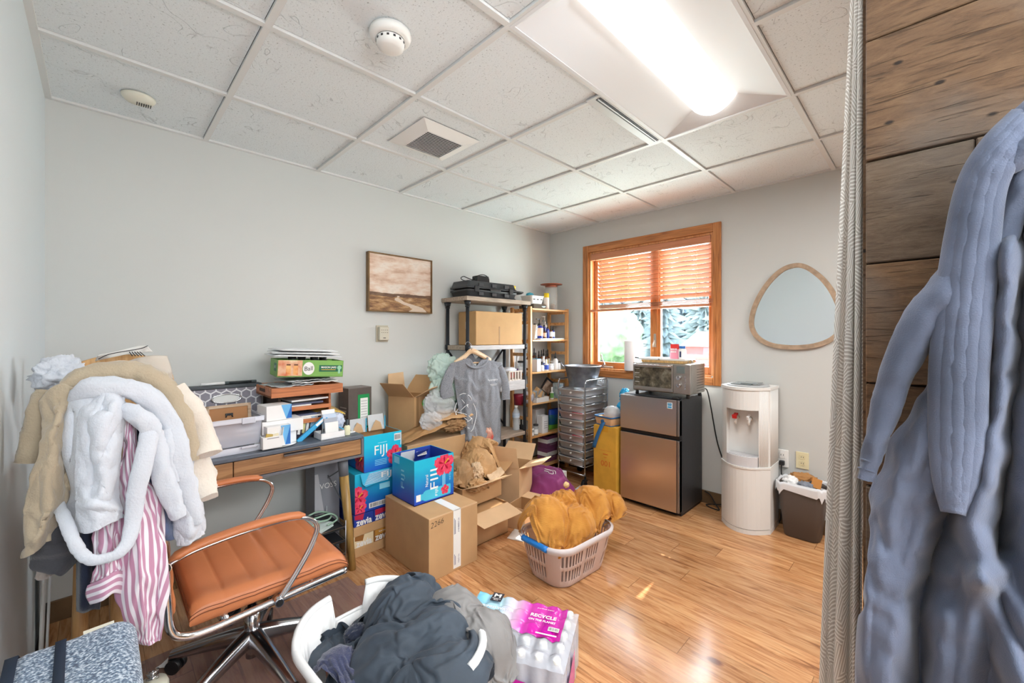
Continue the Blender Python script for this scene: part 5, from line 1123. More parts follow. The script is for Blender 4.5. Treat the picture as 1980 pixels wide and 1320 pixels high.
b = MB((.62, 2.352, DZ + .03)); b.box((.605, 2.352, DZ + .052), (.03, .012, .06), mat('packet_gold', (196, 168, 90), .5), (0, .2, 0)); b.box((.638, 2.354, DZ + .05), (.034, .012, .055), mat('packet_cream', (236, 226, 196), .5), (0, -.15, .1)); single(b, 'packet', 'yellow and cream packets inside the small open white carton', 'packet', (.62, 2.352, DZ + .03))
# ---- books / device boxes / tray of cards
r = thing('device_box', 'dark device box with pale stripes standing behind the cyan book', 'box', (.855, 2.52, DZ + .0005), (-.18, -.12, .1)); b = MB(); b.box((0, 0, .062), (.17, .04, .12), mat('box_navy', (44, 40, 60), .4), None, .002)
for k, (c, dx) in enumerate([(OUTW, -.045), (mat('stripe_sand', (206, 200, 140), .5), -.02), (OUTW, .0), (mat('stripe_ice', (150, 190, 220), .5), .035)]): b.box((dx, -.0208, .068), (.014 if k < 3 else .035, .001, .085), c, (0, .35, 0))
b.build('carton_body', r)
r = thing('cyan_book', 'cyan book leaning diagonally over the device box on the desk', 'book', (.80, 2.44, DZ + .004), (-.25, -.62, .12)); b = MB(); CY_ = mat('book_cyan', (40, 160, 214), .4); b.box((.07, 0, .012), (.2, .025, .024), CY_, None, .003); b.box((.12, -.013, .012), (.05, .001, .014), OUTW); b.build('cover', r)
r = thing('card_tray', 'white card tray full of samples near the front of the desk', 'tray', (.935, 2.42, DZ + .0005), (0, 0, .03)); b = MB(); w, d, h = .135, .1, .035
for lo, hi in (((-w / 2, -d / 2), (w / 2, -d / 2 + .003)), ((-w / 2, d / 2 - .003), (w / 2, d / 2)), ((-w / 2, -d / 2), (-w / 2 + .003, d / 2)), ((w / 2 - .003, -d / 2), (w / 2, d / 2))): b.b2((lo[0], lo[1], 0), (hi[0], hi[1], h), WCB)
b.b2((-w / 2, -d / 2, 0), (w / 2, d / 2, .003), WCB); b.build('tray_body', r)
for k in range(4): p = V((.945, 2.415 + .015 * k, DZ + .004)); b = MB(p); b.box(p + V((0, 0, .04 + .012 * k)), (.075, .008, .08 + .02 * k), [OUTW, mat('card_grey', (168, 174, 186), .4), mat('card_ice', (190, 206, 226), .4), OUTW][k], (-.12, 0, .03), .001); single(b, 'sample_card', 'pale printed card standing in the white card tray', 'card', p, (0, 0, 0), 'cards standing in the white card tray')
for k in range(3): bottle('tiny dark glass vial in the left of the white card tray', .885 + .014 * k, 2.40 + .01 * k, DZ + .004, .007, .05, mat('vial_smoke', (90, 96, 104), .1), 'cap', None, GRILLE, 'vials in the white card tray', name='vial')
bottle('small cream oil bottle with a dark cap standing at the right front of the desk', 1.028, 2.40, DZ + .0005, .018, .088, mat('oil_cream', (226, 224, 190), .15), 'cap', None, mat('cap_slate', (52, 60, 66), .4))
b = MB((.97, 2.55, DZ + .12)); G = [[V((.87 + .2 * i / 12, 2.52 + .16 * j / 6, DZ + .10 + .03 * math.sin(i * .25) + .02 * j / 6)) for i in range(13)] for j in range(7)]; b.sheet(G, mat('magazine_photo', (150, 130, 120), .35, var=(16, .9, (238, 200, 70))), .006); single(b, 'magazine', 'glossy colourful magazine lying across the clutter at the right of the desk', 'magazine', (.97, 2.55, DZ + .12))
b = MB((1.01, 2.5, DZ)); b.blob((1.0, 2.495, DZ + .07), (.06, .035, .06), mat('bubble_wrap', (214, 222, 240), .2, alpha=.85, bump=(90, .8)), 4, lambda n: .6 + .45 * crease(n, 12, 3)); single(b, 'bubble_wrap', 'crumpled pale bubble wrap at the right of the desk', 'bubble wrap', (1.01, 2.5, DZ))
b = MB((1.05, 2.56, DZ)); G = [[V((1.0 + .085 * i / 8, 2.47 + .05 * j / 4, DZ + .002 + .07 * (1 - i / 8) ** 1.5 * (.6 + .4 * j / 4))) for i in range(9)] for j in range(5)]; b.sheet(G, mat('card_cyan', (60, 170, 220), .5), .003); single(b, 'torn_cyan_card', 'torn cyan cardboard piece curled on the right corner of the desk', 'cardboard', (1.05, 2.56, DZ))
b = MB((1.03, 2.455, DZ)); b.box((1.065, 2.445, DZ + .0035), (.05, .03, .006), OUTW, (0, 0, .15)); single(b, 'note_pad', 'small white note pad beside the cream oil bottle', 'note pad', (1.03, 2.455, DZ))

# ================================================================= UNDER THE DESK
MESH = mat('wire_black', (46, 48, 52), .5, .3)
r = thing('file_rack', 'black wire letter rack with four tiers on the floor under the desk', 'file rack', (.80, 2.42, 0)); fx0, fx1, fy0, fy1 = .60, .985, 2.318, 2.595
for k, z in enumerate((.022, .105, .18, .255)):
    b = MB(r.location); b.b2((fx0, fy0, z), (fx1, fy1, z + .003), MESH); b.tube([(fx0, fy0, z + .012), (fx1, fy0, z + .012), (fx1, fy1, z + .012), (fx0, fy1, z + .012)], .003, STEEL, 6, True); b.build('tier', r)
b = MB(r.location)
for x in (fx0, fx1):
    for y in (fy0, fy1): b.tube([(x, y, 0), (x, y, .3)], .003, STEEL, 6)
b.build('uprights', r)
for k, z in enumerate((.026, .109)):
    b = MB((.8, 2.45, z)); b.box((.78 + .03 * k, 2.45, z + .008), (.3, .24, .015), [mat('folder_slate', (70, 78, 92), .5), OUTW][k], (0, 0, .04 * k)); single(b, 'folder_stack', ['dark folders on the lowest tier of the black letter rack', 'white papers on the second tier of the black letter rack'][k], 'papers', (.8, 2.45, z))
b = MB((.8, 2.45, .26)); 
for k in range(3): b.box((.79, 2.45, .262 + k * .006), (.21, .26, .005), mat('paper_ice', (206, 218, 216), .6), (0, 0, .5 + .05 * k))
single(b, 'paper_stack', 'pale papers on the top tier of the black letter rack', 'papers', (.8, 2.45, .26))
b = MB((.88, 2.48, .27)); b.tube(smooth_path([(.80, 2.38, .285), (.86, 2.40, .30), (.93, 2.42, .29), (.96, 2.47, .30), (.9, 2.52, .31), (.83, 2.5, .30), (.86, 2.44, .31), (.95, 2.44, .31), (.97, 2.40, .285), (.9, 2.36, .285)], 60), .005, mat('cable_sage', (150, 180, 160), .5), 6); single(b, 'green_cable', 'sage green cable coiled on the top of the black letter rack', 'cable', (.88, 2.48, .27))
r = thing('voss_carton', 'pale grey carton printed VOSS standing under the right end of the desk', 'box', (.995, 2.69, 0)); b = MB(r.location); b.b2((.92, 2.61, 0), (1.07, 2.765, .57), mat('carton_grey', (136, 138, 146), .6), .003); b.poly([V((.921, 2.6092, .1)), V((1.0, 2.6092, .1)), V((.94, 2.6092, .5)), V((.921, 2.6092, .5))], mat('carton_silver', (190, 190, 196), .5)); b.build('carton_body', r); b = MB(r.location); b.text('VOSS', (1.0, 2.61, .42), (1, 0, 0), (0, 0, 1), .032, OUTW, .1, -.005); b.build('print', r)
b = MB((.70, 2.76, 0)); b.lathe([(0, 0), (.13, 0), (.15, .02), (.15, .1), (.13, .115), (.05, .12), (.045, .14), (0, .142)], (.74, 2.72, 0), BLKP, 32); single(b, 'black_round_lid', 'black round appliance on the floor against the wall under the desk', 'appliance', (.70, 2.76, 0))
b = MB((.60, 2.2, 0)); p = wz(572, 1145, .012); b = MB(p); b.cyl(p + V((-.012, -.006, 0)), p + V((.014, .006, 0)), .0095, PLW, .0075, 12); single(b, 'earplug', 'small white foam plug lying on the chair mat', 'plug', p)
# ---- cloth solver helpers: fabric settles by simulation, then becomes a plain mesh
def cloth_relax(vs, fs, pins=None, frames=22, grow=0, col=None, bend=.4, selfd=.005, tens=10, sub=1, target=None, uv=None, thick=0, grav=1.0):
    sc = bpy.context.scene; me = bpy.data.meshes.new('tmp'); me.from_pydata([tuple(p) for p in vs], [], [tuple(f) for f in fs]); me.update()
    if uv:
        ul = me.uv_layers.new(name='UVMap')
        for li, l in enumerate(me.loops): ul.data[li].uv = uv[l.vertex_index]
    o = bpy.data.objects.new('tmp', me); C.objects.link(o); cols = []
    for cv, cf in (col or []):
        m2 = bpy.data.meshes.new('tmpc'); m2.from_pydata([tuple(p) for p in cv], [], [tuple(f) for f in cf]); q = bpy.data.objects.new('tmpc', m2); C.objects.link(q); q.modifiers.new('c', 'COLLISION'); q.collision.thickness_outer = .008; q.collision.cloth_friction = 20; cols.append(q)
    md = o.modifiers.new('cloth', 'CLOTH'); s = md.settings; s.quality = 6; s.mass = .3; s.tension_stiffness = s.compression_stiffness = tens; s.shear_stiffness = tens * .6; s.bending_stiffness = bend; s.shrink_min = -grow; s.air_damping = 2.0; s.effector_weights.gravity = grav
    if pins:
        g = o.vertex_groups.new(name='pin')
        for i, w in pins: g.add([i], w, 'REPLACE')
        s.vertex_group_mass = 'pin'; s.pin_stiffness = 1.0
    if target:
        o.shape_key_add(name='rest'); k = o.shape_key_add(name='gathered')
        for i, p in enumerate(target): k.data[i].co = p
        k.value = 0; k.keyframe_insert('value', frame=1); k.value = 1; k.keyframe_insert('value', frame=frames - 6)
    c = md.collision_settings; c.use_self_collision = selfd > 0; c.self_distance_min = max(.001, selfd); c.distance_min = .005; c.collision_quality = 3
    md.point_cache.frame_start = 1; md.point_cache.frame_end = frames + 1
    for f in range(1, frames + 1): sc.frame_set(f)
    if sub: sm = o.modifiers.new('ss', 'SUBSURF'); sm.levels = sub; sm.render_levels = sub
    if thick: so = o.modifiers.new('so', 'SOLIDIFY'); so.thickness = thick; so.offset = 0
    e = bpy.data.meshes.new_from_object(o.evaluated_get(bpy.context.evaluated_depsgraph_get())); out = [v.co.copy() for v in e.vertices], [tuple(p.vertices) for p in e.polygons], [[tuple(e.uv_layers[0].data[l].uv) for l in p.loop_indices] for p in e.polygons] if uv else None
    bpy.data.meshes.remove(e); bpy.data.objects.remove(o)
    for q in cols: bpy.data.objects.remove(q)
    sc.frame_set(1); return out
def soften(b, G, m, pinf, th=.006, seed=0, **k):
    """let a shaped sheet hang from its pinned points"""
    nv, nu = len(G), len(G[0]); rn = random.Random(seed); vs = [p for r_ in G for p in r_]; fs = [(j * nu + i, j * nu + i + 1, (j + 1) * nu + i + 1, (j + 1) * nu + i) for j in range(nv - 1) for i in range(nu - 1)]
    pins = [(j * nu + i, 1.0) for j in range(nv) for i in range(nu) if pinf(i / (nu - 1), j / (nv - 1), rn)]
    v2, f2, u2 = cloth_relax(vs, fs, pins=pins, uv=[(i / (nu - 1), j / (nv - 1)) for j in range(nv) for i in range(nu)], thick=th, **k); b0 = len(b.f); b.add(v2, f2, m, True)
    for i, u in enumerate(u2): b.uv[b0 + i] = u
def bunch(b, m, lumps, ext, base, gather=1.7, n=56, step=8, frames=30, bend=.5, seed=1, rotz=0, drop=.35, clampf=None, selfd=.005, sink=.02, jit=.02, flat=False, sub=1, tens=10):
    """a cloth whose scattered points are drawn together onto a lumpy heap, so that the slack between them buckles into folds"""
    rn = random.Random(seed); (x0, x1, y0, y1) = ext; cx, cy = (x0 + x1) / 2, (y0 + y1) / 2
    def h(x, y):
        z = base
        for (c, r) in lumps:
            q = 1 - ((x - c[0]) / r[0]) ** 2 - ((y - c[1]) / r[1]) ** 2
            if q > 0: z = max(z, c[2] + r[2] * math.sqrt(q))
        return z
    zt = max(c[2] + r[2] for c, r in lumps); vs = []; tg = []; pins = []
    for j in range(n + 1):
        for i in range(n + 1):
            fx, fy = i / n - .5, j / n - .5; vs.append(V((cx + fx * (x1 - x0) * gather, cy + fy * (y1 - y0) * gather, zt + .04 + .02 * noise.noise(V((fx * 8, fy * 8, seed))))))
            ex = 1.0; x, y = cx + fx * (x1 - x0) * ex, cy + fy * (y1 - y0) * ex; tg.append(V((x, y, h(x, y) - sink)))
    for j in range(step // 2, n + 1, step):
        for i in range(step // 2, n + 1, step):
            if rn.random() < drop: continue
            a, c = min(n, max(0, j + rn.randint(-2, 2))), min(n, max(0, i + rn.randint(-2, 2))); k = a * (n + 1) + c; pins.append((k, 1.0)); x, y = tg[k].x + rn.uniform(-jit, jit), tg[k].y + rn.uniform(-jit, jit); tg[k] = V((x, y, h(x, y) - sink + rn.uniform(0, sink)))
    fs = [(j * (n + 1) + i, j * (n + 1) + i + 1, (j + 1) * (n + 1) + i + 1, (j + 1) * (n + 1) + i) for j in range(n) for i in range(n)]
    N = 36; px, py = (x1 - x0) * .75, (y1 - y0) * .75; cv = []
    for j in range(N + 1):
        for i in range(N + 1): x, y = cx + (i / N * 2 - 1) * px, cy + (j / N * 2 - 1) * py; cv.append(V((x, y, h(x, y) - sink - .012)))
    cf = [(j * (N + 1) + i, j * (N + 1) + i + 1, (j + 1) * (N + 1) + i + 1, (j + 1) * (N + 1) + i) for j in range(N) for i in range(N)]
    v2, f2, _u = cloth_relax(vs, fs, pins=pins, frames=frames, col=[(cv, cf)], bend=bend, selfd=selfd, tens=tens, target=tg, sub=sub)
    if clampf: v2 = [clampf(p) for p in v2]
    b.add(v2, f2, m, not flat)
def in_basket(cx, cy, w, d, rot, z):
    def f(p):
        if p.z > z + .01: return p
        q = Matrix.Rotation(-rot, 3, 'Z') @ (p - V((cx, cy, 0))); s = max(abs(q.x) / (w / 2), abs(q.y) / (d / 2))
        k = min(1, max(0, (z + .01 - p.z) / .03))
        if s > 1: q2 = V((q.x / s, q.y / s, q.z)); q = q.lerp(q2, k)
        return Matrix.Rotation(rot, 3, 'Z') @ q + V((cx, cy, 0))
    return f
# ================================================================= CARDBOARD BOXES AND CARTONS
def m_fiji(name, z0, z1, c0=(28, 66, 190), c1=(30, 186, 220)):
    t = NT(name); tc = t.n('TexCoord'); s = t.n('SeparateXYZ', {0: tc.outputs['Object']}); f = t.n('MapRange', {0: s.outputs[2], 1: z0, 2: z1})
    n = t.n('TexNoise', {'Vector': tc.outputs['Object'], 'Scale': 7.0, 'Detail': 2.0})
    ff = t.math('ADD', f.outputs[0], t.math('MULTIPLY', t.math('SUBTRACT', n.outputs[0], .5), .25)); t.set(Base_Color=t.ramp(ff, [(.0, rgb(*c0)), (.35, rgb(*[(a + b_) / 2 - 8 for a, b_ in zip(c0, c1)])), (.8, rgb(*c1))]), Roughness=.35); return t.m
PETAL = mat('petal_red', (214, 30, 72), .4, var=(40, .7, (240, 90, 120))); PETD = mat('petal_dark', (166, 14, 50), .4); STAM = mat('stamen', (244, 196, 60), .4); LTB = mat('print_iceblue', (150, 220, 240), .4)
def flower(b, o, xd, yd, R, lift=.0008, seed=1, clipx=None):
    xd, yd = V(xd).normalized(), V(yd).normalized(); n = xd.cross(yd).normalized(); o = V(o); rn = random.Random(seed)
    def P(x, y, l):
        if clipx is not None: x = min(max(x, clipx[0]), clipx[1]); y = min(max(y, clipx[2]), clipx[3])
        return o + xd * x + yd * y + n * l
    for k in range(5):
        a0 = 2 * PI * k / 5 + .3; pts = []
        for i in range(13):
            f = i / 12; a = a0 + (f - .5) * 1.35; rr = R * (.55 + .45 * math.sin(PI * f) ** .5) * (1 + .06 * math.sin(i * 2.3 + k)); pts.append(P(rr * math.cos(a), rr * math.sin(a), lift + .00012 * k))
        b.poly([P(0, 0, lift + .00012 * k)] + pts, PETAL)
    for k in range(5):
        a = 2 * PI * k / 5 + .3; b.poly([P(0, 0, lift + .0008), P(R * .45 * math.cos(a - .2), R * .45 * math.sin(a - .2), lift + .0008), P(R * .6 * math.cos(a), R * .6 * math.sin(a), lift + .0008), P(R * .45 * math.cos(a + .2), R * .45 * math.sin(a + .2), lift + .0008)], PETD)
    for k in range(7): b.box(P((.06 + .05 * k) * R, (.05 + .045 * k) * R + .04 * R * (k % 2), lift + .0014), (R * .08,) * 3, STAM)
def barcode(b, o, xd, yd, w, h, lift=.001):
    xd, yd = V(xd).normalized(), V(yd).normalized(); n = xd.cross(yd); o = V(o) + n * lift
    def q(x0, x1, y0, y1, l, m): b.poly([o + xd * x0 + yd * y0 + n * l, o + xd * x1 + yd * y0 + n * l, o + xd * x1 + yd * y1 + n * l, o + xd * x0 + yd * y1 + n * l], m)
    q(-w / 2, w / 2, -h / 2, h / 2, 0, OUTW); rn = random.Random(int(w * 9999)); x = -w / 2 + w * .06
    while x < w / 2 - w * .06:
        s = w * rn.choice((.012, .02, .03)); q(x, x + s, -h * .36, h * .36, .0004, GRILLE); x += s + w * rn.choice((.015, .025))
def walls(b, x0, x1, y0, y1, z0, z1, m, t=.004, inn=None):
    inn = inn or m
    b.b2((x0, y0, z0), (x1, y1, z0 + t), m); b.b2((x0, y0, z0), (x1, y0 + t, z1), m); b.b2((x0, y1 - t, z0), (x1, y1, z1), m); b.b2((x0, y0 + t, z0), (x0 + t, y1 - t, z1), m); b.b2((x1 - t, y0 + t, z0), (x1, y1 - t, z1), m)
    if inn is not m:
        e = .0006
        b.b2((x0 + t, y0 + t, z0 + .02), (x1 - t, y0 + t + e, z1 - .001), inn); b.b2((x0 + t, y1 - t - e, z0 + .02), (x1 - t, y1 - t, z1 - .001), inn); b.b2((x0 + t, y0 + t, z0 + .02), (x0 + t + e, y1 - t, z1 - .001), inn); b.b2((x1 - t - e, y0 + t, z0 + .02), (x1 - t, y1 - t, z1 - .001), inn)
X_, Y_, Z_ = V((1, 0, 0)), V((0, 1, 0)), V((0, 0, 1))
# ---- box 2266
r = thing('shipping_box', 'large closed cardboard box marked 2266 with a white label strip, front of the boxes', 'box', (1.433, 2.145, 0)); bx0, bx1, by0, by1, bz = 1.262, 1.604, 1.904, 2.386, .346
b = MB(r.location); b.b2((bx0, by0, 0), (bx1, by1, bz), CB, .003)
b.b2((bx0 + .004, 2.14, bz - .0005), (bx1 - .004, 2.1425, bz + .0004), CBD); b.b2((bx0 + .002, by0 - .0003, bz - .006), (bx1 - .002, by0 + .004, bz + .0006), CBL); b.build('carton', r)
b = MB(r.location); xl0, xl1 = 1.425, 1.478; b.b2((xl0, by0 - .001, .015), (xl1, by0, bz), OUTW); b.b2((xl0, by0, bz), (xl1, 2.1, bz + .001), OUTW); b.b2((xl0, by0 - .001, bz - .002), (xl1, by0 + .001, bz + .001), OUTW)
PRN = mat('print_violet', (92, 88, 130), .6)
for (zc, t1) in ((.27, 'RETURN TO'), (.24, 'SENDER IF'), (.065, 'TO OPEN')):
    b.text(t1, (xl1 - .016, by0 - .001, zc), (0, 0, -1), (1, 0, 0), .009, PRN, .05)
    for k in range(2): b.b2((xl0 + .006 + k * .007, by0 - .0014, zc - .03), (xl0 + .009 + k * .007, by0 - .001, zc + .03 - .01 * k), PRN)
b.build('label_strip', r)
b = MB(r.location); b.text('2266', (bx0 + .055, by0, bz - .035), (1, 0, .12), (.12, 0, 1), .03, mat('ink', (50, 44, 40), .6), .085, -.012); b.build('handwriting', r)
# ---- FIJI carton on it (open)
FJ = m_fiji('fiji_print_a', .0, .26); r = thing('fiji_carton', 'open blue FIJI water carton standing on the 2266 box', 'carton', (1.437, 2.225, bz + .0012)); b = MB(r.location)
ax0, ax1, ay0, ay1, az0, az1 = 1.296, 1.577, 2.105, 2.36, bz + .0012, .608
walls(b, ax0, ax1, ay0, ay1, az0, az1, FJ, .004, mat('fiji_inside', (40, 70, 170), .5)); b.build('carton_body', r)
b = MB(r.location); f = ay0; W = ax1 - ax0
flower(b, (ax0 + W * .75, f, az1 - .055), X_, Z_, .075, clipx=(-.12, .069, -.09, .054))
b.text('FIJI', (ax0 + W * .52, f, az0 + .13), (0, 0, 1), (-1, 0, 0), .075, OUTW, .12, .0)
for k in range(4): b.b2((ax0 + W * .70 + k * .006, f - .0008, az0 + .075), (ax0 + W * .71 + k * .006, f, az0 + .16), LTB)
b.text('Natural', (ax0 + W * .30, f, az0 + .13), (0, 0, 1), (-1, 0, 0), .02, OUTW, .07)
b.text('WATER', (ax0 + W * .90, f, az0 + .12), (0, 0, 1), (-1, 0, 0), .012, LTB, .05)
# bottle picture
bt = [(-.10, .012), (-.075, .012), (-.07, .005), (-.055, .0), (.13, .0), (.135, .006), (.135, .06), (.13, .066), (-.055, .066), (-.07, .058), (-.075, .05), (-.10, .05)]
b.poly([V((ax0 + .13 + x * .95, f - .0006, az0 + .012 + z * .95)) for x, z in bt], mat('bottle_print', (70, 190, 220), .4)); b.b2((ax0 + .012, f - .001, az0 + .022), (ax0 + .042, f - .0006, az0 + .06), OUTW)
flower(b, (ax0 + .215, f, az0 + .047), X_, Z_, .03, .0012, 5); b.text('FIJI', (ax0 + .155, f, az0 + .045), (0, 0, 1), (-1, 0, 0), .022, OUTW, .04)
b.text('FIJI', (ax0, ay0 + .125, az0 + .13), (0, 0, 1), (0, 1, 0), .045, LTB, .11)
b.b2((ax0 - .0006, ay0 + .17, az1 - .05), (ax0, ay0 + .23, az1 - .01), LTB); b.build('print', r)
b = MB(r.location); b.box((ax0 + .19, ay1 - .03, az1 - .04), (.1, .004, .07), mat('flap_blue', (40, 62, 150), .5), (.5, 0, .2)); barcode(b, (ax0 + .19, ay1 - .034, az1 - .03), X_, V((0, .45, .9)), .07, .03, .003); b.box((ax0 + .1, ay1 - .012, az1 - .05), (.1, .003, .09), mat('flap_inner', (206, 210, 214), .6), (.1, 0, 0)); b.build('inner_flap', r)
# ---- stack behind the desk leg : two zevia cartons, two fiji cartons
ZB = mat('zevia_navy', (34, 60, 150), .45, var=(6, .25)); ZR = mat('zevia_red', (186, 36, 70), .45); ZK = mat('zevia_brown', (150, 100, 50), .5); ZC = mat('zevia_cream', (232, 214, 176), .5)
for k in range(2):
    z0 = .0005 + k * .128; r = thing('zevia_carton', ('brown and cream zevia carton tray at the floor of the carton stack' if k == 0 else 'blue and red zevia carton tray under the torn FIJI carton'), 'carton', (1.2, 2.56, z0)); b = MB(r.location)
    b.b2((1.082, 2.433, z0), (1.335, 2.685, z0 + .055), CB, .002); b.b2((1.085, 2.436, z0 + .055), (1.21, 2.682, z0 + .126), ZC if k == 0 else ZB, .002); b.b2((1.212, 2.436, z0 + .055), (1.332, 2.682, z0 + .126), ZK if k == 0 else ZB, .002); b.build('carton_body', r); b = MB(r.location); f = 2.436
    b.poly([V((1.09, f - .0006, z0 + .126)), V((1.15, f - .0006, z0 + .126)), V((1.14, f - .0006, z0 + .09)), V((1.09, f - .0006, z0 + .1))], ZK if k == 0 else ZR)
    b.poly([V((1.22, f - .0006, z0 + .126)), V((1.33, f - .0006, z0 + .126)), V((1.33, f - .0006, z0 + .105)), V((1.22, f - .0006, z0 + .09))], mat('zevia_amber', (196, 140, 60), .5) if k == 0 else ZR)
    b.text('zevia', (1.148, f - .0006, z0 + .078), X_, Z_, .04, OUTW, .1, .03); b.text('zevia', (1.272, f - .0006, z0 + .08), X_, Z_, .042, OUTW, .105, .03); b.text('Root Beer' if k == 0 else 'zero', (1.268, f - .0006, z0 + .112), X_, Z_, .008, OUTW, .045, .02) if k == 0 else None; b.build('print', r)
FJ2 = m_fiji('fiji_print_b', -.02, .26, (30, 52, 170), (24, 176, 210)); r = thing('fiji_carton', 'torn blue FIJI carton lying in the stack between zevia and the upper FIJI carton', 'carton', (1.21, 2.56, .258)); b = MB(r.location)
b.b2((1.09, 2.436, .258), (1.345, 2.69, .50), FJ2, .003); b.build('carton_body', r); b = MB(r.location); f = 2.436
flower(b, (1.11, f, .36), X_, Z_, .065, clipx=(-.019, .07, -.1, .09)); flower(b, (1.12, f, .29), X_, Z_, .045, .0012, 3, clipx=(-.028, .05, -.03, .06)); barcode(b, (1.25, f, .29), X_, Z_, .14, .032); b.b2((1.25, f - .0006, .375), (1.32, f, .41), LTB)
b.poly([V((1.12, f - .012, .50)), V((1.345, f - .012, .50)), V((1.345, f - .018, .45)), V((1.30, f - .02, .435)), V((1.15, f - .02, .42)), V((1.13, f - .018, .44))][::1], mat('flap_cyan', (60, 180, 220), .5))
for k in range(9): b.b2((1.14 + .004 * k, f - .0215, .432 + k * .0075), (1.30 + .003 * (k % 3), f - .0175, .4335 + k * .0075), OUTW)
b.text('FIJI', (1.295, f - .022, .466), X_, Z_, .045, OUTW, .09, .02); b.build('print', r)
FJ3 = m_fiji('fiji_print_c', -.02, .19, (36, 74, 196), (28, 190, 222)); r = thing('fiji_carton', 'topmost FIJI carton of the stack with torn open flaps beside the desk', 'carton', (1.27, 2.56, .5005)); b = MB(r.location)
gx0, gx1, gy0, gy1, gz0, gz1 = 1.146, 1.40, 2.43, 2.67, .5015, .722; walls(b, gx0, gx1, gy0, gy1, gz0, gz1, FJ3, .004, CBD); b.build('carton_body', r)
b = MB(r.location); f = gy0; flower(b, (gx1 - .045, f, gz0 + .075), X_, Z_, .062, clipx=(-.07, .044, -.07, .075)); b.text('FIJI', (gx0 + .11, f, gz0 + .115), X_, Z_, .075, OUTW, .085, .0)
for k in range(4): b.b2((gx0 + .07, f - .0006, gz0 + .06 - k * .01), (gx0 + .15, f, gz0 + .063 - k * .01), LTB)
b.b2((gx0 + .09, f - .0006, gz0 + .165), (gx0 + .15, f, gz0 + .169), LTB); barcode(b, (gx1 - .03, f, gz1 - .035), X_, Z_, .045, .045); b.b2((gx1 - .008, f - .001, gz1 - .09), (gx1 - .002, f, gz1 - .01), mat('flap_inner', (206, 210, 214), .6))
flower(b, (gx0, gy0 + .06, gz0 + .06), -Y_, Z_, .075, .0008, 2, clipx=(-.1, .058, -.058, .1)); b.build('print', r)
for (x0, x1, a, hh) in ((gx0, gx0 + .115, .05, .09), (gx0 + .13, gx1 - .004, .1, .1)):
    b = MB(r.location); t0 = V((x0, gy1 - .03, gz1 - .02)); t1 = V((x1, gy1 - .03, gz1 - .02)); u_ = V((0, .35 * a, hh)); b.prism([t0, t1, t1 + u_, t0 + u_ + V((.01, 0, 0))], (0, .003, 0), mat('flap_inner', (206, 210, 214), .6)); b.prism([t0 + V((.012, -.0008, .0)), t1 + V((-.02, -.0008, 0)), t1 + V((-.035, -.0008, .05)), t0 + V((.05, -.0008, .07))], (0, .0006, 0), CBL); b.b2((x1 - .006, gy1 - .0325, gz1 - .02), (x1, gy1 - .03, gz1 + .07), mat('flap_cyan', (60, 180, 220), .5)); b.build('flap', r)
b = MB((1.26, 2.78, 0)); b.b2((1.12, 2.70, 0), (1.40, 2.86, .66), CB, .003); single(b, 'tall_cardboard_box', 'plain cardboard box behind the FIJI stack against the wall', 'box', (1.26, 2.78, 0))
r = thing('dark_carton', 'dark brown-grey carton with a green label strip beside the desk', 'box', (1.235, 2.755, .6605), (0, 0, .1)); CHC = mat('carton_charcoal', (92, 84, 80), .5, var=(14, .12)); b = MB(); b.box((0, 0, .165), (.17, .13, .33), CHC, None, .003); b.box((0.0, 0, .331), (.168, .128, .003), mat('carton_top', (120, 112, 108), .5)); b.build('carton_body', r)
b = MB(); f = -.0655; b.box((.025, f, .16), (.085, .001, .25), mat('label_emerald', (28, 150, 84), .5)); b.box((.028, f - .0008, .165), (.055, .001, .19), OUTW)
for k in range(9): b.box((.028, f - .0014, .24 - k * .018), (.046, .0006, .003), mat('print_grey', (150, 150, 154), .6))
for k in range(6): b.box((-.0855, .0, .2 - k * .022), (.001, .08 - .006 * k, .008), mat('print_pale', (180, 176, 172), .6))
b.build('print', r)
# ---- open cardboard boxes
def open_box(label, c, w, d, h, rot, flaps, m=CB, inn=CBD, flen=.45, name='cardboard_box'):
    """flaps: angles (deg from vertical, outwards positive) for front, right, back, left; None leaves it out"""
    r = thing(name, label, 'box', c, (0, 0, rot)); b = MB(); walls(b, -w / 2, w / 2, -d / 2, d / 2, 0, h, m, .004, inn); b.build('carton', r)
    for k, a in enumerate(flaps):
        if a is None: continue
        a = math.radians(a); L = (d if k % 2 == 0 else w) * flen
        n = [V((0, -1, 0)), V((1, 0, 0)), V((0, 1, 0)), V((-1, 0, 0))][k]; s = [V((1, 0, 0)), V((0, 1, 0)), V((-1, 0, 0)), V((0, -1, 0))][k]; hw = (w if k % 2 == 0 else d) / 2 - .003; base = n * ((d if k % 2 == 0 else w) / 2) + V((0, 0, h))
        dr = n * math.sin(a) + V((0, 0, math.cos(a))); th = (n * math.cos(a) - V((0, 0, math.sin(a)))) * .003
        b = MB(); b.prism([base - s * hw, base + s * hw, base + s * (hw - .012) + dr * L, base - s * (hw - .012) + dr * L], th, m if k % 2 else CBL); b.build('flap', r)
    return r
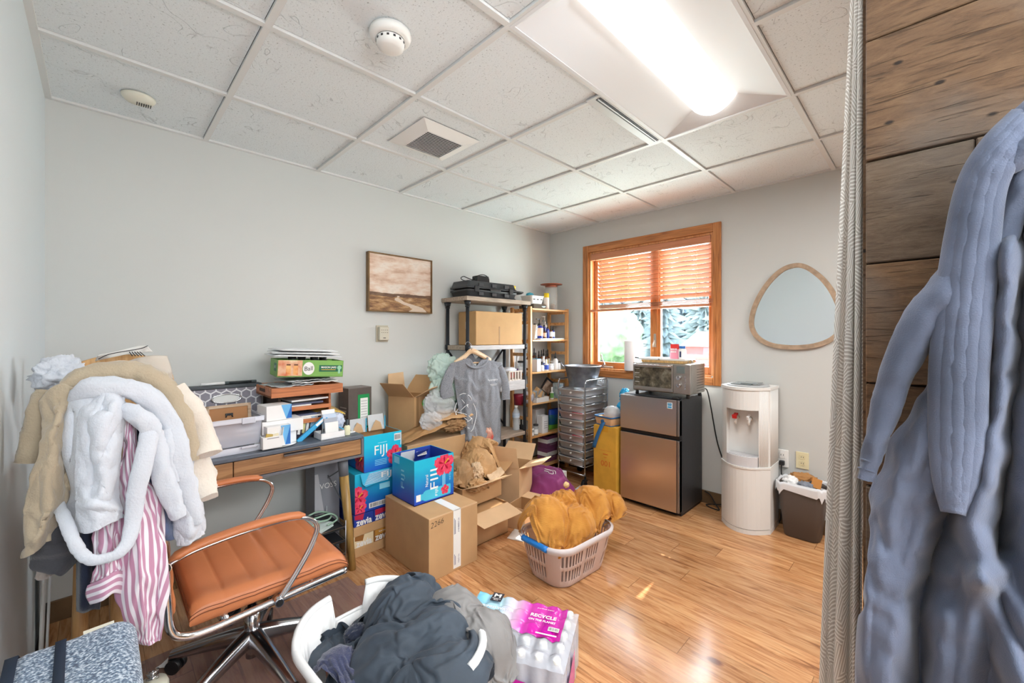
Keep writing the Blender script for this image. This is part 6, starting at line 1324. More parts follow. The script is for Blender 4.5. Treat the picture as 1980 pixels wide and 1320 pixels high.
# large box D carrying the clutter
r = thing('cardboard_box', 'big closed cardboard box under the leaning open box in the corner pile', 'box', (1.72, 2.66, 0)); b = MB(r.location); b.b2((1.46, 2.46, 0), (1.98, 2.86, .60), CB, .004); b.b2((1.4604, 2.459, .598), (1.9796, 2.861, .6016), CBL); b.build('carton', r)
open_box('open cardboard box with raised flaps and a green sticker on top of the corner pile', (1.645, 2.735, .602), .22, .22, .30, .45, (62, 35, 4, 48), CB, CBD, .72)
b = MB((1.64, 2.6, .8)); ct, sn = math.cos(.45), math.sin(.45); loc = V((1.645, 2.735, .602)); XD = V((ct, sn, 0)); ND = V((sn, -ct, 0)); fc = loc + ND * .1105
b.poly([fc + XD * (.02 + .028 * math.cos(a)) + V((0, 0, .24 + .028 * math.sin(a))) for a in [2 * PI * i / 24 for i in range(24)]], mat('sticker_green', (80, 214, 60), .5)); b.prism([fc + XD * .03 + V((0, 0, .2)), fc + XD * .10 + V((0, 0, .2)), fc + XD * .10 + V((0, 0, .285)), fc + XD * .03 + V((0, 0, .285))], ND * .0006, OUTW); b.text('HA', fc + XD * -.02 + V((0, 0, .1)), XD, Z_, .035, mat('ink', (50, 44, 40), .6)); b.prism([fc - XD * .085 + V((0, 0, .0)), fc - XD * .055 + V((0, 0, 0)), fc - XD * .055 + V((0, 0, .298)), fc - XD * .085 + V((0, 0, .298))], ND * .0005, TAPE)
o = b.build('sticker', None, (1.64, 2.6, .8)); 
for q in bpy.data.objects:
    if q.get('label', '').startswith('open cardboard box with raised flaps'): M0 = q.matrix_basis.copy(); o.parent = q; o.matrix_parent_inverse = M0.inverted(); break
# torn cardboard and brown paper on top of D's front
KP = mat('kraft_paper', (188, 146, 100), .75, var=(10, .16), bump=(50, .35)); KPD = mat('kraft_paper_dark', (154, 118, 80), .75, var=(10, .2), bump=(50, .35)); KPL = mat('kraft_paper_pale', (214, 184, 150), .7, var=(8, .1), bump=(40, .3))
def flat_sheet(name, label, pts, m, th=.004, wav=.01, seed=0, cat='cardboard', n=14):
    c = sum([V(p) for p in pts], V()) / len(pts); b = MB(c); a, b_, c_, d_ = [V(p) for p in pts]; G = []
    nn = (b_ - a).cross(d_ - a).normalized()
    for j in range(n + 1):
        v = j / n; G.append([a.lerp(b_, i / n).lerp(d_.lerp(c_, i / n), v) + nn * wav * (crease(V((i * .16, j * .16, seed)), seed, 1.4) - .5) for i in range(n + 1)])
    b.sheet(G, m, th); return single(b, name, label, cat, c)
flat_sheet('cardboard_flap', 'bent brown cardboard sheet lying on the big corner box', [(1.40, 2.42, .63), (1.80, 2.44, .70), (1.84, 2.56, .76), (1.46, 2.60, .64)], CBD, .004, .02, 2)
flat_sheet('cardboard_flap', 'upper pale cardboard sheet tilted over the brown paper on the corner box', [(1.68, 2.47, .73), (2.0, 2.42, .74), (1.99, 2.52, .79), (1.68, 2.58, .78)], CB, .004, .02, 5)
def paper(label, c, rad, m, seed, s=2.0, amp=.5, rot=None): return crumple('crumpled_paper', label, 'crumpled paper', V(c), rad, m, seed, s, amp, 5, rot)
paper('brown paper stuffed between the cardboard sheets on the corner box', (1.86, 2.48, .68), (.14, .08, .06), KPD, 21, 2.6, .5)
# plastic air cushions
AIR = mat('air_pillow', (214, 240, 230), .1, alpha=.52, bump=(26, .6)); AIRG = mat('air_pillow_green', (140, 212, 196), .12, alpha=.62, bump=(26, .6))
def plastic(name, label, parts, m, seed, loc):
    b = MB(loc)
    for i, (c, rad, rot) in enumerate(parts): b.blob(c, rad, m, 5, lambda n: .74 + .36 * crease(n, seed + i * 3, 1.5), rot)
    return single(b, name, label, 'plastic packaging', loc)
plastic('air_cushion', 'pale clear air cushion strip draped over the open box beside the shirt', [((1.86, 2.60, 1.08), (.15, .07, .13), (0, .4, 0)), ((1.82, 2.54, .93), (.13, .06, .11), (0, .2, 0))], AIR, 31, (1.85, 2.6, 1.0))
plastic('plastic_wrap', 'clear crinkled plastic wrap hanging in front of the open box', [((1.76, 2.51, .83), (.15, .04, .11), (0, .5, 0)), ((1.67, 2.49, .73), (.10, .035, .075), (0, .3, 0))], CLR, 41, (1.71, 2.5, .78))
plastic('green_air_cushion', 'green tinted air cushion behind the left sleeve of the shirt', [((1.95, 2.60, .85), (.11, .04, .11), None), ((2.02, 2.50, .70), (.10, .05, .06), (0, .3, 0))], AIRG, 51, (1.97, 2.56, .8))
# carton A: low box with the flap folded out, box A2 with kraft paper
r = open_box('low cardboard box in front of the paper pile with its front flap folded out', (1.80, 2.235, 0), .36, .41, .205, 0, (98, None, None, None), CB, CBD, .38)
b = MB(); b.box((0, 0, .19), (.345, .395, .004), CBD); b.build('inner_board', r)
r = open_box('open cardboard box overflowing with crumpled brown paper behind the 2266 box', (1.84, 2.285, .209), .36, .30, .135, .04, (70, 64, 12, 60), CB, CBD, .42)
b = MB((1.74, 2.27, .40)); bunch(b, KPD, [((1.73, 2.25, .36), (.10, .10, .17)), ((1.79, 2.34, .34), (.08, .08, .14))], (1.63, 1.86, 2.12, 2.42), .335, 1.55, 24, 5, 30, 4, 4, flat=True, sub=0, tens=25, sink=.03); single(b, 'crumpled_paper', 'dark brown crumpled paper at the left of the paper heap', 'crumpled paper', (1.74, 2.27, .40))
b = MB((1.98, 2.32, .45)); bunch(b, KP, [((1.94, 2.30, .38), (.14, .13, .17)), ((2.03, 2.40, .46), (.11, .10, .15))], (1.80, 2.15, 2.14, 2.52), .335, 1.5, 26, 6, 30, 4, 9, flat=True, sub=0, tens=25, sink=.03); single(b, 'crumpled_paper', 'large tan crumpled paper at the top right of the paper heap', 'crumpled paper', (1.98, 2.32, .45))
paper('pale wadded paper piece in the middle of the paper heap', (1.83, 2.19, .40), (.06, .06, .085), KPL, 71, 2.2, .5)
paper('small crumpled paper at the front edge of the paper heap', (1.78, 2.12, .345), (.10, .07, .05), KP, 73, 2.4, .55)
flat_sheet('paper_sheet', 'printed pale paper sheet lying on the front of the paper heap', [(1.88, 2.08, .345), (2.04, 2.12, .37), (2.06, 2.2, .40), (1.9, 2.16, .375)], KPL, .002, .008, 4, 'paper')
# box B with bright flaps
open_box('tall open cardboard box with spread flaps right of the paper heap', (2.26, 2.30, 0), .25, .28, .36, .35, (72, 50, 22, 6), CBL, CB, .62)
open_box('small cardboard box on the floor behind the mustard blanket basket', (2.14, 2.04, 0), .2, .15, .15, .22, (None, 80, None, None), CBL, CBD, .4)
# clear bag with coloured packets near the shirt hem
b = MB((2.18, 2.47, .52)); b.blob((2.18, 2.46, .52), (.05, .04, .11), mat('candy_bag', (226, 176, 150), .2, alpha=.85, var=(16, .9, (200, 60, 60))), 4, lambda n: .7 + .35 * crease(n, 5, 3)); single(b, 'snack_bag', 'small glossy orange and red bag beside the shirt hem', 'bag', (2.18, 2.47, .52))
# purple shirt over a green and white box
r = thing('herb_carton', 'white and green carton on the floor under the purple shirt', 'box', (2.66, 2.22, 0), (0, 0, .1)); b = MB(); b.box((0, 0, .11), (.16, .22, .22), mat('carton_cloud', (206, 210, 208), .5), None, .002); b.box((.0, -.1105, .07), (.161, .002, .14), mat('carton_forest', (60, 96, 74), .5)); b.box((.03, -.112, .08), (.04, .001, .06), OUTW); b.build('carton_body', r)
PUR = mat('purple_cloth', (128, 48, 104), .85, sheen=.3, bump=(200, .15))
ctrl = [[(2.40, 2.30, .13), (2.52, 2.34, .25), (2.62, 2.32, .245), (2.70, 2.28, .235)], [(2.36, 2.20, .10), (2.50, 2.22, .24), (2.62, 2.20, .245), (2.70, 2.16, .24)], [(2.33, 2.12, .05), (2.46, 2.10, .18), (2.58, 2.075, .22), (2.68, 2.07, .20)], [(2.34, 2.06, .02), (2.45, 2.03, .05), (2.58, 2.0, .07), (2.72, 1.98, .06)]]
G = surf([[V(p) for p in q] for q in ctrl], 40, 40); G = [[p + V((0, 0, .03 * (crease(V((p.x * 7, p.y * 7, 0)), 3, 1.2) - .4))) for p in row] for row in G]
r = thing('purple_shirt', 'purple shirt with white line print dropped over the green carton', 'shirt', (2.52, 2.16, .1)); b = MB(r.location); b.sheet(G, PUR, .004); b.build('fabric', r)
b = MB(r.location); q = [G[14][20], G[17][22], G[20][21], G[22][24], G[19][26]]; b.tube(smooth_path([p + V((-.002, -.006, .006)) for p in q], 20), .003, OUTW, 5); q = [G[12][22], G[16][27], G[20][28], G[23][26]]; b.tube(smooth_path([p + V((-.002, -.006, .006)) for p in q], 20), .003, OUTW, 5); b.build('print', r)
b = MB((2.47, 2.31, .3)); b.blob((2.53, 2.33, .275), (.06, .05, .02), mat('red_ribbon', (190, 50, 60), .6), 3, lambda n: .7 + .4 * crease(n, 2, 3)); single(b, 'red_cloth', 'small red cloth tucked above the purple shirt', 'cloth', (2.47, 2.31, .3))
# floor papers
flat_sheet('paper_sheet', 'white paper on the floor left of the mustard blanket basket', [wz(980, 1040, .003), wz(1012, 1047, .003), wz(1018, 1018, .003), wz(1003, 1012, .004)], OUTW, .0015, .002, 8, 'paper')
flat_sheet('paper_sheet', 'white paper scrap on the floor beside the chair base', [wz(312, 1284, .004), wz(326, 1271, .004), wz(322, 1290, .004), wz(300, 1292, .004)], OUTW, .0012, .001, 9, 'paper')
# ================================================================= OFFICE CHAIR
TAN = mat('leather_tan', (190, 116, 74), .42, var=(5, .06), bump=(220, .12), spec=.5); STI = mat('stitch_dark', (120, 64, 34), .6); BLK2 = mat('chair_black', (28, 28, 30), .4)
ALU = mat('polished_alu', (196, 198, 204), .2, 1.0)
def m_mat():
    m = bpy.data.materials.new('chair_mat_film'); m.use_nodes = True; nt = m.node_tree; nt.nodes.clear()
    o = nt.nodes.new('ShaderNodeOutputMaterial'); x = nt.nodes.new('ShaderNodeMixShader'); tr = nt.nodes.new('ShaderNodeBsdfTransparent'); g = nt.nodes.new('ShaderNodeBsdfPrincipled')
    tr.inputs[0].default_value = (.90, .85, .88, 1); g.inputs['Base Color'].default_value = rgb(166, 146, 146); g.inputs['Roughness'].default_value = .22; x.inputs[0].default_value = .42
    nt.links.new(tr.outputs[0], x.inputs[1]); nt.links.new(g.outputs[0], x.inputs[2]); nt.links.new(x.outputs[0], o.inputs[0]); return m
b = MB((.5, 1.6, 0)); pts = [V((-.14, 2.28, .0004)), V((-.14, .9, .0004)), V((1.13, .9, .0004)), V((1.13, 1.95, .0004)), V((1.115, 2.03, .0004)), V((1.06, 2.1, .0004)), V((.98, 2.16, .0004)), V((.98, 2.28, .0004))]
b.poly(pts, m_mat()); single(b, 'chair_mat', 'clear smoky plastic chair mat on the floor under the tan office chair', 'mat', (.5, 1.6, 0))
r = thing('office_chair', 'tan leather office chair with ribbed seat and chrome arms in front of the desk', 'office chair', (.44, 1.915, 0))
SX_0, SX_1, SY_0, SY_1 = .212, .705, 1.668, 2.155
b = MB(r.location); NX, NY = 96, 28
def seat_z(fx, fy):
    seg = (fx * 5.6) % 1.0; pf = (4 * seg * (1 - seg)) ** .35
    ed = min(fy, 1 - fy); e = min(1, ed / .07); side = (1 - (1 - e) ** 2.4)
    if ed < .075: pf = pf * .3 + .7 * (1 if ed < .06 else .85)
    fr_ = max(0, fx - .86) / .14; bk = max(0, .1 - fx) / .1
    return .448 + .012 * pf + .018 * side - .03 * fr_ ** 2.2 - .012 * bk ** 2 - .008 * math.sin(PI * fx)
top = [[V((SX_0 + (SX_1 - SX_0) * i / NX, SY_0 + (SY_1 - SY_0) * j / NY, seat_z(i / NX, j / NY))) for i in range(NX + 1)] for j in range(NY + 1)]
per = [top[0][i] for i in range(NX + 1)] + [top[j][NX] for j in range(1, NY + 1)] + [top[NY][i] for i in range(NX - 1, -1, -1)] + [top[j][0] for j in range(NY - 1, 0, -1)]
cx_, cy_ = (SX_0 + SX_1) / 2, (SY_0 + SY_1) / 2
def off(p, g, z): d = V((p.x - cx_, p.y - cy_, 0)); return V((p.x + g * (1 if d.x > 0 else -1) * min(1, abs(d.x) * 6), p.y + g * (1 if d.y > 0 else -1) * min(1, abs(d.y) * 6), z))
b.sheet(top, TAN); rings = [per] + [[off(p, .007, p.z - .012) for p in per], [off(p, .009, p.z - .03) for p in per], [off(p, .006, .408) for p in per], [off(p, -.012, .396) for p in per]]
b.sheet([q + [q[0]] for q in rings][::-1], TAN); b.poly(rings[-1], TAN); b.build('seat', r)
b = MB(r.location); q = [off(p, .009, p.z - .018) for p in per]; b.tube(q, .0016, STI, 5, True); q = [off(p, .006, p.z - .007) for p in per]; b.tube(q, .0012, STI, 5, True); b.build('piping', r)
for nm, y in (('near', 1.646), ('far', 2.178)):
    b = MB(r.location); b.tube(smooth_path([(.70, y, .402), (.55, y, .396), (.36, y, .388), (.25, y, .385), (.19, y, .395), (.157, y, .43), (.148, y, .52), (.14, y, .70), (.12, y, .9), (.10, y, 1.02)], 70), .0125, CHR, 12); b.build('side_frame', r)
for y in (1.93,):
    b = MB(r.location)
    for x in (.3, .58): b.tube([(x, 1.646, .39), (x, 2.178, .39)], .011, CHR, 10)
    b.b2((.3, 1.8, .365), (.58, 2.05, .392), BLK2, .006); b.build('seat_plate', r)
b = MB(r.location); G = []
for j in range(29):
    z = .455 + .55 * j / 28; seg = (j / 28 * 6) % 1; t_ = .010 + .012 * (4 * seg * (1 - seg)) ** .35; G.append([V((.148 - .05 * max(0, (z - .5) / .5) ** 1.3 + t_, 1.662 + .50 * i / 16, z)) for i in range(17)])
b.sheet(G, TAN, .028); b.build('backrest', r)
for y, nm in ((1.628, 'near'), (2.196, 'far')):
    path = smooth_path([(.142, y, .640), (.22, y, .662), (.36, y, .676), (.47, y, .676), (.54, y, .664), (.575, y, .636), (.578, y, .60), (.55, y, .54), (.50, y, .465), (.449, y, .40)], 70)
    b = MB(r.location); b.tube(path, .0065, CHR, 10); 
    b.sheet([[p + V((0, -.014, 0)), p + V((0, .014, 0))] for p in path], CHR, .007)
    yb_ = y + (.016 if y < 1.9 else -.016)
    b.cyl((.142, y - .02, .640), (.142, y + .022, .640), .014, CHR, None, 14); b.cyl((.449, y - .024, .40), (.449, y + .022, .40), .014, CHR, None, 14); a_ = b.build('arm', r)
    b = MB(r.location); pad = smooth_path([(.15, y, .655), (.22, y, .677), (.36, y, .690), (.47, y, .688), (.54, y, .676)], 40)
    b.tube(pad, .021, TAN, 12, rad=[.021 * min(1, .35 + .65 * min(i, 40 - i) / 3) for i in range(41)], flat=.62, up=(0, 0, 1)); b.build('arm_pad', a_)
    for x, z in ((.142, .640), (.449, .40)): b = MB(r.location); b.disc((x, y - .0245, z), (0, -1, 0), .0115, BLK2, 16); b.build('end_cap', a_)
HX, HY = .437, 1.925
b = MB(r.location); b.cyl((HX, HY, .12), (HX, HY, .24), .028, CHR, None, 24); b.cyl((HX, HY, .24), (HX, HY, .365), .0165, CHR, None, 20); b.cyl((HX, HY, .05), (HX, HY, .12), .022, ALU, None, 20); b.build('gas_lift', r)
b = MB(r.location); b.tube([(HX - .01, HY, .345), (HX - .045, HY - .03, .318), (HX - .085, HY - .085, .30)], .008, BLK2, 8); b.box((HX - .095, HY - .10, .297), (.05, .085, .022), BLK2, (0, .1, -.55), .009, 3)
for k in range(5): b.box((HX - .10 + .007 * k - .008, HY - .112 + .0045 * k, .3085), (.003, .03, .003), mat('lever_rib', (70, 70, 74), .5), (0, 0, -.55))
b.tube([(HX + .02, HY, .345), (HX + .05, HY - .04, .30)], .014, BLK2, 8); b.build('tilt_lever', r)
for k in range(5):
    a = math.radians(-6 + 72 * k); d = V((math.cos(a), math.sin(a), 0)); t_ = V((-d.y, d.x, 0)); b = MB(r.location); G = []
    for i in range(15):
        f = i / 14; L = .02 + .29 * f; zt = .165 - .085 * f ** 1.2; w = .030 - .010 * f; h = .055 - .028 * f; c = V((HX, HY, 0)) + d * L
        G.append([c - t_ * w + V((0, 0, zt - h)), c - t_ * w * .95 + V((0, 0, zt - .012)), c - t_ * w * .55 + V((0, 0, zt)), c + V((0, 0, zt + .003)), c + t_ * w * .55 + V((0, 0, zt)), c + t_ * w * .95 + V((0, 0, zt - .012)), c + t_ * w + V((0, 0, zt - h)), c - t_ * w + V((0, 0, zt - h))])
    b.sheet(G, ALU); b.poly(G[-1][:-1], ALU); lg = b.build('base_leg', r)
    b = MB(r.location); c = V((HX, HY, 0)) + d * .295
    for s_ in (-1, 1): b.cyl(c + t_ * (.006 * s_) + V((0, 0, .027)), c + t_ * (.024 * s_) + V((0, 0, .027)), .027, BLK2, None, 18)
    b.cyl(c + V((0, 0, .03)), c + V((0, 0, .06)), .012, BLK2, None, 10); b.build('caster', lg)

# ================================================================= LAUNDRY BASKETS
def resample(pts, n):
    pts = [V(p) for p in pts]; L = [0]; m = len(pts)
    for i in range(m): L.append(L[-1] + (pts[(i + 1) % m] - pts[i]).length)
    out = []; j = 0
    for k in range(n):
        s = L[-1] * k / n
        while L[j + 1] < s: j += 1
        f = (s - L[j]) / max(1e-9, L[j + 1] - L[j]); out.append(pts[j].lerp(pts[(j + 1) % m], f))
    return out
def slotted(b, bot, top, z0, z1, m, bands, n, skip, rot=None, top_fn=None, shear=0):
    """tapered wall between two outlines with rows of slots; bands = (za, zb) fractions; skip(i) -> True where the wall is solid"""
    fr_ = sorted(set([0, .04] + [x for q in bands for x in q] + [1])); B, T_ = resample(bot, n), resample(top, n); rows = []
    for f in fr_:
        g = f ** .8; row = []
        for i in range(n):
            i2 = (i + shear * f) / n * n; p = B[i].lerp(T_[i], g); zt = z0 + (z1 - z0) * f
            if top_fn: zt = min(zt, top_fn(i))
            row.append(V((p.x, p.y, zt)))
        rows.append(row)
    vs = [p for q in rows for p in q]; cen = sum(T_, V()) / n; inn = [V((p.x + (cen.x - p.x) * .012 / max(.05, (V((cen.x, cen.y, 0)) - V((p.x, p.y, 0))).length) * .3, p.y + (cen.y - p.y) * .012 / max(.05, (V((cen.x, cen.y, 0)) - V((p.x, p.y, 0))).length) * .3, p.z)) for p in vs]; M_ = len(vs); fs = []; keep = {}
    for j in range(len(fr_) - 1):
        band = any(abs(fr_[j] - q[0]) < 1e-6 for q in bands)
        for i in range(n): keep[(j, i)] = not (band and i % 2 == 0 and not skip(i))
    for (j, i), k in keep.items():
        if not k: continue
        a, c = j * n + i, j * n + (i + 1) % n; d, e = (j + 1) * n + (i + 1) % n, (j + 1) * n + i
        fs.append((a, c, d, e)); fs.append((M_ + e, M_ + d, M_ + c, M_ + a))
        for (nj, ni, p, q) in ((j, (i + 1) % n, c, d), (j, (i - 1) % n, e, a), (j + 1, i, d, e), (j - 1, i, a, c)):
            if not keep.get((nj, ni), False): fs.append((q, p, M_ + p, M_ + q))
    b.add(vs + inn, fs, m, True); b.poly([V((p.x, p.y, z0)) for p in B][::-1], m); b.poly([V((p.x, p.y, z0 + .004)) for p in B], m)
    return T_
LBM = mat('basket_white', (238, 239, 240), .35, spec=.5)
r = thing('laundry_basket', 'white plastic laundry basket with a handle notch in the foreground', 'laundry basket', (.71, 1.31, 0)); cx_, cy_ = .71, 1.31; ROT = Matrix.Rotation(.06, 4, 'Z')
def rr_(w, d, q, z=0): return [ROT @ p + V((cx_, cy_, z)) for p in rrect(0, 0, w, d, q, 10)]
N_ = 120; top_o = resample(rr_(.48, .64, .2), N_); HN = .06
def tf(i):
    p = ROT.inverted() @ (top_o[i] - V((cx_, cy_, 0))); 
    if abs(p.x - .01) < .062 and abs(p.y) > .2: return .235
    return .295 + .03 * min(1, max(0, (abs(p.y) - .1) / .2)) * (0 if abs(p.x) > .23 else 1)
b = MB(r.location); slotted(b, rr_(.37, .50, .13), rr_(.48, .64, .2), .003, .33, LBM, [(.2, .36), (.42, .58)], N_, lambda i: i % 15 < 3, top_fn=tf); b.build('tub', r)
b = MB(r.location); run = []; runs = []
for i in range(N_ + 1):
    ok = tf(i % N_) > .25
    if ok: run.append(i % N_)
    if (not ok or i == N_) and run: runs.append(run); run = []
for q in runs:
    P_ = []
    for i in q: o = top_o[i]; nrm = (o - V((cx_, cy_, 0))).normalized(); P_.append(o + nrm * .008 + V((0, 0, tf(i) - .004)))
    if len(P_) > 2: b.tube(P_, .014, LBM, 10, flat=1.0)
for sgn in (1, -1): 
    q = [i for i in range(N_) if tf(i) < .25 and sgn * (ROT.inverted() @ (top_o[i] - V((cx_, cy_, 0)))).y > 0]
    if len(q) > 2: b.tube([top_o[i] + V((0, 0, .232)) for i in q], .008, LBM, 8)
b.build('rim', r)
MBM = mat('basket_pink_clear', (226, 200, 190), .25, alpha=.72, spec=.5)
r = thing('laundry_basket', 'translucent pinkish laundry basket with a blue handle grip holding the mustard blanket', 'laundry basket', (1.915, 1.475, 0)); cx_, cy_ = 1.915, 1.475; ROT = Matrix.Rotation(-.06, 4, 'Z')
b = MB(r.location); slotted(b, rr_(.40, .27, .09), rr_(.50, .36, .11), .002, .225, MBM, [(.18, .46), (.56, .84)], 132, lambda i: (i % 33) < 7 or (i % 11) == 0); b.build('tub', r)
b = MB(r.location); q1 = rr_(.505, .365, .11, .2); q2 = rr_(.52, .38, .115, .212); q3 = rr_(.525, .385, .115, .232); q4 = rr_(.50, .36, .11, .236); b.sheet([q + [q[0]] for q in (q1, q2, q3, q4)], mat('basket_rim_clear', (232, 226, 228), .2, alpha=.8)); b.build('rim', r)
b = MB(r.location); BG = mat('grip_blue', (34, 128, 214), .4); b.tube([ROT @ V((-.262, .09 - .18 * i / 10, 0)) + V((cx_, cy_, .226)) for i in range(11)], .017, BG, 10); b.build('handle_grip', r)

# ================================================================= WATER PACK
e_ = V((.454, -.891, 0)).normalized(); f_ = V((-.891, -.454, 0)).normalized(); org = V((1.205, 1.425, 0)); NB, MBk, pit = 7, 5, .0645
r = thing('water_pack', 'shrink-wrapped pack of water bottles with pink and blue print on the floor', 'water pack', org + e_ * .22 + f_ * .16)
b = MB((0, 0, 0)); PETC = mat('pet_bottle', (222, 228, 240), .08, alpha=.42, spec=.5); b.lathe([(0, .002), (.028, .002), (.031, .01), (.031, .06), (.029, .075), (.031, .09), (.031, .12), (.027, .15), (.014, .182), (.0135, .19)], (0, 0, 0), PETC, 18); b.lathe([(.0318, .07), (.0318, .115)], (0, 0, 0), mat('water_wrap', (196, 206, 226), .3, alpha=.8), 18)
b.lathe([(.0148, .186), (.0148, .203), (.013, .2045), (0, .2045)], (0, 0, 0), PLW, 14); first = b.build('bottle', r)
k_ = 0
for i in range(NB):
    for j in range(MBk):
        o = first if k_ == 0 else first.copy()
        if k_: C.objects.link(o); o.parent = r
        o.location = org + e_ * (.032 + i * pit) + f_ * (.032 + j * pit) - r.location; k_ += 1
Lx, Ly = NB * pit, MBk * pit
def film_z(s, t):
    gs, gt = s / pit - .5, t / pit - .5; d = math.hypot(gs - round(gs), gt - round(gt)) * pit if -.2 < gs < NB - .8 and -.2 < gt < MBk - .8 else pit * .6
    base = .2065 - .013 * min(1, max(0, (d - .014) / .026)) ** 1.3; ed = min(s, Lx - s, t, Ly - t); return base - .012 * max(0, 1 - ed / .02) + .004 * noise.noise(V((s * 40, t * 40, 0)))
def fp(s, t, l=0): return org + e_ * s + f_ * t + V((0, 0, film_z(s, t) + l))
FLM = mat('shrink_film', (238, 240, 250), .1, alpha=.42, spec=.8, bump=(70, .5)); b = MB(r.location)
G = [[fp(Lx * i / 70, Ly * j / 50, .001) for i in range(71)] for j in range(51)]; b.sheet(G, FLM)
edge = [G[0][i] for i in range(71)] + [G[j][70] for j in range(1, 51)] + [G[50][i] for i in range(69, -1, -1)] + [G[j][0] for j in range(49, 0, -1)]
cc = org + e_ * Lx / 2 + f_ * Ly / 2
def side(p, z, k): d = V((p.x - cc.x, p.y - cc.y, 0)); wv = .005 * math.cos((p - org).dot(e_) / pit * 2 * PI) + .005 * math.cos((p - org).dot(f_) / pit * 2 * PI); return V((p.x + d.normalized().x * (.004 - wv * k), p.y + d.normalized().y * (.004 - wv * k), z))
rings = [edge] + [[side(p, p.z * fz, 1) for p in edge] for fz in (.85, .6, .3)] + [[side(p, .003, .5) for p in edge]]; b.sheet([q + [q[0]] for q in rings], FLM); b.build('shrink_film', r)
def m_wrapprint():
    t = NT('wrap_print'); u = t.n('UVMap'); s = t.n('SeparateXYZ', {0: u.outputs[0]}); col = t.ramp(s.outputs[0], [(0.0, rgb(120, 210, 244)), (.3, rgb(196, 232, 246)), (.45, rgb(240, 214, 240)), (.6, rgb(226, 60, 190)), (1.0, rgb(206, 30, 168))]); t.set(Base_Color=col, Roughness=.15); t.b.inputs['Alpha'].default_value = .86; return t.m
b = MB(r.location); G = [[fp(.02 + (Lx - .06) * i / 60, .014 + .20 * j / 24 - .05 * (1 - i / 60) * j / 24, .003) for i in range(61)] for j in range(25)]; b.sheet(G, m_wrapprint())
MAG = mat('wrap_magenta', (212, 34, 172), .15, alpha=.9); MAGD = mat('wrap_magenta_deep', (190, 10, 160), .15)
b.sheet([[fp(Lx * .62 + Lx * .26 * i / 20, .165 + .05 * j / 8 - .02 * (1 - i / 20), .0035) for i in range(21)] for j in range(9)], MAG)
b.sheet([[fp(Lx * .74 + Lx * .12 * i / 20 * (.3 + .7 * j / 8), .11 + .08 * j / 8, .004) for i in range(21)] for j in range(9)], MAGD)
for (s0, s1) in ((.0, 1.0),): b.sheet([[org + e_ * (Lx * (.30 + .55 * i / 20)) + f_ * (Ly + .0065) + V((0, 0, .05 + .09 * j / 4 - .02 * i / 20)) for i in range(21)] for j in range(5)], MAG)
b.sheet([[org + e_ * (Lx + .0065) + f_ * (Ly * (.45 + .4 * i / 10)) + V((0, 0, .03 + .12 * j / 4 * (1 - .3 * i / 10))) for i in range(11)] for j in range(5)], MAGD)
b.build('wrap_print', r)
b = MB(r.location); zt_ = .211
def at(s, t): return org + e_ * (Lx * s) + f_ * (Ly * t) + V((0, 0, zt_))
BKM = mat('logo_charcoal', (52, 50, 58), .4); c = at(.235, .12); b.prism([c + e_ * x + f_ * -y for x, y in ((-.024, -.028), (.024, -.028), (.024, .028), (-.024, .028))], (0, 0, .0006), BKM); b.text('M', c - f_ * .008 + V((0, 0, .0006)), e_, -f_, .024, OUTW, .03, .04); b.text("Member's", c + f_ * .012 + V((0, 0, .0006)), e_, -f_, .007, OUTW, .036, .02); b.text('Mark', c + f_ * .021 + V((0, 0, .0006)), e_, -f_, .006, OUTW, .02, .02)
b.text('PURIFIED WATER', at(.27, .33), e_, -f_, .014, OUTW, .16, .02); b.text('RECYCLE', at(.72, .31), e_, -f_, .019, OUTW, .105, .03); b.text('ON THE PLANET', at(.72, .39), e_, -f_, .011, OUTW, .11, .02); b.text('purified water', at(.72, .17), e_, -f_, .008, OUTW, .07); 
b.b2(at(.40, .0), at(.40, .0) + V((.0005, .0005, .0003)), MAG)
barcode(b, at(.84, .50), e_, -f_, .042, .022); b.prism([at(.70, .59), at(.88, .59), at(.88, .61), at(.70, .61)], (0, 0, .0004), OUTW); b.build('lettering', r)

# ================================================================= FOLDED BLANKET BUNDLE IN THE CORNER FOREGROUND
def m_heather():
    t = NT('heather_fleece'); tc = t.n('TexCoord'); n = t.n('TexNoise', {'Vector': tc.outputs['Object'], 'Scale': 180.0, 'Detail': 3.0}); n2 = t.n('TexNoise', {'Vector': tc.outputs['Object'], 'Scale': 14.0})
    col = t.ramp(n.outputs[0], [(.36, rgb(52, 72, 98)), (.5, rgb(108, 132, 158)), (.64, rgb(206, 216, 226))]); t.set(Base_Color=col, Roughness=.95); t.b.inputs['Sheen Weight'].default_value = .3; t.bump(n.outputs[0], .5, .005); return t.m
HEA = m_heather(); CRE = mat('fleece_cream', (224, 218, 206), .95, sheen=.3, bump=(120, .5)); STR = mat('strap_navy', (34, 46, 64), .7)
r = thing('folded_blanket', 'folded blue-grey heather blanket with dark straps at the lower left corner', 'blanket', (-.05, 1.25, .0)); b = MB(r.location)
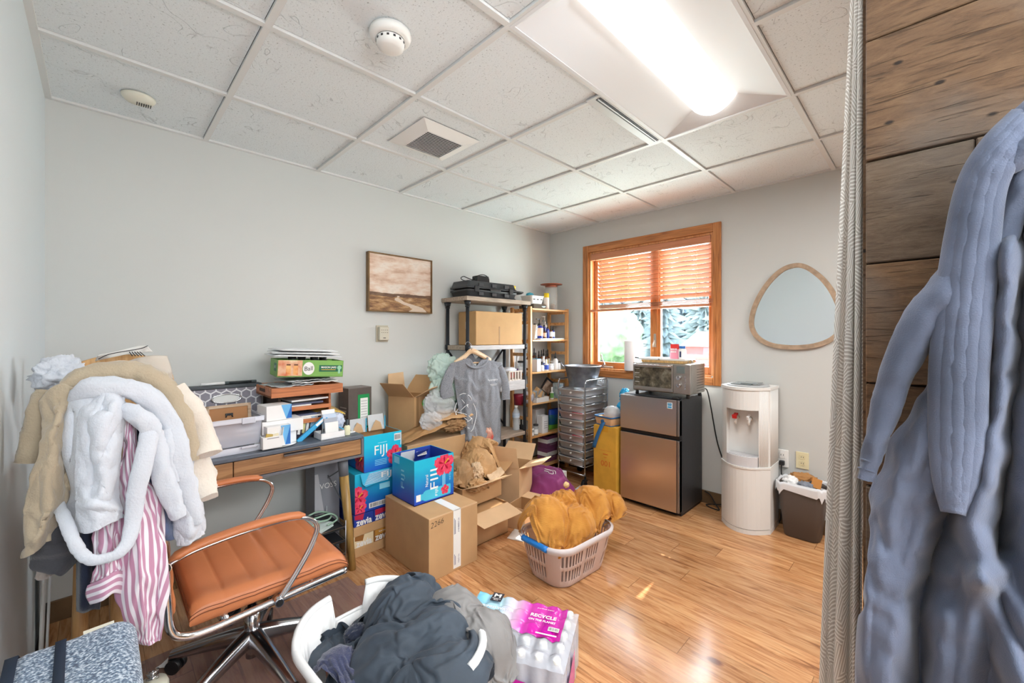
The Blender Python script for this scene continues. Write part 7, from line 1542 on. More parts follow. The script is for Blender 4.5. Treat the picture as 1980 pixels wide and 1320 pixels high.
def bundle(b, x0, x1, y0, y1, z0, z1, m, R_=.05, n=26, w=.006, seed=0):
    ctrl = []
    G = []
    for j in range(n + 1):
        y = y0 + (y1 - y0) * j / n; row = []
        for i in range(n * 2 + 1):
            a = i / (n * 2); 
            if a < .3: q = V((x1 - R_ * 0, 0, z0 + (z1 - z0 - R_) * a / .3))
            elif a < .42: g = (a - .3) / .12 * PI / 2; q = V((x1 - R_ + R_ * math.cos(g), 0, z1 - R_ + R_ * math.sin(g)))
            elif a < .8: q = V((x1 - R_ + (x0 - x1 + 2 * R_) * (a - .42) / .38, 0, z1))
            elif a < .9: g = PI / 2 + (a - .8) / .1 * PI / 2; q = V((x0 + R_ + R_ * math.cos(g), 0, z1 - R_ + R_ * math.sin(g)))
            else: q = V((x0, 0, z1 - R_ - (z1 - R_ - z0) * (a - .9) / .1))
            e = abs(j / n - .5) * 2; dz = -.03 * max(0, e - .85) / .15 * (1 if q.z > z1 - R_ else .2)
            row.append(V((q.x, y, q.z + dz)) + V((0, 0, 1)) * w * noise.noise(V((q.x * 9, y * 9, seed))))
        G.append(row)
    b.sheet(G, m); b.poly(G[0][::-1], m); b.poly(G[-1], m)
bundle(b, -.160, .070, .95, 1.49, .30, .612, HEA, .05); b.build('fleece', r)
b = MB(r.location); bundle(b, -.162, .088, .94, 1.46, .0005, .30, CRE, .03, 20, .012, 4); b.build('cream_layer', r)
b = MB(r.location)
for x0_, x1_ in ((-.138, -.118), (-.062, -.044)):
    b.sheet([[V((x0_ - .012 * j / 12, .944 + .55 * j / 12, .6145 - .03 * max(0, abs(j / 6 - 1) - .85) / .15)), V((x1_ - .012 * j / 12, .944 + .55 * j / 12, .6145 - .03 * max(0, abs(j / 6 - 1) - .85) / .15))] for j in range(13)][::-1], STR, .002)
    b.b2((x0_ - .012, 1.493, .3), (x1_ - .012, 1.497, .585), STR)
b.build('strap', r); b = MB(r.location); b.box((-.0, 1.462, .6055), (.055, .018, .003), mat('tag_cream', (226, 222, 204), .7), (.2, 0, .05)); b.build('care_label', r)
r = thing('white_jar', 'small white container with a silver coil knob beside the folded blanket', 'jar', (.150, 1.50, .0)); p0 = wz(295, 1315, .22); b = MB(r.location); b.lathe([(0, 0), (.036, 0), (.042, .02), (.042, .20), (.036, .215), (0, .22)], (p0.x, p0.y, 0.0), mat('cream_pot', (226, 222, 204), .3), 24); b.build('pot', r); b = MB(r.location); b.tube([V((p0.x + .012 * math.cos(a * .5), p0.y + .012 * math.sin(a * .5), .222 + .0012 * a)) for a in range(0, 26)], .005, CHR, 7); b.build('coil_knob', r)
r['label'] = 'small white container with a silver coil knob at the right edge of the folded blanket'
b = MB((-.15, 2.5, 0)); b.box((-.160, 2.52, .26), (.008, .12, .52), PLW, (0, .03, 0), .002); b.box((-.148, 2.60, .25), (.006, .07, .5), mat('board_edge', (226, 232, 236), .5), (0, .03, 0), .002); single(b, 'white_board', 'white boards leaning on the left wall behind the hanging robes', 'board', (-.15, 2.5, 0))
# ================================================================= CLOTH
def seg_d(px, py, ax, ay, bx, by):
    dx, dy = bx - ax, by - ay; L = dx * dx + dy * dy; t = 0 if L == 0 else max(0, min(1, ((px - ax) * dx + (py - ay) * dy) / L)); return math.hypot(px - ax - t * dx, py - ay - t * dy)
def relief(u, v, ridges):
    h = 0
    for pl, w, a in ridges:
        d = min(seg_d(u, v, pl[i][0], pl[i][1], pl[i + 1][0], pl[i + 1][1]) for i in range(len(pl) - 1)); h += a * math.exp(-(d / w) ** 2)
    return h
def drape(rows, fn, base, ridges=(), nu=48, nv=60, wr=.004, ws=9, seed=0, sgn=-1, round_=0.0):
    """rows: control rows of sight positions (u, v) or (u, v, extra depth); fn(u, v, depth) puts them into the room"""
    R3 = [[V((q[0], q[1], q[2] if len(q) > 2 else 0)) for q in row] for row in rows]; S = surf(R3, nu, nv); G = []
    for j, row in enumerate(S):
        g = []
        for i, p in enumerate(row):
            h = relief(p.x, p.y, ridges); x = i / nu; h += round_ * (math.sin(PI * x) ** .5 - 1)
            q = fn(p.x, p.y, base + p.z); h += wr * (crease(q * ws, seed) - .4); g.append(fn(p.x, p.y, base + p.z + sgn * h))
        G.append(g)
    return G
def plush(name, c, sc=160, k=.5, c2=None):
    t = NT(name); tc = t.n('TexCoord'); n = t.n('TexNoise', {'Vector': tc.outputs['Object'], 'Scale': float(sc), 'Detail': 3.0}); n2 = t.n('TexNoise', {'Vector': tc.outputs['Object'], 'Scale': 7.0, 'Detail': 2.0})
    a = rgb(*c); d = tuple(x * .84 for x in a[:3]) + (1,); col = t.mix(n2.outputs[0], d, a)
    t.set(Base_Color=col, Roughness=.95); t.b.inputs['Sheen Weight'].default_value = .35; t.b.inputs['Sheen Roughness'].default_value = .5; t.bump(n.outputs[0], k, .004); return t.m
BEI = plush('plush_beige', (186, 170, 146)); CREM = plush('plush_cream', (226, 216, 204)); WPL = plush('plush_white', (212, 217, 227)); CHA = plush('cloth_charcoal', (66, 66, 72), 200, .3); NAV = plush('cloth_navy', (36, 44, 66), 200, .3); DEN = plush('cloth_denim', (92, 106, 140), 260, .4)
def m_stripe(name, n, c1, c2, ax=0):
    t = NT(name); u = t.n('UVMap'); s = t.n('SeparateXYZ', {0: u.outputs[0]}); f = t.math('FRACT', t.math('MULTIPLY', s.outputs[ax], float(n))); k = t.ramp(f, [(.0, rgb(*c1)), (.48, rgb(*c1)), (.54, rgb(*c2)), (.96, rgb(*c2)), (1.0, rgb(*c1))])
    t.set(Base_Color=k, Roughness=.8); t.b.inputs['Sheen Weight'].default_value = .2; return t.m
S1, S2 = (190, 138, 166), (236, 230, 238)
STP = m_stripe('stripe_mauve', 9, S1, S2); STS = m_stripe('stripe_mauve_sleeve', 8, S1, S2); STC = m_stripe('stripe_mauve_cuff', 3, S1, S2, 1)
def sleeve(b, path, rad, m, n=20, flat=.75, wr=.006, seed=0, cuff=None, uv=False):
    """soft tube with wrinkles along a path of room points"""
    P = smooth_path(path, 44); rr = [catmull([V((q, 0, 0)) for q in rad], i / 44).x for i in range(45)]; G = []; prev = None
    for i, p in enumerate(P):
        t = (P[min(i + 1, 44)] - P[max(i - 1, 0)]).normalized(); x = t.cross(V((0, 1, 0))) if abs(t.y) < .9 else t.cross(V((1, 0, 0))); x.normalize(); y = t.cross(x).normalized(); row = []
        for k in range(n + 1):
            a = 2 * PI * (k % n) / n; r0 = rr[i] + wr * (crease((p + x * math.cos(a) * .05 + y * math.sin(a) * .05) * 11, seed) - .45); row.append(p + x * (r0 * math.cos(a)) + y * (r0 * flat * math.sin(a)))
        G.append(row)
    b.sheet(G, m); b.poly(G[0][:-1], m); b.poly([q.lerp(P[-1], .3) for q in G[-1][:-1]][::-1], m); b.sheet([G[-1], [q.lerp(P[-1], .3) for q in G[-1]]], m)
    return P, rr
TOFF = -.12
def W(u, v, y): return wy(u, v, y + TOFF)
def pth(pts, y): return [W(q[0], q[1], q[2] if len(q) > 2 else y) for q in pts]
# ---- beige robe
r = thing('bath_robe', 'beige plush robe draped as the outer layer of the clothes heap on the chair back', 'robe', (-.02, 1.65, 0))
b = MB(r.location)
rowsB = [[(80, 775, .05), (100, 752, .04), (122, 742, .03), (142, 750, .02)], [(84, 830, .02), (100, 812, .0), (115, 800), (131, 798, .02)], [(74, 880, .0), (95, 870, -.01), (115, 862), (133, 858, .02)], [(63, 930), (90, 928, -.02), (122, 920, -.01), (150, 915, .01)], [(54, 985), (82, 985, -.02), (108, 968, -.01), (138, 945, .01)], [(48, 1035), (66, 1035, -.02), (84, 1015, -.01), (110, 985, .01)], [(45, 1078), (62, 1070, -.02), (80, 1052, -.01), (96, 1040, .01)]]
G = drape(rowsB, W, 1.74, [([(105, 790), (95, 900), (70, 1040)], 14, .02), ([(130, 800), (125, 880), (120, 930)], 9, -.02), ([(80, 830), (70, 930), (56, 1040)], 8, .012), ([(112, 860), (104, 940), (84, 1020)], 7, .012)], 30, 44, .006, 8, 1); soften(b, G, BEI, lambda x, y, q: y < .03 or q.random() < .02, .012, 1, grow=.03, frames=16, bend=2, selfd=0)
b.build('front_panel', r)
b = MB(r.location); sleeve(b, pth([(128, 752, 1.80), (165, 735), (205, 724), (250, 722), (290, 733), (318, 755), (345, 790, 1.77), (362, 835, 1.75), (372, 890, 1.74)], 1.80), [.026, .034, .036, .036, .036, .034, .03, .026, .016], BEI, 20, .9, .012, 3); b.build('shawl_collar', r)
b = MB(r.location); sleeve(b, pth([(104, 760, 1.84), (84, 800), (72, 850), (62, 893)], 1.82), [.034, .034, .032, .03], BEI, 18, .7, .01, 5); b.build('sleeve', r)
b = MB(r.location); sleeve(b, pth([(335, 752, 1.80), (368, 790), (392, 835), (403, 878, 1.74)], 1.78), [.030, .036, .034, .034], CREM, 20, .8, .01, 7); sleeve(b, pth([(345, 830, 1.80), (372, 880), (392, 925), (404, 962, 1.74)], 1.79), [.03, .036, .036, .026], CREM, 20, .7, .014, 8); b.build('sleeve_inside', r)
# ---- white plush robe
r = thing('bath_robe', 'white plush robe with a wide sleeve hanging in the middle of the clothes heap', 'robe', (.1, 1.6, 0))
b = MB(r.location)
rowsW = [[(134, 790, .04), (160, 752, .03), (200, 738, .02), (245, 745, .03)], [(126, 830, .03), (150, 800, .0), (190, 775), (240, 778)], [(130, 880, .02), (152, 870, -.01), (190, 850), (238, 840)], [(148, 945, .02), (160, 940, -.01), (190, 920), (228, 905)], [(130, 985, .04), (155, 985, .02), (185, 980, .02), (215, 970, .02)], [(108, 990, .05), (140, 1018, .04), (170, 1010, .03), (205, 1005, .03)]]
b.sheet(drape(rowsW, W, 1.72, [([(150, 800), (146, 880)], 7, -.02), ([(163, 800), (158, 900)], 6, .014), ([(178, 790), (176, 880)], 8, .012)], 36, 50, .008, 9, 2), WPL, .012); b.build('front_panel', r)
b = MB(r.location); rowsS = [[(178, 775, .05), (205, 760, .03), (228, 766, .03), (244, 790, .05)], [(158, 800, .02), (185, 792, -.02), (215, 790, -.02), (240, 800, .02)], [(152, 855, .01), (180, 850, -.035), (210, 848, -.03), (232, 850, .01)], [(150, 910, .0), (178, 908, -.04), (205, 906, -.035), (226, 908, .0)], [(152, 960, .0), (176, 962, -.045), (204, 962, -.04), (226, 960, .0)], [(152, 978, -.005), (178, 988, -.05), (210, 985, -.045), (235, 992, -.005)], [(151, 1024, -.005), (176, 1028, -.05), (206, 1012, -.045), (236, 1000, -.005)]]
soften(b, drape(rowsS, W, 1.68, [([(176, 820), (178, 960)], 6, -.016), ([(196, 800), (200, 955)], 9, .012), ([(214, 860), (210, 960)], 6, .008), ([(150, 972), (195, 975), (236, 985)], 5, .012)], 30, 46, .004, 12, 4), WPL, lambda x, y, q: y < .03 or x < .02 or x > .98 or q.random() < .03, .014, 2, grow=.03, frames=14, bend=2, selfd=0); b.build('sleeve', r)
b = MB(r.location); sleeve(b, pth([(150, 775, 1.76), (170, 752), (215, 748), (262, 756), (300, 780), (325, 815), (342, 860, 1.70), (350, 910, 1.70), (366, 960, 1.71), (380, 1010, 1.72)], 1.72), [.020, .026, .028, .028, .028, .028, .028, .026, .026, .02], WPL, 20, .85, .012, 11)
sleeve(b, pth([(236, 790, 1.70), (262, 800), (288, 826), (304, 862), (312, 905), (326, 950), (345, 1000, 1.68)], 1.68), [.016, .024, .024, .022, .024, .024, .018], WPL, 18, .85, .012, 12)
sleeve(b, pth([(322, 830, 1.70), (326, 860), (330, 895), (342, 930)], 1.69), [.014, .018, .016, .014], WPL, 16, .85, .008, 13); b.build('shawl_collar', r)
b = MB(r.location); rowsJ = [[(300, 830, .03), (330, 830), (352, 840), (366, 855, .03)], [(318, 900, .02), (340, 900, -.01), (360, 900), (378, 905, .03)], [(330, 960, .01), (350, 955, -.02), (370, 955), (388, 960, .03)], [(338, 1010, .01), (356, 1005, -.02), (374, 1000), (394, 1000, .03)], [(345, 1050, .01), (362, 1052, -.01), (378, 1042), (394, 1032, .03)]]
soften(b, drape(rowsJ, W, 1.73, [([(345, 850), (362, 960), (370, 1030)], 7, .02), ([(330, 880), (345, 980)], 6, -.015), ([(372, 870), (384, 960)], 5, -.012)], 28, 40, .006, 10, 6), WPL, lambda x, y, q: y < .03 or q.random() < .03, .012, 3, grow=.04, frames=14, bend=2, selfd=0); b.build('side_panel', r)
def m_waffle():
    t = NT('waffle_cloth'); u = t.n('UVMap'); s = t.n('SeparateXYZ', {0: u.outputs[0]}); a = t.math('SINE', t.math('MULTIPLY', s.outputs[0], 40.0)); c = t.math('SINE', t.math('MULTIPLY', s.outputs[1], 150.0)); h = t.math('MULTIPLY', a, c); t.set(Base_Color=rgb(228, 226, 226), Roughness=.9); t.bump(h, .5, .004); return t.m
b = MB(r.location); lp = smooth_path(pth([(292, 806, 1.72), (288, 845, 1.665), (276, 900), (264, 950), (258, 1000), (248, 1045, 1.63), (228, 1070, 1.62), (200, 1080, 1.62), (176, 1082, 1.62), (156, 1068, 1.63), (140, 1040, 1.64), (126, 1005, 1.67), (112, 975, 1.74), (104, 955, 1.80)], 1.645), 80)
b.tube(lp, .02, WPL, 12, rad=[.022 - .0085 * min(1, max(0, (i - 15) / 25)) + .002 * noise.noise(V((i * .6, 0, 0))) for i in range(81)], flat=.6, up=(0, 1, 0)); b.build('belt_loop', r)
# ---- striped pyjama robe
r = thing('striped_robe', 'mauve and white striped pyjama robe hanging from the clothes heap beside the tan chair', 'robe', (.1, 1.55, 0))
b = MB(r.location); rowsK = [[(232, 790, .05), (246, 790, .03), (256, 800, .04), (262, 812, .06)], [(226, 850, .02), (242, 850), (258, 850, .01), (268, 860, .04)], [(222, 910, .01), (242, 910, -.01), (264, 905, .0), (282, 905, .03)], [(225, 975, .0), (252, 970, -.02), (282, 960, -.01), (312, 950, .02)], [(228, 1040, .0), (262, 1035, -.03), (300, 1020, -.02), (335, 1010, .02)], [(234, 1100, .0), (266, 1100, -.035), (302, 1095, -.025), (337, 1075, .02)], [(244, 1160, .0), (268, 1165, -.03), (296, 1162, -.02), (322, 1150, .01)], [(258, 1215, .0), (274, 1222, -.025), (292, 1225, -.02), (316, 1212, .01)], [(264, 1240, .0), (278, 1247, -.02), (292, 1246, -.02), (310, 1232, .01)]]
soften(b, drape(rowsK, W, 1.69, [([(236, 860), (232, 1000), (238, 1150)], 6, -.018), ([(262, 930), (268, 1050), (270, 1200)], 8, .014), ([(290, 960), (300, 1080), (300, 1200)], 7, -.014), ([(318, 980), (326, 1060), (312, 1180)], 8, .014)], 36, 60, .004, 8, 9), STP, lambda x, y, q: y < .03 or q.random() < .015, .004, 4, grow=.02, frames=14, bend=.3, selfd=0); b.build('body', r)
b = MB(r.location); rowsL = [[(180, 1000, .05), (200, 995, .02), (222, 990, .02), (236, 985, .04)], [(178, 1050, .02), (200, 1050, -.01), (222, 1050, -.01), (236, 1045, .02)], [(182, 1095, .01), (202, 1095, -.02), (222, 1092, -.02), (236, 1088, .02)], [(174, 1128, .01), (198, 1118, -.025), (220, 1106, -.02), (235, 1104, .02)]]
soften(b, drape(rowsL, W, 1.67, [([(190, 1010), (192, 1110)], 5, -.012), ([(206, 1010), (208, 1110)], 5, .012), ([(224, 1000), (222, 1100)], 4, -.01)], 30, 32, .004, 12, 14), STS, lambda x, y, q: y < .03 or y > .97 or q.random() < .02, .004, 5, grow=.04, frames=14, bend=.3, selfd=0); sl = b.build('sleeve', r)
b = MB(r.location); rowsC = [[(173, 1130, .005), (198, 1118, -.03), (220, 1105, -.025), (236, 1104, .02)], [(169, 1148, .005), (198, 1138, -.03), (222, 1124, -.025), (236, 1126, .02)], [(178, 1166, .005), (198, 1160, -.028), (216, 1146, -.022), (236, 1150, .02)]]
b.sheet(drape(rowsC, W, 1.67, [], 30, 18, .004, 14, 15), STC, .005); b.build('cuff', sl)
# ---- other garments in the heap
def garment(name, label, rows, y, m, ridges=(), seed=0, th=.006, cat='garment', wr=.007):
    G = drape(rows, W, y, ridges, 30, 36, wr, 10, seed); c = G[len(G) // 2][len(G[0]) // 2]; b = MB(c); b.sheet(G, m, th); return single(b, name, label, cat, c)
garment('charcoal_shirt', 'dark charcoal garment hanging below the beige robe hem', [[(62, 1040, .02), (95, 1030), (125, 1010), (172, 1000, .03)], [(64, 1075, .01), (98, 1065, -.01), (130, 1055), (165, 1055, .03)], [(60, 1096), (95, 1096, -.01), (125, 1090), (150, 1080, .03)], [(90, 1102), (102, 1108, -.01), (116, 1112), (138, 1092, .02)]], 1.745, CHA, [([(70, 1070), (130, 1060)], 8, .015)], 3, .006, 'shirt')
garment('taupe_cloth', 'small taupe cloth end peeking out under the charcoal garment', [[(72, 1096), (84, 1096), (96, 1100), (108, 1104)], [(70, 1118), (80, 1120), (92, 1116), (104, 1106)]], 1.75, plush('cloth_taupe', (142, 132, 126), 200, .3), [], 4, .008, 'cloth')
garment('navy_trousers', 'dark navy trousers hanging behind the striped sleeve', [[(154, 1000, .02), (165, 1000), (178, 1000), (196, 1000, .02)], [(156, 1080, .02), (166, 1080), (176, 1080), (196, 1080, .02)], [(157, 1178, .02), (164, 1178), (172, 1178), (186, 1178, .02)]], 1.76, NAV, [([(166, 1010), (164, 1170)], 4, .012)], 6, .01, 'trousers')
garment('denim_shirt', 'faded blue denim garment between the striped robe and the white folds', [[(276, 880, .02), (290, 880), (300, 890), (312, 900, .02)], [(288, 940), (300, 940), (310, 940), (326, 945, .02)], [(300, 1000), (310, 1000), (322, 1005), (338, 1010, .02)], [(312, 1040), (320, 1042), (330, 1044), (342, 1040, .02)]], 1.735, DEN, [([(300, 900), (322, 1030)], 5, .01)], 8, .006, 'shirt')
garment('dark_lining', 'dark garment lining showing in the gap above the striped robe', [[(238, 780), (248, 786), (262, 800), (274, 822)], [(240, 850), (254, 850), (268, 856), (280, 866)]], 1.765, NAV, [], 9, .004, 'garment')
# filling of the heap: the hidden rolled clothes that give it its bulk
crumple('white_pillow', 'white crumpled plush cloth at the back left of the clothes heap in the corner', 'cloth', W(118, 728, 2.0), (.075, .07, .075), WPL, 33, 1.2, .45, 5)
# bent wood chair behind
PLY = m_oak('bent_ply', (176, 128, 78), (206, 160, 106), (222, 182, 130), 'Z', .4); r = thing('wooden_stool', 'wooden bar stool with a curved bent-ply back behind the clothes heap', 'stool', (.06, 2.12, 0))
b = MB(r.location); G = []
for j in range(9):
    z = 1.045 + .223 * j / 8; row = []
    for i in range(25):
        a = (i / 24 - .5) * 2; row.append(V((.062 + .115 * a, 2.10 - .03 * a * a, min(z, 1.268 - .028 * abs(a) ** 2.4))))
    G.append(row)
b.sheet(G, PLY, .014); b.build('backrest', r)
b = MB(r.location); b.lathe([(0, .70), (.085, .70), (.09, .715), (.085, .73), (0, .735)], (.0, 2.05, 0), PLY, 28); b.build('seat', r)
for x, y in ((-.05, 1.9), (.05, 1.97), (-.05, 2.2), (.05, 2.2)):
    b = MB(r.location); b.cyl((x, y, 0), (x * .8, 2.05 + (y - 2.05) * .4, .70), .021, PLY, .018, 14); b.build('leg', r)
for s_ in (-.05, .05):
    b = MB(r.location); b.cyl((s_, 2.115, .72), (.045 + s_ * 1.05, 2.105, 1.1), .014, PLY, None, 12); b.build('back_post', r)
b = MB(W(240, 684, 2.16)); c = W(240, 684, 2.16); PLN = m_stripe('paper_lines', 14, (236, 234, 230), (110, 108, 108), 0)
G = drape([[(184, 698, .02), (220, 690), (260, 682), (296, 680, .02)], [(190, 688, .0), (222, 680), (262, 670), (284, 668)]], W, 2.16, [], 30, 10, .01, 9, 3); b.sheet(G, mat('paper_offwhite', (230, 230, 226), .7), .004); single(b, 'paper_sheet', 'off-white sheets lying over the top of the bent-ply stool back', 'paper', c)
b = MB(W(230, 676, 2.155)); 
for k in range(5): b.tube([W(250 + k * 5, 680, 2.15) + V((0, -.004, .0)), W(256 + k * 6, 688, 2.14) + V((0, -.004, 0))], .0015, GRILLE, 5)
b.tube(smooth_path([W(190, 694, 2.14), W(214, 684, 2.14), W(270, 674, 2.14), W(286, 668, 2.14)], 20), .0015, GRILLE, 5); single(b, 'thin_cord', 'thin dark cords lying on the sheets above the stool back', 'cord', W(230, 676, 2.155))
b = MB(W(300, 710, 1.98)); b.sheet(drape([[(238, 702, .02), (262, 694), (292, 688), (322, 688, .02)], [(262, 716, .0), (284, 710, -.02), (306, 706, -.02), (330, 712)], [(296, 726, .0), (308, 728, -.02), (320, 730, -.02), (333, 732)]], W, 1.99, [([(270, 700), (320, 725)], 6, .02)], 30, 24, .014, 12, 17), mat('bag_sheer', (216, 206, 194), .25, alpha=.75, bump=(50, .6)), .003); single(b, 'sheer_bag', 'sheer tan plastic bag behind the right shoulder of the beige robe', 'plastic bag', W(300, 710, 1.98))
b = MB(W(322, 728, 2.0)); b.sheet(drape([[(300, 726), (322, 722), (334, 724)], [(306, 742), (322, 742), (336, 744)]], W, 2.01, [], 12, 8, .004, 10, 3), KR, .01); single(b, 'paper_bag', 'brown paper bag edge beside the sheer bag', 'paper bag', W(322, 728, 2.0))

# ---- piles of cloth
def m_gauze():
    t = NT('mustard_gauze'); tc = t.n('TexCoord'); w = t.n('TexNoise', {'Vector': tc.outputs['Object'], 'Scale': 9.0}); n = t.n('TexNoise', {'Vector': t.n('Mapping', {'Vector': tc.outputs['Object'], 'Scale': (30, 30, 120)}).outputs[0], 'Scale': 2.0, 'Detail': 4.0}); n3 = t.n('TexNoise', {'Vector': tc.outputs['Object'], 'Scale': 300.0})
    t.set(Base_Color=t.ramp(w.outputs[0], [(.35, rgb(186, 122, 44)), (.65, rgb(212, 150, 66))]), Roughness=.9); t.b.inputs['Sheen Weight'].default_value = .15; t.bump(t.math('ADD', n.outputs[0], t.math('MULTIPLY', n3.outputs[0], .3)), .5, .006); return t.m
MUS = m_gauze(); b = MB((1.95, 1.5, .2))
bunch(b, MUS, [((1.79, 1.53, .29), (.14, .13, .15)), ((1.93, 1.43, .25), (.13, .10, .13)), ((1.99, 1.55, .27), (.14, .08, .15)), ((2.13, 1.46, .28), (.12, .11, .16)), ((2.26, 1.40, .28), (.09, .08, .11))], (1.66, 2.36, 1.31, 1.66), .20, 1.55, 60, 9, 32, 2.5, 3, clampf=in_basket(1.915, 1.475, .44, .30, -.06, .235), selfd=.007)
single(b, 'mustard_blanket', 'crumpled mustard yellow gauze blanket heaped over the translucent basket', 'blanket', (1.95, 1.5, .2))
b = MB((2.0, 1.56, .39)); c_ = V((2.02, 1.56, .43)); b.blob(c_, (.022, .018, .02), mat('gauze_pale', (222, 190, 140), .9), 3, lambda n: .7 + .4 * crease(n, 1, 3)); o = b.build('blanket_corner'); tag(o, 'pale frayed corner sticking up in the middle of the mustard blanket', 'cloth corner'); o.location = (2.0, 1.56, .39)
for q in bpy.data.objects:
    if q.name == 'mustard_blanket': o.parent = q; o.location = V((2.0, 1.56, .39)) - q.location; del o['category']; del o['label']
SHC = mat('sheet_charcoal', (60, 70, 82), .7, sheen=.08, var=(6, .2), bump=(250, .1)); SHG = mat('sheet_taupe', (132, 130, 130), .6, sheen=.1, var=(6, .12), bump=(250, .08)); TWN = plush('towel_navy', (64, 70, 102), 190, .8)
b = MB((.8, 1.3, .3)); cl = in_basket(.71, 1.30, .42, .58, .06, .27)
bunch(b, SHC, [((.84, 1.43, .26), (.13, .13, .15)), ((.71, 1.28, .24), (.14, .15, .12)), ((.85, 1.22, .26), (.12, .13, .13)), ((.76, 1.06, .25), (.17, .14, .12))], (.55, .98, .92, 1.58), .23, 1.8, 64, 14, 34, .6, 5, clampf=cl, selfd=.004, drop=.25, sink=.03)
single(b, 'dark_sheet', 'dark charcoal crumpled sheet heaped in the white laundry basket', 'sheet', (.8, 1.3, .3))
b = MB((.98, 1.22, .3)); bunch(b, SHG, [((.96, 1.28, .26), (.11, .13, .12)), ((.98, 1.13, .25), (.10, .10, .11))], (.85, 1.09, 1.0, 1.43), .17, 1.5, 46, 9, 30, .4, 8, selfd=.004, rotz=0)
single(b, 'taupe_sheet', 'taupe grey sheet hanging over the right rim of the white laundry basket', 'sheet', (.98, 1.22, .3))
b = MB((.60, 1.36, .25)); bunch(b, TWN, [((.57, 1.40, .19), (.07, .09, .11)), ((.58, 1.26, .19), (.08, .08, .09))], (.49, .67, 1.16, 1.52), .17, 1.4, 40, 9, 30, 1.5, 4, clampf=cl)
single(b, 'navy_towel', 'navy terry towel in the left end of the white laundry basket', 'towel', (.60, 1.36, .25))
crumple('dark_sock', 'small dark sock at the back of the white laundry basket near the notch', 'sock', (.67, 1.49, .235), (.05, .04, .045), NAV, 35, 1.6)
crumple('grey_sock', 'pale grey sock at the lower left of the white laundry basket', 'sock', (.56, 1.17, .26), (.05, .03, .025), mat('sock_grey', (206, 202, 196), .9), 45, 1.6)

# ---- T-shirt on its hanger
def m_jersey():
    t = NT('heather_jersey'); tc = t.n('TexCoord'); n = t.n('TexNoise', {'Vector': tc.outputs['Object'], 'Scale': 240.0, 'Detail': 3.0}); t.set(Base_Color=t.ramp(n.outputs[0], [(.35, rgb(108, 112, 120)), (.65, rgb(146, 149, 156))]), Roughness=.9); t.b.inputs['Sheen Weight'].default_value = .2; return t.m
JER = m_jersey(); TY = 2.47
def T_(u, v, y): return wy(u, v, y)
r = thing('t_shirt', 'heather grey t-shirt with white line print hanging on the front of the pipe shelf', 't-shirt', (2.06, TY, .8))
RD = [([(905, 720), (903, 790), (908, 860)], 5, .016), ([(925, 740), (930, 800), (944, 868)], 5, -.014), ([(950, 740), (950, 800), (958, 860)], 6, .012), ([(890, 760), (900, 860)], 5, -.012), ([(968, 740), (962, 840)], 4, -.012), ([(910, 850), (950, 872)], 6, .02), ([(938, 720), (938, 800)], 4, .008)]
rows = [[(869, 703, .02), (890, 697, .0), (908, 693, -.01), (920, 707, -.02), (932, 695, -.01), (950, 697, .0), (970, 701, .02)], [(877, 728, .01), (893, 728, -.01), (908, 726, -.02), (920, 726, -.025), (934, 726, -.02), (952, 726, -.01), (969, 724, .01)], [(882, 762, .01), (895, 762, -.015), (908, 762, -.025), (921, 762, -.03), (936, 762, -.02), (952, 760, -.01), (967, 757, .01)], [(885, 800, .01), (897, 800, -.015), (910, 800, -.03), (923, 800, -.03), (937, 800, -.02), (952, 800, -.01), (967, 795, .01)], [(890, 835, .01), (901, 838, -.015), (914, 840, -.03), (928, 842, -.03), (942, 842, -.02), (956, 842, -.01), (968, 830, .01)], [(893, 858, .01), (904, 864, -.02), (918, 868, -.03), (932, 872, -.035), (946, 874, -.02), (958, 868, -.01), (968, 852, .01)]]
G = drape(rows, T_, TY, RD, 50, 56, .003, 7, 21); b = MB(r.location); soften(b, G, JER, lambda x, y, q: y < .03 or q.random() < .012, .004, 6, grow=.025, frames=14, bend=3, selfd=0); b.build('front_body', r)
b = MB(r.location); rowsb = [[(q[0], q[1] - (14 if 0 < k < 6 and j == 0 and 2 <= k <= 4 else 0), .045) for k, q in enumerate(row)] for j, row in enumerate(rows)]; b.sheet(drape(rowsb, T_, TY, [], 40, 40, .004, 7, 2), mat('jersey_inside', (104, 106, 112), .9), .003); b.build('back_body', r)
b = MB(r.location); sleeve(b, [T_(u, v, TY + .01) for u, v in ((874, 710), (868, 728), (863, 748), (866, 768))], [.028, .044, .054, .056], JER, 22, .30, .008, 4); b.build('sleeve', r)
b = MB(r.location); sleeve(b, [T_(u, v, TY + .01) for u, v in ((967, 708), (974, 728), (978, 748), (978, 772))], [.026, .036, .042, .044], JER, 22, .32, .008, 6); b.build('sleeve', r)
b = MB(r.location); col = smooth_path([T_(897, 694, TY + .01), T_(901, 702, TY - .005), T_(910, 709, TY - .025), T_(921, 711, TY - .03), T_(932, 708, TY - .025), T_(940, 700, TY - .01), T_(943, 691, TY + .01)], 30); b.tube(col, .010, JER, 8, flat=.6); b.build('collar', r)
b = MB(r.location); b.box(T_(919, 703, TY + .03), (.022, .002, .03), OUTW, (0, .1, 0)); b.build('neck_label', r)
def on_shirt(u, v):
    best = min(((abs(0), p) for row in G for p in row), key=lambda q: q[0]) if False else None
    g = None; bd = 1e9; tu, tv = T_(u, v, TY).x, T_(u, v, TY).z
    for row in G:
        for p in row:
            d = (p.x - tu) ** 2 + (p.z - tv) ** 2
            if d < bd: bd, g = d, p
    return V((tu, g.y - .006, tv))
PRW = mat('print_white', (232, 234, 238), .6); b = MB(r.location)
cir = [(888, 764), (894, 760), (902, 765), (908, 776), (913, 788), (915, 800), (912, 815), (906, 830), (898, 840)]; b.tube(smooth_path([on_shirt(*q) for q in cir], 40), .0032, PRW, 5)
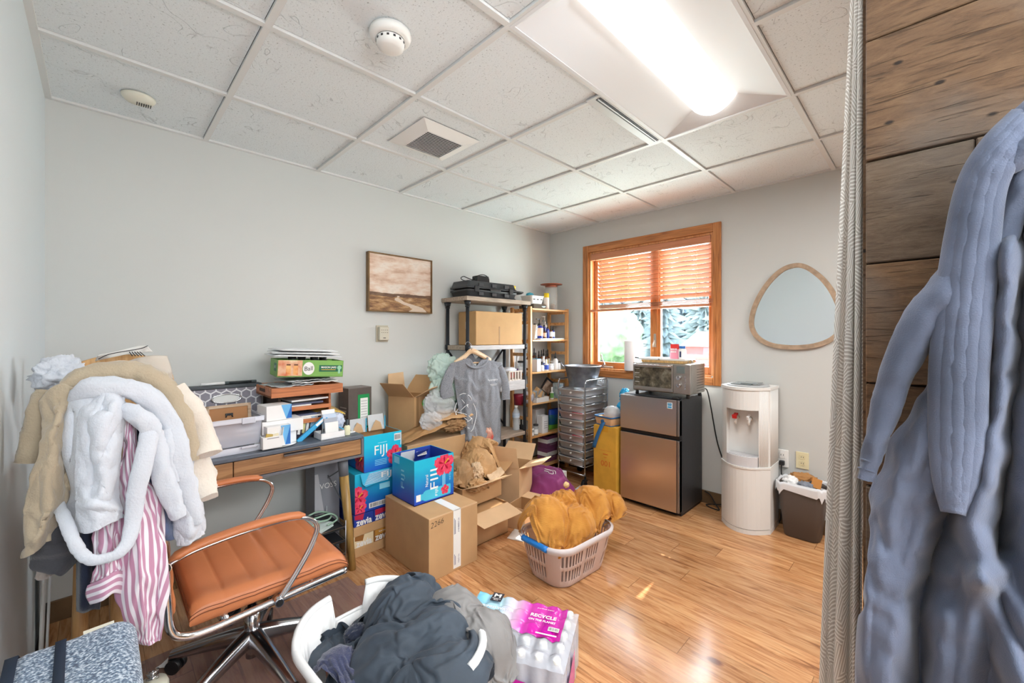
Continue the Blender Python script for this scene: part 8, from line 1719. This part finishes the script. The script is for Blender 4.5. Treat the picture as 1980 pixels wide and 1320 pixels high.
for pl in ([(884, 778), (880, 792), (886, 806)], [(892, 772), (898, 786)], [(890, 784), (882, 800), (890, 814)], [(882, 796), (896, 800), (906, 808)], [(880, 806), (892, 818)], [(897, 780), (890, 796), (898, 812), (906, 806), (906, 818)], [(884, 812), (888, 822)], [(898, 812), (894, 822), (900, 826)], [(886, 845), (893, 847)], [(903, 775), (896, 784)]):
    b.tube(smooth_path([on_shirt(*q) for q in pl], 10), .0028, PRW, 5)
p = on_shirt(948, 734); b.text('Symmetry', p + V((0, -.008, 0)), (1, 0, 0), (0, 0, 1), .024, PRW, .105, .01); p = on_shirt(948, 742); b.box(p + V((0, -.008, 0)), (.07, .0008, .0025), PRW); b.box(p + V((0, -.008, -.008)), (.06, .0008, .002), PRW); b.build('print', r)
r = thing('clothes_hanger', 'wooden clothes hanger holding the grey t-shirt on the shelf post', 'hanger', (2.07, TY + .02, 1.2)); HW = m_oak('hanger_wood', (206, 168, 128), (228, 194, 156), (238, 208, 174), 'X', .4)
b = MB(r.location); hp = smooth_path([T_(880, 702, TY + .03), T_(898, 690, TY + .02), T_(912, 678, TY + .015), T_(928, 684, TY + .02), T_(950, 697, TY + .03)], 30); b.sheet([[q + V((0, 0, .018)), q + V((0, 0, -.022))] for q in hp], HW, .014); b.tube([T_(885, 703, TY + .03), T_(945, 700, TY + .03)], .006, HW, 8); b.build('shoulders', r)
b = MB(r.location); q = T_(912, 676, TY + .012); b.tube(smooth_path([q, q + V((0, .0, .03)), q + V((-.004, .03, .06)), q + V((0, .07, .052)), q + V((0, .075, .04))], 20), .003, CHR, 6); b.build('hook', r)

# ================================================================= CURTAIN
def m_leaf():
    t = NT('leaf_line_curtain'); u = t.n('UVMap'); mp = t.n('Mapping', {'Vector': u.outputs[0], 'Scale': (8.0, 34.0, 1)}); vo = t.n('TexVoronoi', {'Vector': mp.outputs[0], 'Scale': 1.0}); s = t.n('SeparateColor', {0: vo.outputs['Color']})
    mp2 = t.n('SeparateXYZ', {0: u.outputs[0]}); ang = t.math('SUBTRACT', t.math('MULTIPLY', s.outputs[0], 2.6), 1.3); x = t.math('MULTIPLY', mp2.outputs[0], .44); y = t.math('MULTIPLY', mp2.outputs[1], 2.44)
    ph = t.math('ADD', t.math('MULTIPLY', x, t.math('SINE', ang)), t.math('MULTIPLY', y, t.math('COSINE', ang))); nz = t.n('TexNoise', {'Vector': mp.outputs[0], 'Scale': .6}); ph = t.math('ADD', ph, t.math('MULTIPLY', nz.outputs[0], .02))
    w = t.math('SINE', t.math('MULTIPLY', ph, 760.0)); k = t.ramp(t.math('MULTIPLY_ADD', w, .5, .5), [(.45, rgb(190, 182, 174)), (.75, rgb(236, 233, 228))])
    t.set(Base_Color=k, Roughness=.9); t.b.inputs['Sheen Weight'].default_value = .2
    tl = t.n('BsdfTranslucent', {'Color': k}); mx = t.n('MixShader', {0: .18, 1: t.b.outputs[0], 2: tl.outputs[0]}); t.t.links.new(mx.outputs[0], t.out.inputs[0]); return t.m
r = thing('curtain', 'pale grey curtain with white leaf line pattern beside the wood wall', 'curtain', (1.2, .14, 0))
b = MB(r.location); G = []; NZ, NU = 60, 150
for j in range(NZ + 1):
    z = 2.40 - 2.385 * j / NZ; g = j / NZ; wd = .012 + .085 * g; row = []
    for i in range(NU + 1):
        f = i / NU; ph = f * 2 * PI * 2.5; amp = .020 + .012 * g
        row.append(V((1.155 + .012 + amp + amp * math.cos(ph) + .015 * f, .092 + .006 + wd * f + .008 * math.sin(ph * .5 + g * 2) * g + .004 * math.sin(2 * ph + g), z)))
    G.append(row)
b.sheet(G, m_leaf()); b.build('fabric', r)
b = MB(r.location); b.tube([(1.2, PEND + .008, 2.41), (1.2, 1.0, 2.41)], .009, mat('rod_white', (230, 230, 230), .4), 8); 
for k in range(4): b.tube([V((1.2 + .018 * math.cos(a), .11 + k * .012, 2.41 + .018 * math.sin(a))) for a in [2 * PI * i / 16 for i in range(16)]], .0025, CHR, 5, True)
b = MB(r.location); b.tube([(1.2, .10, 2.40), (1.2, .10, 2.435)], .006, CHR, 6); b.build('ceiling_hook', r)

# ================================================================= BLUE GREY ROBE ON THE WOOD WALL
def m_terry():
    t = NT('terry_bluegrey'); tc = t.n('TexCoord'); n = t.n('TexNoise', {'Vector': tc.outputs['Object'], 'Scale': 420.0, 'Detail': 3.0}); n2 = t.n('TexNoise', {'Vector': tc.outputs['Object'], 'Scale': 4.0, 'Detail': 3.0})
    t.set(Base_Color=t.ramp(n2.outputs[0], [(.35, rgb(82, 89, 107)), (.65, rgb(108, 116, 138))]), Roughness=.95); t.b.inputs['Sheen Weight'].default_value = .25; t.b.inputs['Sheen Roughness'].default_value = .4; t.bump(n.outputs[0], .35, .003); return t.m
TER = m_terry(); r = thing('bath_robe', 'large blue-grey terry robe hanging on the reclaimed wood wall', 'robe', (1.1, -.02, 1.2))
rows = [[(1900, 300, .03), (1940, 290), (1985, 285), (2040, 280), (2110, 280, .03)], [(1880, 440, .03), (1920, 440), (1970, 440), (2040, 440), (2120, 440, .03)], [(1838, 590, .04), (1890, 590), (1955, 590), (2040, 590), (2130, 590, .03)], [(1790, 740, .04), (1860, 740), (1940, 740), (2035, 740), (2140, 740, .03)], [(1712, 880, .035), (1800, 880), (1915, 880), (2030, 880), (2150, 880, .03)], [(1676, 990, .03), (1770, 990), (1900, 990), (2030, 990), (2160, 990, .03)], [(1666, 1110, .03), (1760, 1110), (1895, 1110), (2030, 1110), (2170, 1110, .03)], [(1660, 1230, .03), (1755, 1230), (1890, 1230), (2030, 1230), (2180, 1230, .03)], [(1650, 1420, .03), (1750, 1420), (1890, 1420), (2030, 1420), (2190, 1420, .03)]]
RB = [([(1890, 520), (1835, 700), (1770, 860), (1715, 1000), (1692, 1150), (1684, 1400)], 42, .040), ([(1845, 820), (1795, 980), (1752, 1130), (1715, 1400)], 26, .022), ([(1838, 960), (1808, 1060), (1778, 1160), (1760, 1400)], 24, -.045), ([(1955, 480), (1948, 740), (1905, 940), (1878, 1010), (1912, 1120), (1958, 1220), (1985, 1400)], 32, .045), ([(1986, 420), (1962, 760), (1936, 960), (1934, 1060)], 18, -.05), ([(2022, 400), (2005, 800), (2000, 1400)], 36, .03), ([(1840, 1110), (1862, 1100), (1900, 1120)], 18, .02), ([(1885, 1130), (1872, 1240), (1862, 1400)], 26, .028), ([(1830, 1190), (1815, 1400)], 22, .022), ([(1672, 1000), (1676, 1150), (1668, 1400)], 8, .012), ([(1925, 350), (1915, 560), (1890, 640)], 16, -.03), ([(1700, 1000), (1712, 1060)], 10, -.01), ([(1930, 1150), (1990, 1280)], 14, -.03)]
b = MB(r.location); RB = [(pl, w, a * 1.45) for pl, w, a in RB]; soften(b, drape(rows, wx, 1.08, RB, 64, 80, .012, 5, 3), TER, lambda x, y, q: y < .02 or x > .99 or q.random() < .08, .006, 7, grow=.02, frames=16, bend=2.0, selfd=0); b.build('body', r)
def band(path, wid, X, ribs, m, th=.012, seed=0):
    P = smooth_path([V((q[0], q[1], q[2] if len(q) > 2 else 0)) for q in path], 70); w = [catmull([V((q, 0, 0)) for q in wid], i / 70).x for i in range(71)]; G = []
    for i, p in enumerate(P):
        t = (P[min(i + 1, 70)] - P[max(i - 1, 0)]); n = V((t.y, -t.x, 0)); n = V((n.x, n.y, 0)).normalized(); row = []
        if n.x < 0: n = -n
        for k in range(61):
            s = k / 60 - .5; q = p + n * (w[i] * s); h = .0055 * abs(math.sin(PI * (ribs * (k / 60)))) ** .7 + .010 * math.cos(PI * s) + .003 * noise.noise(V((q.x * .03, q.y * .05, seed))); row.append(wx(q.x, q.y, X + p.z - h))
        G.append(row)
    return G
b = MB(r.location); b.sheet(band([(1985, 235, .02), (1935, 290, .0), (1898, 360), (1878, 470), (1864, 590), (1853, 720), (1851, 850), (1848, 930), (1844, 990)], [44, 52, 62, 74, 82, 82, 78, 56, 14], 1.035, 5, TER), TER, .012); b.build('lapel', r)
def rolls(b, path, rad, X, seed): sleeve(b, [wx(q[0], q[1], X + (q[2] if len(q) > 2 else 0)) for q in path], rad, TER, 22, .8, .008, seed)
b = MB(r.location); rolls(b, [(2040, 190), (1990, 232), (1945, 280), (1912, 330), (1890, 390, .03)], [.03, .03, .028, .024, .016], 1.06, 3); rolls(b, [(2040, 260), (1985, 292), (1945, 318), (1915, 345, .01), (1900, 372, .04)], [.028, .026, .022, .018, .012], 1.04, 5); rolls(b, [(1985, 330), (1950, 420), (1925, 520), (1915, 600, .03)], [.02, .02, .018, .01], 1.06, 7); b.build('shoulder_folds', r)
b = MB(r.location); rolls(b, [(1885, 500, .03), (1845, 555), (1800, 605), (1757, 672), (1722, 760), (1694, 850), (1672, 925)], [.03, .042, .040, .034, .028, .021, .016], 1.055, 9); sl = b.build('sleeve', r)
b = MB(r.location)
for k in range(4): f = .80 + .05 * k; c = V((1722, 760, 0)).lerp(V((1672, 925, 0)), (f - .5) * 2); b.tube([wx(c.x + 17 * math.cos(a), c.y + 5 * math.cos(a), 1.055 - .016 * math.sin(a)) for a in [PI * i / 10 for i in range(11)]], .002, TER, 5)
b.build('cuff', sl)
b = MB((PX - .02, -.16, 1.85)); b.cyl((PX - .0005, -.16, 1.86), (PX - .012, -.16, 1.86), .022, BLKP, None, 16); b.tube([(PX - .01, -.16, 1.86), (PX - .05, -.16, 1.855), (PX - .06, -.16, 1.88)], .006, BLKP, 8); single(b, 'coat_hook', 'black wall hook on the wood wall above the blue-grey robe', 'hook', (PX - .02, -.16, 1.85))
# ================================================================= LIGHT, WORLD, CAMERA
w = bpy.data.worlds.new('sky'); bpy.context.scene.world = w; w.use_nodes = True; nt = w.node_tree
bg = nt.nodes['Background']; bg.inputs[0].default_value = (0.80, 0.90, 1.0, 1); bg.inputs[1].default_value = 7.0
def lamp(name, kind, loc, energy, col=(1, 1, 1), size=None, rot=None, sy=None):
    l = bpy.data.lights.new(name, kind); l.energy = energy; l.color = col
    if size:
        l.size = size
        if sy: l.shape = 'RECTANGLE'; l.size_y = sy
    o = bpy.data.objects.new(name, l); C.objects.link(o); o.location = loc
    if rot is not None: o.rotation_euler = rot
    return o
sun = lamp('sun', 'SUN', (6, 1.5, 5), 10.0, (1.0, .95, .86)); sun.data.angle = .01
sun.rotation_euler = (V((-1, -.15, -1.02))).to_track_quat('-Z', 'Y').to_euler()
lamp('window_skylight', 'AREA', (WX + .5, 1.8, 1.5), 62, (.88, .94, 1.0), 1.2, (0, PI / 2, 0), .9)
lamp('troffer_lamp', 'AREA', (1.64, .745, HZ - .07), 16, (1, .985, .96), 1.1, (0, 0, 0), .5)
lamp('added_rear_fill', 'AREA', (.45, -2.0, HZ - .03), 40, (1, .985, .96), 1.1, (0, 0, 0), 1.1)  # unseen fill added behind the camera to brighten the room
lamp('doorway_daylight', 'AREA', (.2, -2.45, 1.4), 32, (.86, .93, 1.0), 1.8, (-PI / 2, 0, 0), 1.6)
lamp('added_ceiling_fill', 'AREA', (.5, -1.5, 1.5), 66, (.9, .96, 1.0), .8, (PI, 0, 0), .8)  # unseen upward fill, added only to lighten the ceiling
lamp('added_alcove_fill', 'AREA', (2.3, -1.0, HZ - .03), 45, (1, .985, .96), 1.1, (0, 0, 0), .55)  # added fill out of view, brightens the window wall and floor
cd = bpy.data.cameras.new('camera'); cam = bpy.data.objects.new('camera', cd); C.objects.link(cam)
cd.sensor_width = 36.0; cd.lens = FPX / 1980 * 36; cd.shift_y = -(660 - V0) / 1980; cd.clip_start = 0.02; cd.clip_end = 300
cam.location = (0, 0, EYE); cam.rotation_euler = (PI / 2, 0, YAW - PI / 2)
sc = bpy.context.scene; sc.camera = cam
sc.view_settings.view_transform = 'Standard'; sc.view_settings.exposure = 0.37; sc.view_settings.gamma = 1.0
sc.cycles.max_bounces = 7; sc.cycles.transparent_max_bounces = 14; sc.cycles.diffuse_bounces = 4; sc.cycles.sample_clamp_indirect = 6.0
sc.cycles.use_denoising = True
